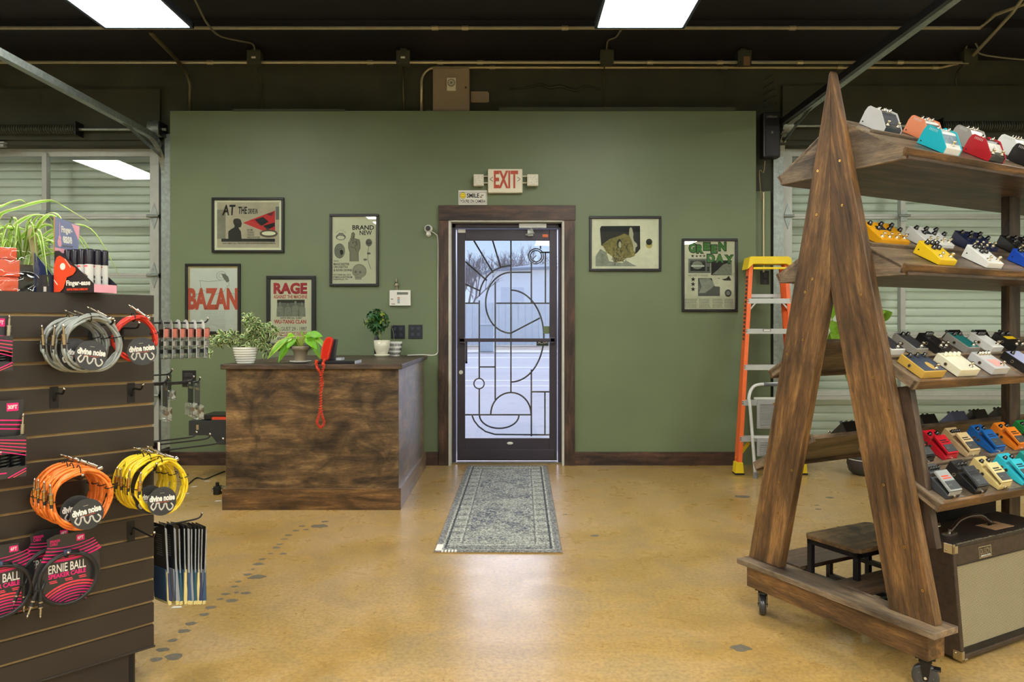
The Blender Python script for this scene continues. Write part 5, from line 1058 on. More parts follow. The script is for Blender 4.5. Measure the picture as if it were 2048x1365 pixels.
mb = MB(lid); mb.prism([(0, 0), (LW*.86, -.004), (LW*1.02, LH*.84), (.012, LH)], 0, .0016, blue_); mb.prism([(-.001, 0), (-.0005, .001), (.011, LH), (.012, LH)], -.003, .0016, kraft); mb.build('lid', o, True)
mb = MB(lid); mb.prism([(LW*.7, LH*.86), (LW*1.0, LH*.82), (LW*.93, LH*.4)], .0017, .002, pk); mb.prism([(0.001, .001), (LW*.86, -.003), (LW*.87, .01), (.002, .014)], .0017, .002, pk)
mb.text('Finger-', .036, .056, .086, .082, .0018, inkwht, bold=.03); mb.text('ease', .040, .03, .082, .052, .0018, inkwht, bold=.03); mb.pen([(.03, .09), (.026, .045)], .002, .0018, pk); mb.prism(ell(.024, .030, .009, .013, 14), .0018, .0021, pk); mb.prism(ell(.026, .044, .006, .008, 12), .0018, .0021, pk); mb.text('GUITAR STRING LUBRICANT', .036, .019, .084, .024, .0018, inkgry, bold=.02); mb.build('lid_print', o, True)
can0 = None
for r_ in range(4):
    for q in range(4):
        x = x0+.040+r_*.0285; y = .047+q*.028
        if q > 2: continue
        labc = 'slim spray can with white guitar label and dark cap in the open carton'
        M = GM @ Matrix.Translation(V(x, y, TOPZ+.002))
        if can0 is None:
            can0 = thing('spray_can', labc, 'spray can', M=M, group='spray cans in the open carton')
            mb = MB(); mb.lathe([(.0125, 0), (.0125, .088)], K('can_white', rgb(214, 216, 214), .35), 18); mb.build('can_body', can0)
            mb = MB(); mb.lathe([(.0128, .088), (.0128, .132), (.011, .137), (.0001, .137)], K('can_cap', rgb(28, 26, 40), .3), 18); mb.build('cap', can0)
            mb = MB(Matrix(((1, 0, 0, 0), (0, 0, -1, -.0127), (0, 1, 0, 0), (0, 0, 0, 1)))); mb.prism(rect(-.007, .080, .007, .084), 0, .0004, coral); mb.text('Fin', -.003, .044, .008, .056, 0, inkblk, bold=.03); mb.text('e', .0, .03, .007, .04, 0, inkblk, bold=.03); mb.prism(ell(-.004, .022, .0045, .008, 12), 0, .0004, K('guitar_brown', rgb(150, 96, 30))); mb.pen([(-.004, .03), (-.004, .06)], .0015, 0, K('guitar_brown', rgb(150, 96, 30))); mb.build('label', can0)
        else: copy_thing(can0, M)
GM = GKEEP
# small dark blue boxes
o = gthing('small_carton', 'dark navy carton beside the guitar spray box', 'carton', topP(95, .05)); a, b_ = topP(84, .05), topP(110, .05)
mb = gmb(); mb.box((a.x, .05, TOPZ), (b_.x-.002, .11, TOPZ+.058), K('carton_navy2', rgb(36, 40, 70))); mb.build('carton', o, True); mb = gmb(); mb.box((a.x+.001, .0492, TOPZ+.001), (a.x+.02, .05, TOPZ+.057), bk); mb.box((a.x+.004, .049, TOPZ+.004), (a.x+.012, .0492, TOPZ+.02), inkwht); mb.build('carton_label', o, True)
c = topP(82, .14); mb = gmb(); mb.prism([(c.x-.02, TOPZ), (c.x+.04, TOPZ), (c.x+.04, TOPZ+.05), (c.x-.02, TOPZ+.135)], 0, .004, K('leaflet_blue', rgb(44, 60, 112)), Matrix(((1, 0, 0, 0), (0, 0, -1, .14), (0, 1, 0, 0), (0, 0, 0, 1)))); mb.build('leaflet_holder', label='blue slanted leaflet holder behind the navy carton', cat='leaflet holder')
# orange boxes in shrink wrap
bo = paint('box_orange', rgb(232, 92, 48), .45, coat=.3); wrap = glassy('shrink_wrap', (.95, .95, .95, 1), 1.3, .05)
for i, (za, zb, xr, lab) in enumerate(((0, .044, 37, 'orange box in torn shrink wrap, bottom of the stack'), (.045, .098, 40, 'orange box in crumpled shrink wrap, second from the bottom'), (.099, .135, 34, 'orange box in shrink wrap, top of the stack at the left edge'))):
    b_ = topP(xr, .02); o = gthing('orange_box', lab, 'box', V(b_.x-.1, .02, TOPZ+za), 'shrink wrapped orange boxes'); mb = gmb(); mb.box((b_.x-.22, .02, TOPZ+za+.001), (b_.x, .15, TOPZ+zb), bo); mb.build('carton', o, True, bevel=.002)
    r = random.Random(40+i); mb = gmb(); n = 9; pts = []
    grid = [[V(b_.x-.06+.012*a+r.uniform(-.004, .004)+(.012*(a > 4)), .016-r.uniform(0, .012), TOPZ+za+(zb-za)*k/4+r.uniform(-.003, .005)) for k in range(5)] for a in range(n)]
    mb.add([p for g in grid for p in g], [(a*5+k, (a+1)*5+k, (a+1)*5+k+1, a*5+k+1) for a in range(n-1) for k in range(4)], wrap, True); mb.build('shrink_wrap', o, True)
# spider plant
c = topP(45, .30); o = gthing('spider_plant', 'spider plant with long arching striped leaves on the slatwall top', 'potted plant', c)
mb = gmb(); mb.lathe([(.05, 0), (.07, .08), (.072, .10), (.062, .10), (.06, .085), (.0001, .085)], K('dark_pot', rgb(40, 42, 40), .5), 24, Matrix.Translation(c)); mb.build('pot', o, True)
def blade(mb, pts, w_):
    pts = spline(pts, 6); L = len(pts); rows = []
    for i, p in enumerate(pts):
        d = (pts[min(L-1, i+1)]-pts[max(0, i-1)]).normalized(); s = d.cross(V(.15, -.8, .55)).normalized(); u = i/(L-1); ww = w_*(1-u**2.5)*min(1, .55+u*2)
        rows.append([p-s*ww/2, p-s*ww*.27+V(0, .001, -.0015), p+s*ww*.27+V(0, .001, -.0015), p+s*ww/2])
    vs = [q for r in rows for q in r]
    for k, m_ in ((0, spw), (1, spg), (2, spw)): mb.add(vs, [(i*4+k, i*4+k+1, i*4+k+5, i*4+k+4) for i in range(L-1)], m_, True)
spg = paint('spider_green', rgb(128, 180, 48), .4, var=.12); spw = paint('spider_cream', rgb(206, 220, 150), .4, var=.06)
mb = gmb(); r = random.Random(77); b0 = c+V(0, 0, .09)
def gp(px, py, y=.28): return GL(px, py, y)
targ = [[gp(0, 440), gp(40, 415), gp(95, 403), gp(135, 412), gp(176, 448, .2)], [gp(20, 470), gp(60, 432), gp(95, 440), gp(112, 485)], [gp(30, 500), gp(60, 455), gp(92, 480), gp(108, 520)], [gp(20, 520), gp(55, 470), gp(90, 480), gp(112, 500)], [gp(-10, 430), gp(10, 410), gp(35, 402), gp(48, 410)], [gp(10, 540), gp(40, 478), gp(75, 490), gp(108, 545)], [gp(30, 540), gp(62, 500), gp(90, 520), gp(112, 550)], [gp(40, 560), gp(60, 500), gp(66, 540), gp(80, 583)], [gp(40, 560), gp(52, 520), gp(70, 560), gp(78, 585)], [gp(30, 500), gp(0, 472), gp(-30, 480), gp(-60, 520)], [gp(20, 480), gp(50, 478), gp(90, 490), gp(100, 487)], [gp(0, 460), gp(40, 458), gp(75, 470), gp(100, 520)], [gp(10, 500), gp(20, 470), gp(36, 459)], [gp(40, 560), gp(30, 520), gp(60, 505), gp(106, 542)]]
for t_ in targ:
    pts = [b0]+[V(p.x, p.y+r.uniform(-.05, .05), p.z) for p in t_]; blade(mb, pts, r.uniform(.012, .018))
for k in range(34):
    a = r.uniform(0, 6.283); L = r.uniform(.12, .3); hh = r.uniform(.05, .18); d = V(math.cos(a), math.sin(a)*.8, 0)
    blade(mb, [b0, b0+d*L*.35+V(0, 0, hh*.9), b0+d*L*.75+V(0, 0, hh), b0+d*L*1.1+V(0, 0, hh*.4-.05*r.random()*3)], r.uniform(.009, .015))
mb.build('leaves', o, True)
mb = gmb(); a_ = GL(63, 452, .22); b_ = GL(72, 545, .22); mb.prism([(a_.x-.012, a_.z-.02), (a_.x, a_.z), (a_.x+.014, a_.z-.012), (b_.x+.008, b_.z), (b_.x-.006, b_.z)], 0, .002, K('kraft_tag', rgb(176, 168, 120), .8), Matrix(((1, 0, 0, 0), (0, 0, -1, .22), (0, 1, 0, 0), (0, 0, 0, 1)))); mb.build('plant_tag', o, True)
# ============================================================ A-frame pedal stand
A0 = V(.973, 3.137, 0); wd = V(.464, -.886, 0).normalized(); qd = V(.886, .464, 0).normalized()
SM = Matrix.Translation(A0) @ Matrix.Rotation(math.atan2(wd.y, wd.x), 4, 'Z')     # x across the A, y along the shelves, z up
def Sp(a, b, z): return SM @ V(a, b, z)
st_ = thing('pedal_stand', 'tall dark wood A shaped display stand on casters with four shelf levels', 'display stand', M=SM)
def sb(name, o, x, y, poly, t, mat, bevel=.002):   # plank given in the stand's own frame
    return board(name, st_, SM @ frame(o, x, y), poly, t, mat, bevel)
AC, ZA = .415, 2.204
def aframe(b0, name='leg', z0=.224, t=.038):
    # left and right boards leaning to a shared apex; grain along the board
    for s_ in (-1, 1):
        foot_o, foot_i = V(AC+s_*.415, b0, z0), V(AC+s_*.245, b0, z0); crotch = V(AC, b0, 1.374); apex = V(AC+.0*s_, b0, ZA); top = V(AC+s_*.006, b0, ZA-.012)
        x = (V(AC+s_*.085, 0, 1.6)-V(AC+s_*.33, 0, z0)).normalized(); y = V(0, -1, 0).cross(x) if s_ < 0 else V(0, 1, 0).cross(x)
        M = SM @ frame((foot_i.x, b0+(t if s_ < 0 else 0), z0), x, y); iv = (SM.inverted() @ M).inverted()
        poly = [(lambda q: (q.x, q.y))(iv @ V(p.x, b0, p.z)) for p in (foot_o, foot_i, crotch, apex, top)]
        o = board(name, st_, M, poly, t, W_A, .003)
aframe(.06)
aframe(2.30)
scr = MB(SM)
for a, z in ((.36, 1.83), (.46, 1.85), (.355, 1.66), (.47, 1.68), (.30, 1.36), (.335, 1.41), (.55, 1.34), (.21, 1.11), (.29, 1.17), (.60, 1.04), (.66, .93), (.14, .90), (.17, .58), (.235, .64), (.64, .66), (.72, .46), (.16, .45), (.785, .33)):
    scr = MB(SM); scr.cyl((a, .0605, z), (a, .0575, z), .005, brass, 10); scr.cyl((a, .0575, z), (a, .057, z), .002, rubber, 6); scr.build('screw', st_, True)
# base plank, beam, stringer, centre posts
for b0 in (0.0, 2.25):
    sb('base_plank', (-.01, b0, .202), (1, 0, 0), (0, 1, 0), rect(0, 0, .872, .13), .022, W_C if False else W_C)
    sb('base_beam', (.028, b0+.02, .202), (1, 0, 0), (0, 0, -1), rect(0, 0, .806, .088), -.0, W_A) if False else sb('base_beam', (.028, b0+.11, .114), (1, 0, 0), (0, 0, 1), rect(0, 0, .80, .088), .09, W_A)
sb('stringer', (.33, .13, .175), (0, 1, 0), (-1, 0, 0), rect(0, -.13, 2.12, 0), .025, W_B)
for b0 in (1.235,): sb('centre_post', (AC-.02, b0+.087, .2), (0, 0, 1), (0, -1, 0), rect(0, 0, 1.66, .087), .038, W_B)
# casters
def caster(a, b, rot):
    o = MB(); c = Sp(a, b, 0); M = Matrix.Translation(c) @ Matrix.Rotation(rot, 4, 'Z')
    k = bpy.data.objects.new('caster', None); COL.objects.link(k); k.parent = st_; k.matrix_basis = SM.inverted() @ M
    mb = MB(); mb.box((-.03, -.03, .108), (.03, .03, .114), blackm); mb.cyl((0, 0, .098), (0, 0, .108), .022, blackm, 16); mb.prism([(-.016, .10), (.018, .10), (.014, .07), (.008, .032), (-.006, .032), (-.014, .07)], -.019, -.0165, blackm, Matrix(((1, 0, 0, 0), (0, 0, 1, 0), (0, 1, 0, 0), (0, 0, 0, 1)))); mb.prism([(-.016, .10), (.018, .10), (.014, .07), (.008, .032), (-.006, .032), (-.014, .07)], .0165, .019, blackm, Matrix(((1, 0, 0, 0), (0, 0, 1, 0), (0, 1, 0, 0), (0, 0, 0, 1)))); mb.box((-.02, -.019, .094), (.02, .019, .098), blackm); mb.build('fork', k)
    mb = MB(); R = Matrix.Translation((0, 0, .042)) @ Matrix.Rotation(math.pi/2, 4, 'X'); mb.lathe([(.029, -.014), (.038, -.014), (.042, -.010), (.042, .010), (.038, .014), (.029, .014)], K('wheel_tread', rgb(48, 50, 52), .3, coat=.5), 28, R)
    mb.lathe([(.029, -.012), (.008, -.006)], blackm, 20, R); mb.lathe([(.008, .006), (.029, .012)], blackm, 20, R)
    mb.cyl((0, -.021, .042), (0, .021, .042), .005, chrome, 10)
    for q in range(5): a_ = q*1.2566; mb.bar((.008*math.cos(a_), -.009, .042+.008*math.sin(a_)), (.025*math.cos(a_), -.013, .042+.025*math.sin(a_)), .003, .004, K('wheel_spoke', rgb(120, 124, 126), .3, .6)); mb.bar((.008*math.cos(a_), .009, .042+.008*math.sin(a_)), (.025*math.cos(a_), .013, .042+.025*math.sin(a_)), .003, .004, K('wheel_spoke', rgb(120, 124, 126), .3, .6))
    mb.build('wheel', k)
    mb = MB(); mb.box((.018, -.016, .07), (.046, .016, .076), black); mb.build('brake_lever', k, bevel=.002)
caster(.075, .065, math.radians(70)); caster(.79, .065, math.radians(-30)); caster(.075, 2.31, 1.); caster(.79, 2.31, 0.)
# shelves ----------------------------------------------------------------
B0, B1 = .100, 2.30
LV = [dict(c=.412, h=.290, zt=1.850, s=.62, top=.0, closed=True), dict(c=.406, h=.293, zt=1.440, s=.55, top=.0, closed=True), dict(c=.404, h=.333, zt=1.030, s=.62, top=.10, closed=False), dict(c=.404, h=.419, zt=.624, s=.54, top=.115, closed=False)]
for L in LV:
    c, h, zt, s, tp_ = L['c'], L['h'], L['zt'], L['s'], L['top']; th = math.atan(s); L['th'] = th; sl_ = (h-tp_)/math.cos(th); L['len'] = sl_
    for sd in (1, -1):
        o_ = V(c+sd*h, B0 if sd > 0 else B1, zt); x = V(0, sd, 0); y = V(-sd*math.cos(th), 0, math.sin(th))
        L['M%d' % sd] = SM @ frame(o_, x, y)
        M = L['M%d' % sd]
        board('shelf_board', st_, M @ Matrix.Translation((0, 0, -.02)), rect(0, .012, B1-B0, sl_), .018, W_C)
        board('front_lip', st_, M @ Matrix.Translation((0, 0, -.034)), rect(0, 0, B1-B0, .014), .036, W_A)
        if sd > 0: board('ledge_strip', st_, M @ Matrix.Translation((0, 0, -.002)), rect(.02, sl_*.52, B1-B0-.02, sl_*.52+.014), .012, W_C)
        # end rail
        mb_ = [(0, 0), (sl_, 0), (sl_, .03), (0, .03)]
        Mr = SM @ frame((c+sd*h, B0-.0, zt), y, V(0, 0, 1).cross(V(0, 1, 0)) if False else V(0, sd, 0).cross(y))
        if not L['closed']:
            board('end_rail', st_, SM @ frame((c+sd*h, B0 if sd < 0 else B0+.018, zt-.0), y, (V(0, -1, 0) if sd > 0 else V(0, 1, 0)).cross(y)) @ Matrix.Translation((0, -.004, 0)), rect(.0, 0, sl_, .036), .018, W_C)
    if L['closed']:
        zb = zt-.034; zp = zt+s*h
        for bb in (B0, B1-.018):
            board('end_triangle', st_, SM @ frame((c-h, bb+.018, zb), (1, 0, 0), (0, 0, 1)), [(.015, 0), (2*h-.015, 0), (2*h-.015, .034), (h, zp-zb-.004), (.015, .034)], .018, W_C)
        sb('bottom_panel', (c-h+.006, B0+.02, zb), (0, 1, 0), (-1, 0, 0), rect(0, -2*h+.012, B1-B0-.04, 0), .012, W_B)
# second plank behind the right leg and short brackets
for b0 in (.12,):
    x = (V(AC+.085, 0, 1.6)-V(AC+.33, 0, .224)).normalized(); y = V(0, 1, 0).cross(x)
    board('inner_brace', st_, SM @ frame((AC+.36, b0, .46), x, y), rect(0, -.09, .56, .02), .03, W_B)
    x2 = V(-x.x, 0, x.z); board('inner_brace', st_, SM @ frame((AC-.27, b0+.03, .60), x2, V(0, -1, 0).cross(x2)), rect(0, -.03, .18, .06), .03, W_B)

# pedals -----------------------------------------------------------------
def pixel_b(px, a):
    r = (px-CX)/F; return (r*(A0.y+wd.y*a)-(A0.x+wd.x*a))/(qd.x-r*qd.y)
COLC = {}
def pc(name, c, **k): return K('pedal_'+name, c, k.get('rough', .32), coat=.3, var=.04)
knobm = paint('knob_black', rgb(20, 20, 22), .25, coat=.5)
def knob(mb, x, y, z, r, m=None, h=.012, M=None): mb.lathe([(r, 0), (r, h*.35), (r*.8, h*.45), (r*.74, h), (.0001, h+.0005)], m or knobm, 12, (M or Matrix()) @ Matrix.Translation((x, y, z)))
def switch(mb, x, y, z, M=None, m=None):
    m = m or nickel; T_ = (M or Matrix()) @ Matrix.Translation((x, y, z)); mb.lathe([(.008, 0), (.008, .003), (.0045, .003), (.0045, .011), (.0062, .012), (.0062, .017), (.0045, .019), (.0001, .019)], m, 12, T_)
def jack(mb, x, y, z, s, M=None):
    mb.cyl((x, y, z), (x+s*.003, y, z), .0065, nickel, 12, M=M); mb.cyl((x+s*.003, y, z), (x+s*.0035, y, z), .0035, rubber, 10, M=M)
def pedal(lev, tier, px, kind, lab, col, face=None, w=.075, kn=3, sw=1, knm=None, extra=None, far=False, u=None, group=None):
    L = LV[lev]; M0 = L['M-1'] if far else L['M1']; sl_ = L['len']; u0 = u if u is not None else ((.018, .52*sl_+.016)[tier])
    a = L['c']+(L['h']-u0*math.cos(L['th']))*(-1 if far else 1); b = pixel_b(px, a); xloc = (B1-b) if far else b-B0
    M = M0 @ Matrix.Translation((xloc, u0, .0002))
    o = thing('effects_pedal', lab, 'guitar pedal', M=M, group=group or 'guitar pedals on the A shaped stand')
    X = Matrix(((0, 0, 1, 0), (1, 0, 0, 0), (0, 1, 0, 0), (0, 0, 0, 1)))    # prism in (y, z) swept along x
    face = face or col
    if kind == 'tall':        # high cheeked box: coloured side plates with slots, lighter deck between
        l = .118; prof = [(0, 0), (0, .024), (.046, .066), (.054, .072), (.104, .074), (.113, .068), (l, .05), (l, 0)]
        for s_ in (-1, 1):
            mb = MB(); x0 = -w/2 if s_ < 0 else w/2-.003; mb.prism(prof, x0, x0+.003, col, X)
            for q in range(6): mb.box((x0-.0004, .062+q*.0065, .058), (x0+.0034, .0645+q*.0065, .068), K('slot_light', rgb(200, 200, 196), .4))
            mb.cyl((x0-.001, .106, .012), (x0+.004, .106, .012), .003, rubber, 8); mb.build('side_plate', o, bevel=.0008)
        mb = MB(); mb.prism([(.002, 0), (.002, .022), (.048, .060), (.056, .066), (.104, .068), (l-.003, .048), (l-.003, 0)], -w/2+.003, w/2-.003, face, X); mb.build('enclosure', o)
        mb = MB(); th = math.atan2(.038, .046); D = frame((0, .004, .0238), (1, 0, 0), (0, .046, .038)); mb.prism(rect(-w/2+.006, .018, w/2-.006, .056), .0005, .0012, extra or K('deck_slate', rgb(74, 84, 96), .4, var=.5, nscale=90), D); mb.build('deck_print', o)
        for q in range(kn): mb = MB(); knob(mb, -w/2+.018+q*(w-.036)/max(1, kn-1), .078, .068, .007, knm or nickel); mb.build('knob', o)
        for q in range(sw): mb = MB(); switch(mb, (-.6+1.2*q/max(1, sw-1) if sw > 1 else 0)*w*.5, .013, .03, None, gold); mb.build('foot_switch', o)
    elif kind in ('wedge', 'box'):
        l = (.112 if kind == 'wedge' else .108); h0, h1_ = (.022, .052) if kind == 'wedge' else (.030, .034)
        mb = MB(); mb.prism([(0, 0), (0, h0), (l, h1_), (l, 0)], -w/2, w/2, col, X); mb.build('enclosure', o, bevel=.0018)
        D = frame((0, 0, h0), (1, 0, 0), (0, l, h1_-h0)); Ld = math.hypot(l, h1_-h0)
        if face is not col or extra: mb = MB(); mb.prism(rect(-w/2+.004, .005, w/2-.004, Ld-.005), .0002, .0009, face, D); (extra(mb, D, w, Ld) if callable(extra) else None); mb.build('face_plate', o)
        pos = []
        rows = (kn+2)//3 if kn > 4 else 1
        for q in range(kn):
            rr, cc_ = (q % 2, q//2) if kn > 4 else (0, q); n_ = (kn+1)//2 if kn > 4 else kn
            pos.append((-w/2+.02+(cc_+(.35 if rr else 0))*(w-.042)/max(1, n_-1), Ld*(.82-.24*rr)))
        if kn == 1: pos = [(-w/2+.022, Ld*.8)]
        for x, y in pos: mb = MB(D); knob(mb, x, y, .0008, .0085 if kn <= 4 else .0095, knm, .014); mb.build('knob', o)
        for q in range(sw): mb = MB(D); switch(mb, (-w/2+.02+q*(w-.04)/max(1, sw-1)) if sw > 1 else w*.18, Ld*.17, .0008, None, nickel if kind == 'box' else gold); mb.build('foot_switch', o)
        if kind == 'box': mb = MB(); jack(mb, -w/2, l*.55, .016, -1); mb.build('jack_socket', o)
        else: mb = MB(); mb.cyl((-w/2-.0006, l*.86, .02), (-w/2, l*.86, .02), .003, rubber, 8); mb.build('side_hole', o)
    else:                     # compact with treadle
        l = .125; mb = MB(); mb.prism([(0, 0), (0, .014), (.012, .020), (.082, .034), (.084, .044), (l, .052), (l, 0)], -w/2, w/2, col, X); mb.build('enclosure', o, bevel=.0018)
        mb = MB(); D = frame((0, .004, .026), (1, 0, 0), (0, .078, .026)); mb.prism(rect(-w/2+.003, 0, w/2-.003, .082), 0, .009, face, D); mb.prism([(0, .014), (0, .030), (.004, .026), (.004, .014)], -w/2+.003, w/2-.003, face, X); td = mb.build('treadle', o, bevel=.0015)
        mb = MB(D); mb.prism(rect(-w/2+.008, .006, w/2-.008, .038), .0092, .0108, K('pad_rubber', rgb(66, 70, 74), .6)); mb.build('rubber_pad', td)
        mb = MB(D); im_ = inkora if extra == 'OD' else inkblk; mb.prism(rect(-w/2+.012, .055, w/2-.022, .060), .0092, .0096, im_); mb.prism(rect(-w/2+.012, .047, w/2-.014, .051), .0092, .0096, im_); mb.text('BOSS', -w/2+.012, .019, -w/2+.03, .025, .011, inkgry, bold=.02); mb.build('lettering', td)
        for q in range(kn): mb = MB(frame((0, .098, .0465), (1, 0, 0), (0, .041, .008))); knob(mb, -w/2+.014+q*(w-.028)/max(1, kn-1), .004, 0, .0068 if kn > 2 else .0085, knm, .011); mb.build('knob', o)
        mb = MB(); mb.cyl((0, -.005, .010), (0, .002, .010), .006, chrome, 12); mb.build('thumb_screw', o); mb = MB(); jack(mb, -w/2, .088, .018, -1); jack(mb, -w/2, .070, .018, -1) if kn == 2 else None; mb.build('jack_socket', o)
    return o
Wt = 'on the top shelf'
sil = pc('silver', rgb(196, 198, 200)); gbk = pc('graphite', rgb(56, 58, 62)); whp = pc('white', rgb(226, 228, 226)); blp = pc('black', rgb(26, 26, 28)); tealp = pc('teal', rgb(24, 176, 196)); redp = pc('red', rgb(178, 24, 36)); orp = pc('burnt_orange', rgb(222, 132, 90)); gyp = pc('grey', rgb(150, 148, 142))
deckd = K('deck_dark', rgb(60, 64, 70), .4, var=.5, nscale=90); deckw = K('deck_white', rgb(206, 204, 196), .4, var=.3, nscale=90)
pedal(0, 1, 1782, 'tall', 'silver sided pedal with a dark deck at the left end of the top shelf', sil, gbk, .10, 3, 2, extra=deckd)
pedal(0, 1, 1868, 'tall', 'burnt orange sided pedal on the upper row of the top shelf', orp, whp, .10, 3, 2, extra=deckd)
pedal(0, 1, 1958, 'tall', 'grey sided pedal behind the red one on the top shelf', gyp, whp, .10, 3, 2, extra=deckw)
pedal(0, 1, 2046, 'tall', 'white sided pedal with silver knobs at the right of the top shelf', whp, whp, .10, 4, 2, extra=deckw)
pedal(0, 0, 1902, 'tall', 'bright teal sided pedal at the front of the top shelf', tealp, whp, .10, 2, 1, extra=K('deck_blue', rgb(100, 124, 140), .4, var=.5, nscale=90))
pedal(0, 0, 1991, 'tall', 'dark red sided pedal at the front of the top shelf', redp, blp, .10, 2, 2, extra=deckw)
pedal(0, 0, 2078, 'tall', 'black sided pedal with red slots at the front right of the top shelf', blp, blp, .10, 2, 2, extra=redp)
must = pc('mustard', rgb(222, 160, 26)); yel = pc('yellow', rgb(228, 192, 26)); nav = pc('navy', rgb(22, 34, 72)); blu = pc('cobalt', rgb(16, 74, 190))
def lcd(mb, D, w, Ld): mb.prism(rect(-w*.25, Ld*.55, w*.05, Ld*.75), .001, .0016, K('lcd_dark', rgb(50, 54, 66), .2), D)
pedal(1, 1, 1788, 'wedge', 'mustard yellow wide pedal with four switches on the second shelf', must, must, .17, 6, 4, extra=lcd)
pedal(1, 1, 1879, 'wedge', 'white wide pedal with four switches on the second shelf', whp, whp, .17, 6, 4, extra=lcd)
pedal(1, 1, 1969, 'wedge', 'navy wide pedal with four switches on the second shelf', nav, nav, .17, 6, 4, extra=lcd)
pedal(1, 1, 2058, 'wedge', 'black wide pedal beside the navy one on the second shelf', blp, blp, .17, 6, 4, extra=lcd)
pedal(1, 0, 1893, 'wedge', 'bright yellow pedal with black knobs at the front of the second shelf', yel, yel, .10, 5, 2)
pedal(1, 0, 1988, 'wedge', 'white pedal with black knobs at the front of the second shelf', whp, whp, .10, 5, 2)
pedal(1, 0, 2078, 'wedge', 'cobalt blue pedal at the front right of the second shelf', blu, blu, .10, 5, 2)
golp = pc('gold', rgb(196, 160, 72)); crm = pc('cream', rgb(226, 222, 196)); tel = pc('deep_teal', rgb(28, 112, 112)); lil = pc('lilac', rgb(176, 182, 222)); slt = pc('navy_face', rgb(46, 58, 78))
def omega(mb, D, w, Ld): mb.pen([(-.02+.022*math.cos(a), .018+.030*math.sin(a)) for a in [k*math.pi/10 for k in range(11)]], .006, .001, golp) if False else (mb.pen(ell(0, Ld*.18, .014, .028, 10, 0, 180), .005, .001, golp, .0006) if False else mb.prism(ell(.006, Ld*.30, .016, .022, 16), .001, .0016, golp, D))
pedal(2, 0, 1864, 'box', 'gold pedal with a navy face at the front corner of the third shelf', golp, slt, .125, 3, 1, extra=omega)
pedal(2, 0, 1934, 'box', 'cream pedal with cream knobs on the third shelf', crm, crm, .12, 4, 1, knm=crm)
def pinkp(mb, D, w, Ld): mb.prism(rect(-w*.3, Ld*.12, w*.3, Ld*.5), .001, .0016, K('print_salmon', rgb(222, 160, 150), .5), D)
pedal(2, 0, 1998, 'box', 'silver pedal with a salmon pink print on the third shelf', sil, sil, .10, 4, 1, knm=nickel, extra=pinkp)
pedal(2, 0, 2062, 'box', 'black pedal with a pale lilac face at the right of the third shelf', blp, lil, .10, 1, 1)
pedal(2, 1, 1790, 'box', 'white pedal with a dark face half hidden behind the stand leg', whp, gbk, .08, 2, 1)
pedal(2, 1, 1838, 'box', 'plain grey metal pedal on the back row of the third shelf', gyp, gbk, .072, 2, 1)
pedal(2, 1, 1886, 'box', 'black pedal with four black knobs on the third shelf back row', blp, blp, .072, 4, 2, knm=knobm)
pedal(2, 1, 1942, 'box', 'grey pedal with a deep teal face on the third shelf', gyp, tel, .078, 2, 1)
pedal(2, 1, 1990, 'box', 'white pedal with black knobs on the third shelf back row', whp, whp, .075, 4, 1)
def yl(mb, D, w, Ld): mb.prism(rect(-w*.4, Ld*.5, w*.4, Ld*.68), .001, .0016, yel, D)
pedal(2, 1, 2038, 'box', 'black pedal with a yellow band on the third shelf back row', blp, blp, .085, 2, 2, extra=yl)
tanp = pc('tan', rgb(196, 170, 128)); bl4 = pc('blue', rgb(18, 98, 178)); or4 = pc('orange', rgb(244, 138, 34)); gr4 = pc('green', rgb(30, 136, 66)); cy4 = pc('cyan', rgb(44, 190, 212)); tl4 = pc('turquoise', rgb(24, 150, 140)); rd4 = pc('crimson', rgb(204, 24, 44)); gd4 = pc('pale_gold', rgb(206, 186, 124)); ork = pc('orange_knob', rgb(232, 140, 40)); slv4 = pc('light_grey', rgb(158, 162, 162))
pedal(3, 1, 1853, 'compact', 'black compact pedal with orange topped knobs on the lowest shelf', blp, blp, .072, 4, knm=ork, extra='OD')
pedal(3, 1, 1900, 'compact', 'crimson compact pedal on the lowest shelf', rd4, rd4, .072, 2, extra='Loop Station')
pedal(3, 1, 1944, 'compact', 'tan compact pedal on the lowest shelf', tanp, pc('tan_light', rgb(222, 196, 146)), .072, 4, extra='Acoustic')
pedal(3, 1, 1995, 'compact', 'blue compact pedal on the lowest shelf', bl4, bl4, .072, 2, extra='Blues Driver')
pedal(3, 1, 2041, 'compact', 'orange compact pedal on the lowest shelf', or4, or4, .072, 2, extra='Distortion')
pedal(3, 1, 2084, 'compact', 'green compact pedal cut by the right edge of the photo', gr4, gr4, .072, 2, extra='Phaser')
pedal(3, 0, 1905, 'compact', 'dark grey compact pedal with light grey treadle at the lowest shelf corner', gbk, slv4, .072, 4, extra='OD')
pedal(3, 0, 1960, 'compact', 'black compact pedal at the front of the lowest shelf', blp, gbk, .072, 3, extra='Tuner')
pedal(3, 0, 2007, 'compact', 'pale gold compact pedal at the front of the lowest shelf', gd4, pc('pale_gold_light', rgb(222, 206, 150)), .072, 2, extra='Chorus')
pedal(3, 0, 2054, 'compact', 'cyan compact pedal at the front of the lowest shelf', cy4, cy4, .072, 2, extra='Delay')
pedal(3, 0, 2098, 'compact', 'turquoise compact pedal at the far front right of the lowest shelf', tl4, tl4, .072, 2, extra='Reverb')
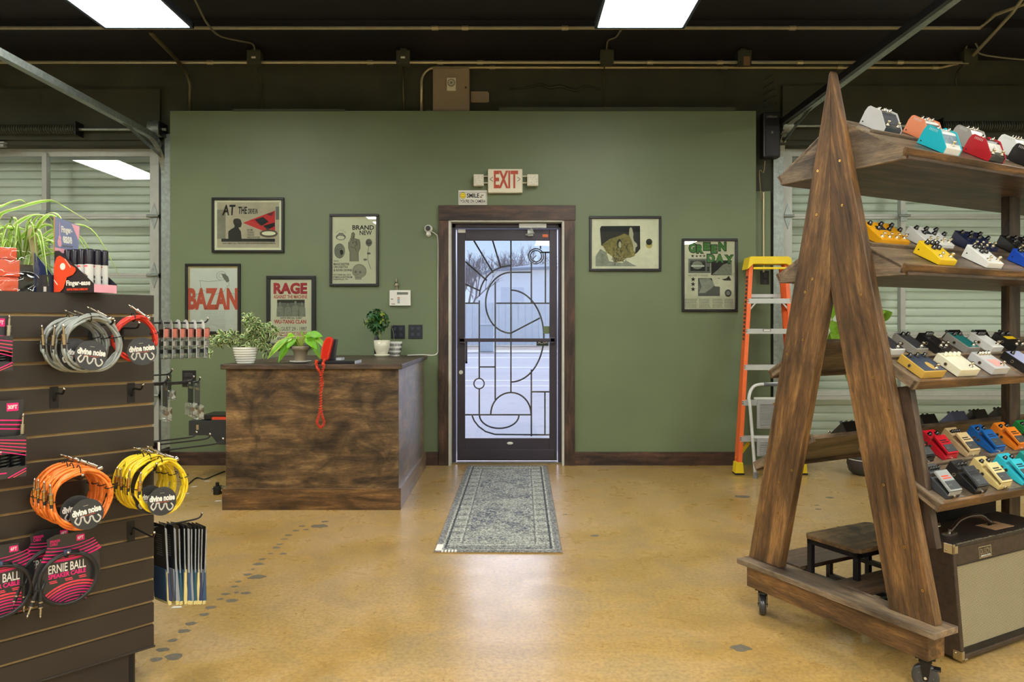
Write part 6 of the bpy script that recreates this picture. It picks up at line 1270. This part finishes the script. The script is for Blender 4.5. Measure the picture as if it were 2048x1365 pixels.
for px, lab in ((1672, 'black pedal seen from behind between the two stand legs'), (1824, 'black pedal seen from behind just right of the right stand leg'), (1884, 'slate blue sided pedal seen from behind on the far side of the stand'), (1926, 'black pedal with silver knobs seen from behind on the far side of the stand'), (1975, 'black pedal seen from behind nearest the centre post')):
    pedal(3, 0, px, 'wedge', lab, K('pedal_slateblue', rgb(90, 98, 128), .4) if 'slate' in lab else blp, blp, .11, 3, 2, far=True, u=.20, group='pedals on the far side of the stand')
for px, lab in ((1880, 'row of black knobs of a pedal on the far side behind the grey pedal'), (1932, 'row of black knobs of a pedal on the far side behind the teal faced pedal'), (1985, 'row of black knobs of a pedal on the far side left of the centre post')):
    pedal(2, 0, px, 'wedge', lab, blp, blp, .09, 3, 1, far=True, u=.14, group='pedals on the far side of the stand')
# ============================================================ amplifier
vin_ = paint('brown_tolex', rgb(62, 48, 36), .5, var=.3, nscale=40, bmp=.6); vint = paint('brown_tolex_top', rgb(48, 42, 38), .45, var=.3, nscale=40, bmp=.6)
m, t, b = newmat('grille_cloth')
v = coords(t); sp = N(t, 'ShaderNodeSeparateXYZ'); t.links.new(v, sp.inputs[0]); k_ = 2*math.pi/.0092
s1 = mth(t, 'SINE', mth(t, 'MULTIPLY', mth(t, 'ADD', sp.outputs[1], mth(t, 'MULTIPLY', sp.outputs[2], 0)), k_)); s2 = mth(t, 'SINE', mth(t, 'MULTIPLY', sp.outputs[2], k_))
wv = mth(t, 'MAXIMUM', mth(t, 'MULTIPLY', s1, s2), mth(t, 'MULTIPLY', mth(t, 'MULTIPLY', s1, s2), -.55))
t.links.new(ramp(t, wv, [(.05, rgb(96, 84, 58)), (.4, rgb(170, 158, 122)), (.8, rgb(206, 198, 168))]), b.inputs['Base Color']); b.inputs['Roughness'].default_value = .8; bump(t, b, wv, .8, .002)
cloth = m
AMP = Matrix.Translation(V(1.626, 2.637, 0)-wd*.018) @ Matrix.Rotation(math.atan2(wd.y, wd.x), 4, 'Z')       # x out of the front, y along the front, z up
o = thing('guitar_amplifier', 'worn brown guitar amplifier with a woven cream grille on the floor', 'amplifier', M=AMP)
BW, BH, BD = .66, .424, .245
Yp = Matrix(((1, 0, 0, 0), (0, 0, 1, 0), (0, 1, 0, 0), (0, 0, 0, 1)))       # prism in (x, z) swept along y
prof = [(0.018, .014), (-.017, BH), (-BD+.02, BH), (-BD, .014)]
mb = MB(); 
for y0 in (0, BW-.02): mb.prism(prof, y0, y0+.02, vin_, Yp)
mb.prism([(-.017, BH), (-.0175, BH-.018), (-BD+.019, BH-.018), (-BD+.02, BH)], .02, BW-.02, vint, Yp); mb.prism([(.018, .014), (.0165, .032), (-BD, .032), (-BD, .014)], .02, BW-.02, vin_, Yp); mb.prism([(-BD+.004, .03), (-BD+.02, BH-.018), (-BD+.028, BH-.018), (-BD+.012, .03)], .02, BW-.02, vin_, Yp)
mb.build('cabinet', o, bevel=.004)
def fr(x, z0, z1, t_): return [(x+.0165-.0854*(z0-.032)-t_, z0), (x+.0165-.0854*(z0-.032), z0), (x+.0165-.0854*(z1-.032), z1), (x+.0165-.0854*(z1-.032)-t_, z1)]
mb = MB(); mb.prism(fr(-.006, .345, BH-.018, .012), .02, BW-.02, vin_, Yp); mb.build('front_panel', o); mb = MB(); mb.prism(fr(-.010, .052, .345, .010), .02, BW-.02, cloth, Yp); mb.build('grille', o)
mb = MB(); mb.prism(fr(-.004, .032, .052, .012), .02, BW-.02, blackm, Yp); mb.prism(fr(-.006, .341, .346, .004), .02, BW-.02, black, Yp); mb.build('grille_trim', o)
# nameplate
xf = -.0055+.0165-.0854*(.375-.032); NM = frame((xf+.0005, .0, .344), (0, 1, 0), (-.0854, 0, 1))
mb = MB(NM); mb.prism(rect(.165, .006, .245, .048), 0, .003, K('plate_silver', rgb(196, 186, 160), .25, .8)); mb.prism(rect(.168, .009, .242, .045), .003, .0034, K('plate_dark', rgb(52, 44, 36), .3)); mb.text('OLSSON', .171, .020, .239, .041, .0035, K('plate_silver', rgb(196, 186, 160), .25, .8), bold=-.005); mb.text('AMPLIFICATION', .173, .011, .237, .017, .0035, inkwht, bold=.01); mb.build('nameplate', o)
for y0, s_ in ((0, 1), (BW, -1)):
    for z0, zs, xx in ((.014, 1, .018), (BH, -1, -.017)):
        mb = MB(); a, b_ = sorted((y0-s_*.002, y0+s_*.030)); c_, d_ = sorted((z0-zs*.002, z0+zs*.034)); mb.box((xx-.032, a, c_), (xx+.003, b_, z0+zs*.006), chrome) ; mb.box((xx-.004, a, c_), (xx+.003, y0+s_*.012, d_), chrome); mb.box((xx-.032, y0-s_*.0025, c_), (xx+.002, y0+s_*.0008, d_), chrome); mb.ball((xx-.022, y0-s_*.003, z0+zs*.022), .004, nickel, 8); mb.build('corner_cap', o, bevel=.0035)
mb = MB(); hx = -.11; mb.tube(spline([V(hx, .135, BH+.008), V(hx, .16, BH+.022), V(hx, .20, BH+.044), V(hx, .27, BH+.052), V(hx, .34, BH+.044), V(hx, .38, BH+.022), V(hx, .405, BH+.008)], 5), .008, K('handle_brown', rgb(50, 32, 26), .25, coat=.6), 8); hd = mb.build('handle', o)
for y0 in (.135, .405): mb = MB(); mb.box((hx-.012, y0-.03, BH), (hx+.012, y0+.03, BH+.004), chrome); mb.cyl((hx, y0, BH), (hx, y0, BH+.018), .005, chrome, 10); mb.build('handle_bracket', hd)
mb = MB(); mb.box((hx-.02, .34, BH+.0005), (hx+.055, .47, BH+.002), K('paper_tag', rgb(182, 142, 104), .8)); mb.build('paper_tag', o)
for q in range(7): mb = MB(); knob(mb, -BD+.05, .03+q*.028, BH, .010, nickel, .014); mb.build('control_knob', o)
for y0 in (.05, BW-.05):
    for xx in (-.03, -BD+.04): mb = MB(); mb.cyl((xx, y0, 0), (xx, y0, .015), .014, rubber, 12); mb.build('foot', o)
# worn edge flecks
r = random.Random(5); mb = MB()
for k in range(90): y = r.uniform(.03, .5); mb.box((-.018-r.uniform(0, .006), y, BH-.0005), (-.0155, y+r.uniform(.002, .008), BH+.0006), K('worn_fleck', rgb(150, 140, 120), .8))
for k in range(30): x = -.03-r.uniform(0, .15); mb.box((x, -.0006, BH-r.uniform(.001, .006)), (x+r.uniform(.002, .008), .0008, BH+.0005), K('worn_fleck', rgb(150, 140, 120), .8))
mb.build('worn_edge', o)
# black cabinet and road case behind the stand
o = thing('speaker_cabinet', 'plain black speaker cabinet standing behind the stand leg', 'speaker cabinet', Sp(.30, .92, 0)); M = SM
carp = paint('black_carpet', rgb(20, 20, 22), .9, var=.3, nscale=80)
mb = MB(SM); mb.box((.10, .80, .02), (.42, 1.15, .50), carp); mb.build('cabinet', o, True, bevel=.006); mb = MB(SM)
for a in (.10, .42):
    for z in (.02, .5): mb = MB(SM); mb.ball((a, .80, z), .016, nickel, 8); mb.build('corner_cap', o, True)
for a, b in ((.14, .84), (.38, .84), (.14, 1.1), (.38, 1.1)): mb = MB(SM); mb.cyl((a, b, 0), (a, b, .02), .015, rubber); mb.build('foot', o, True)
o = thing('patterned_box', 'black and white patterned box behind the brown amplifier', 'box', P(1985, 1040, 4.1)); c = P(1981, 1045, 3.95)
mb = MB(); mb.box((c.x-.05, 3.95, 0), (c.x+.03, 4.1, .36), blackm); mb.build('box_body', o, True); mb = MB(); r = random.Random(8)
for i in range(5):
    for k in range(10): mb.box((c.x-.046+i*.015, 3.948, .09+k*.025), (c.x-.046+i*.015+r.uniform(.006, .011), 3.95, .09+k*.025+r.uniform(.008, .015)), inkwht)
mb.build('pattern', o, True)
# ============================================================ two step stool inside the stand
o = thing('step_stool', 'two step stool with brown wooden treads and black square tube frame', 'step stool', M=SM @ Matrix.Translation((.12, .255, 0)))
fm = K('stool_frame', rgb(30, 28, 32), .4, .3); wt = W_P; s_ = .022; SH = .33; SW, SL = .27, .42
RS = Matrix.Identity(4)
M = wm(o)
board('top_tread', o, M @ frame((0, 0, SH-.018), (0, 1, 0), (-1, 0, 0)), [(0.02, 0), (SL-.02, 0), (SL, -.02), (SL, -SW+.02), (SL-.02, -SW), (.02, -SW), (0, -SW+.02), (0, -.02)], .018, W_P, .003)
board('lower_tread', o, M @ frame((-.20, 0, .165), (0, 1, 0), (-1, 0, 0)), rect(0, -.19, SL, 0), .018, W_B, .003)
for x in (.012, SW-.012-s_):
    for y in (.012, SL-.012-s_): mb = MB(); mb.box((x, y, .01), (x+s_, y+s_, SH-.018), fm); mb.build('leg', o, bevel=.001); mb = MB(); mb.box((x-.002, y-.002, 0), (x+s_+.002, y+s_+.002, .012), rubber); mb.build('foot_cap', o)
for y in (.012, SL-.012-s_): mb = MB(); mb.box((-.195, y, .01), (-.195+s_, y+s_, .165), fm); mb.build('leg', o)
mb = MB()
for y in (.012, SL-.012-s_): mb.box((.012, y, SH-.04), (SW-.012, y+s_, SH-.018), fm); mb.box((-.195, y, .145), (SW-.012, y+s_, .165), fm); mb.box((-.195, y, .02), (SW-.012, y+s_, .04), fm)
for x in (.012, SW-.012-s_): mb.box((x, .012, SH-.04), (x+s_, SL-.012, SH-.018), fm)
mb.box((-.195, .012, .145), (-.195+s_, SL-.012, .165), fm); mb.box((SW-.034, .012, .08), (SW-.012, SL-.012, .10), fm); mb.build('frame', o)
# ============================================================ ladders
of = paint('orange_fibreglass', rgb(238, 110, 52), .45, var=.05); ylp = paint('ladder_yellow', rgb(238, 208, 30), .45, var=.05); LYf = 6.06
def LP(px, py, y): return P(px, py, y)
o = thing('stepladder', 'folded orange stepladder with yellow cap leaning against the green wall', 'ladder', (LP(1540, 0, LYf).x, 6.1, 0))
def yy(z): return 6.02+.13*z          # leaning back
def lx(px, z): return (px-CX)/F*yy(z)
zT = 1.77
tl, bl_, tr_, br = lx(1497, 1.78), lx(1474, .03), lx(1572, 1.78), lx(1600, .03)
for s_, (xt, xb_) in ((1, (tl, bl_)), (-1, (tr_, br))):
    mb = MB(); a, b_ = V(xb_, yy(.05), .05), V(xt, yy(zT), zT); mb.bar(a, b_, .008, .075, of, up=(0, 1, 0)); d = V(s_*.014, 0, 0); mb.bar(a+d-V(0, .034, 0), b_+d-V(0, .034, 0), .030, .007, of, up=(0, 1, 0)); mb.bar(a+d+V(0, .034, 0), b_+d+V(0, .034, 0), .030, .007, of, up=(0, 1, 0)); mb.build('front_rail', o, True, bevel=.001)
    mb = MB(); a2, b2 = a+V(s_*.02, .075, .0), b_+V(s_*.02, .06, -.05); mb.bar(a2, b2, .03, .03, of, up=(0, 1, 0)); mb.build('rear_rail', o, True)
    mb = MB(); mb.prism([(xb_-.03, 0), (xb_+.045, 0), (xb_+.035, .10), (xb_-.02, .10)], 5.975, 6.06, ylp, Matrix(((1, 0, 0, 0), (0, 0, 1, 0), (0, 1, 0, 0), (0, 0, 0, 1)))); mb.box((xb_-.03, 5.97, 0), (xb_+.045, 6.065, .014), rubber); mb.build('foot', o, True, bevel=.003)
for k, py in enumerate((600, 661, 733, 803, 873)):
    z = H-(py-CY)/F*6.12; f_ = (z-.05)/(zT-.05); xl, xr = bl_+(tl-bl_)*f_, br+(tr_-br)*f_; mb = MB()
    mb.box((xl, yy(z)-.041, z-.012), (xr, yy(z)+.04, z+.0122), alu); mb.box((xl, yy(z)-.045, z-.03), (xr, yy(z)-.042, z+.012), alu); mb.build('step', o, True, bevel=.001)
    for x in (xl+.004, xr-.004):
        mb = MB(); [mb.cyl((x, yy(z)-.048, z-.012+q*.016), (x, yy(z)-.040, z-.012+q*.016), .005, chrome, 8) for q in (0, 1)]; mb.build('rivet', o, True)
    if k == 0:
        for s_, x in ((1, xl), (-1, xr)): mb = MB(); mb.bar((x, yy(z)-.04, z-.10), (x+s_*.07, yy(z)-.04, z-.02), .012, .004, alu, up=(0, 1, 0)); mb.build('corner_brace', o, True)
mb = MB(); z = H-(592-CY)/F*6.15; mb.box((tl, yy(z)+.08, z-.01), (tr_-.02, yy(z)+.085, z+.02), alu); mb.build('rear_bar', o, True)
for s_, x in ((1, bl_), (-1, br)): mb = MB(); mb.bar((x+s_*.01, 6.06, .12), (x+s_*.12, 6.09, .25), .03, .006, ylp, up=(0, 1, 0)); mb.build('foot_brace', o, True)
mb = MB(); mb.prism([(tl-.03, 1.70), (tl-.012, 1.80), (tl+.0, 1.81), (tr_+.0, 1.81), (tr_+.022, 1.79), (tr_+.03, 1.72), (tr_-.02, 1.745), (tl+.02, 1.745)], 6.18, 6.34, ylp, Matrix(((1, 0, 0, 0), (0, 0, 1, 0), (0, 1, 0, 0), (0, 0, 0, 1)))); mb.box((tl+.02, 6.18, 1.70), (tr_-.02, 6.19, 1.72), ylp); mb.build('top_cap', o, True, bevel=.006)
mb = MB()
for q in range(16): z = 1.1+q*.035; f_ = (z-.05)/(zT-.05); x = bl_+(tl-bl_)*f_; mb.box((x-.0075, yy(z)-.02, z), (x-.004, yy(z)+.02, z+.02), K('label_grey', rgb(70, 60, 56)))
mb.build('side_label', o, True); z = H-(661-CY)/F*6.1; x = lx(1533, z); mb = MB(); mb.box((x-.045, yy(z)-.047, z-.01), (x+.02, yy(z)-.0455, z+.01), K('label_grey', rgb(70, 60, 56))); mb.box((x-.04, yy(z)-.0475, z-.007), (x+.015, yy(z)-.047, z+.007), white); mb.build('step_label', o, True)
wht = paint('white_tube', rgb(208, 212, 210), .35, coat=.2); gpl = paint('grey_tread', rgb(150, 152, 152), .6)
sy = 5.84; o = thing('folding_step', 'small white folding step with grey ribbed treads in front of the ladder', 'step', (P(1548, 0, sy).x, sy, 0))
xl, xr = P(1508, 0, sy).x, P(1596, 0, sy).x; zt = .75
mb = MB(); mb.tube(spline([V(xl+.01, sy, 0.03), V(xl-.05+.03, sy+.03, .56), V(xl-.03, sy+.035, .64), V(xl+.0, sy+.04, .72), V(xl+.07, sy+.04, zt), V(xr-.07, sy+.04, zt), V(xr, sy+.04, .72), V(xr+.01, sy+.035, .64), V(xr, sy+.03, .56), V(xr-.0, sy, .03)], 5), .013, wht, 10); mb.build('tube_frame', o, True)
for x in (xl+.01, xr): mb = MB(); mb.cyl((x, sy, 0), (x, sy, .05), .017, K('foot_grey', rgb(120, 124, 128)), 12); mb.build('foot', o, True)
mb = MB(); mb.tube([V(xl+.09, sy+.04, zt), V(xr-.09, sy+.04, zt)], .0155, K('grip_grey', rgb(96, 100, 104)), 10); mb.build('grip', o, True)
for z0, z1 in ((.40, .63), (.18, .32)):
    mb = MB(); mb.box((xl+.02, sy-.02, z0), (xr-.02, sy-.002, z1), gpl); n = int((z1-z0-.03)/.012)
    for q in range(n): mb.box((xl+.04, sy-.026, z0+.015+q*.012), (xr-.04, sy-.02, z0+.021+q*.012), gpl)
    mb.build('tread', o, True, bevel=.004); mb = MB(); mb.bar((xl+.0, sy-.005, z1+.012), (xr, sy-.005, z1+.012), .02, .016, wht); mb.build('crossbar', o, True)
# ============================================================ big plant behind the stand
c = G(1733, 953); c = V(P(1733, 0, 6.0).x, 6.0, 0); o = thing('floor_plant', 'large leafed plant in a ringed dark pot behind the stand', 'potted plant', c)
dp = paint('charcoal_pot', rgb(62, 60, 56), .6, var=.15, nscale=30); T_ = Matrix.Translation(c)
mb = MB(); mb.lathe([(.10, 0), (.135, .03), (.15, .09), (.148, .17), (.135, .22), (.125, .22), (.125, .19), (.0001, .19)], dp, 32, T_); mb.build('pot', o, True)
for z, r_ in ((.13, .1515), (.175, .1485)): mb = MB(); mb.lathe([(r_-.002, -.003), (r_+.001, 0), (r_-.002, .003)], inkwht, 32, T_ @ Matrix.Translation((0, 0, z))); mb.build('white_ring', o, True)
mb = MB(); st = MB(); big_ = paint('leaf_big', rgb(112, 158, 40), .35, var=.25, nscale=8)
for (px, py), (qx, qy), w_ in (((1690, 690), (1655, 636), .13), ((1664, 640), (1672, 560), .08), ((1700, 640), (1772, 618), .15), ((1752, 640), (1785, 622), .10), ((1660, 700), (1700, 640), .16), ((1806, 782), (1797, 828), .09), ((1818, 770), (1822, 812), .035), ((1700, 720), (1660, 660), .14)):
    a, b_ = P(px, py, 6.0), P(qx, qy, 5.9); leafmesh(mb, a, b_, w_, big_, up=V(.1, -1, .3), n=8, droop=.08, fold=.08); st.tube(spline([c+V(0, 0, .19), (c+V(0, 0, .5)+a)/2, a], 5), .006, stem, 6)
mb.build('leaves', o, True); st.build('stems', o, True)
# ============================================================ odds behind the counter
o = thing('keyboard_case', 'black equipment case raised on a stand behind the counter', 'equipment case', P(440, 930, 5.9)); kc = paint('case_black', rgb(44, 46, 48), .5, bmp=.2)
mb = MB(wallM(5.75)); mb.prism([(377, 842), (420, 842), (424, 838), (470, 838), (470, 890), (436, 890), (424, 874), (410, 871), (377, 872)], 0, -.3, kc); mb.build('case_body', o, True, bevel=.004)
mb = MB(wallM(5.75)); mb.box((400, 832, -.02), (470, 839, -.28), black); mb.box((424, 835, .001), (470, 840, -.02), inkora); mb.build('case_lid', o, True); mb = MB(wallM(5.75)); mb.box((393, 850, 0), (398, 860, .006), nickel); mb.build('latch', o, True)
mb = MB(); a = P(458, 890, 5.9); mb.cyl((a.x, 5.95, 0), (a.x, 5.95, a.z), .014, blackm); mb.cyl((a.x+.12, 5.95, 0), (a.x+.12, 5.95, a.z), .014, blackm); mb.build('stand_legs', o, True)
o = thing('tripod_foot', 'black clamp with chrome rod lying beside the counter base', 'stand clamp', P(436, 985, 5.2)); c = P(436, 978, 5.3); c.z = .03
mb = MB(); mb.box((c.x-.025, 5.27, 0), (c.x+.02, 5.33, .06), black); mb.cyl((c.x-.005, 5.3, .06), (c.x-.005, 5.3, .085), .012, black); mb.build('clamp', o, True, bevel=.005); mb = MB(); mb.cyl((c.x-.045, 5.3, .03), (CL-.02, 5.3, .03), .012, chrome); mb.cyl((c.x-.02, 5.3, .05), (CL-.02, 5.3, .05), .009, chrome); mb.build('rod', o, True)
g = [G(372, 975), G(392, 958), G(410, 960), G(430, 952), G(450, 944)]
cable('power_cable', [V(q.x, q.y, .005) for q in g], .005, black, 'thin black power cable on the floor behind the counter')
for px, py in ((414, 963), (388, 974), (436, 1003), (372, 988), (352, 1216)): q = G(px, py); mb = MB(); mb.prism([(q.x-.02, q.y-.01), (q.x+.025, q.y-.006), (q.x+.02, q.y+.012), (q.x-.015, q.y+.01)], .001, .002, inkwht); mb.build('paper_scrap', label='tiny white paper scrap on the floor near the counter', cat='scrap', group='paper scraps on the floor')
mb = MB(wallM(6.6)); mb.box((-60, 286, .0), (15, 289, .05), alupaint); mb.box((-60, 291, .0), (14, 295.5, .05), alupaint); mb.build('metal_strip', label='short stacked pale metal strips resting above the left garage door rail', cat='metal strip')
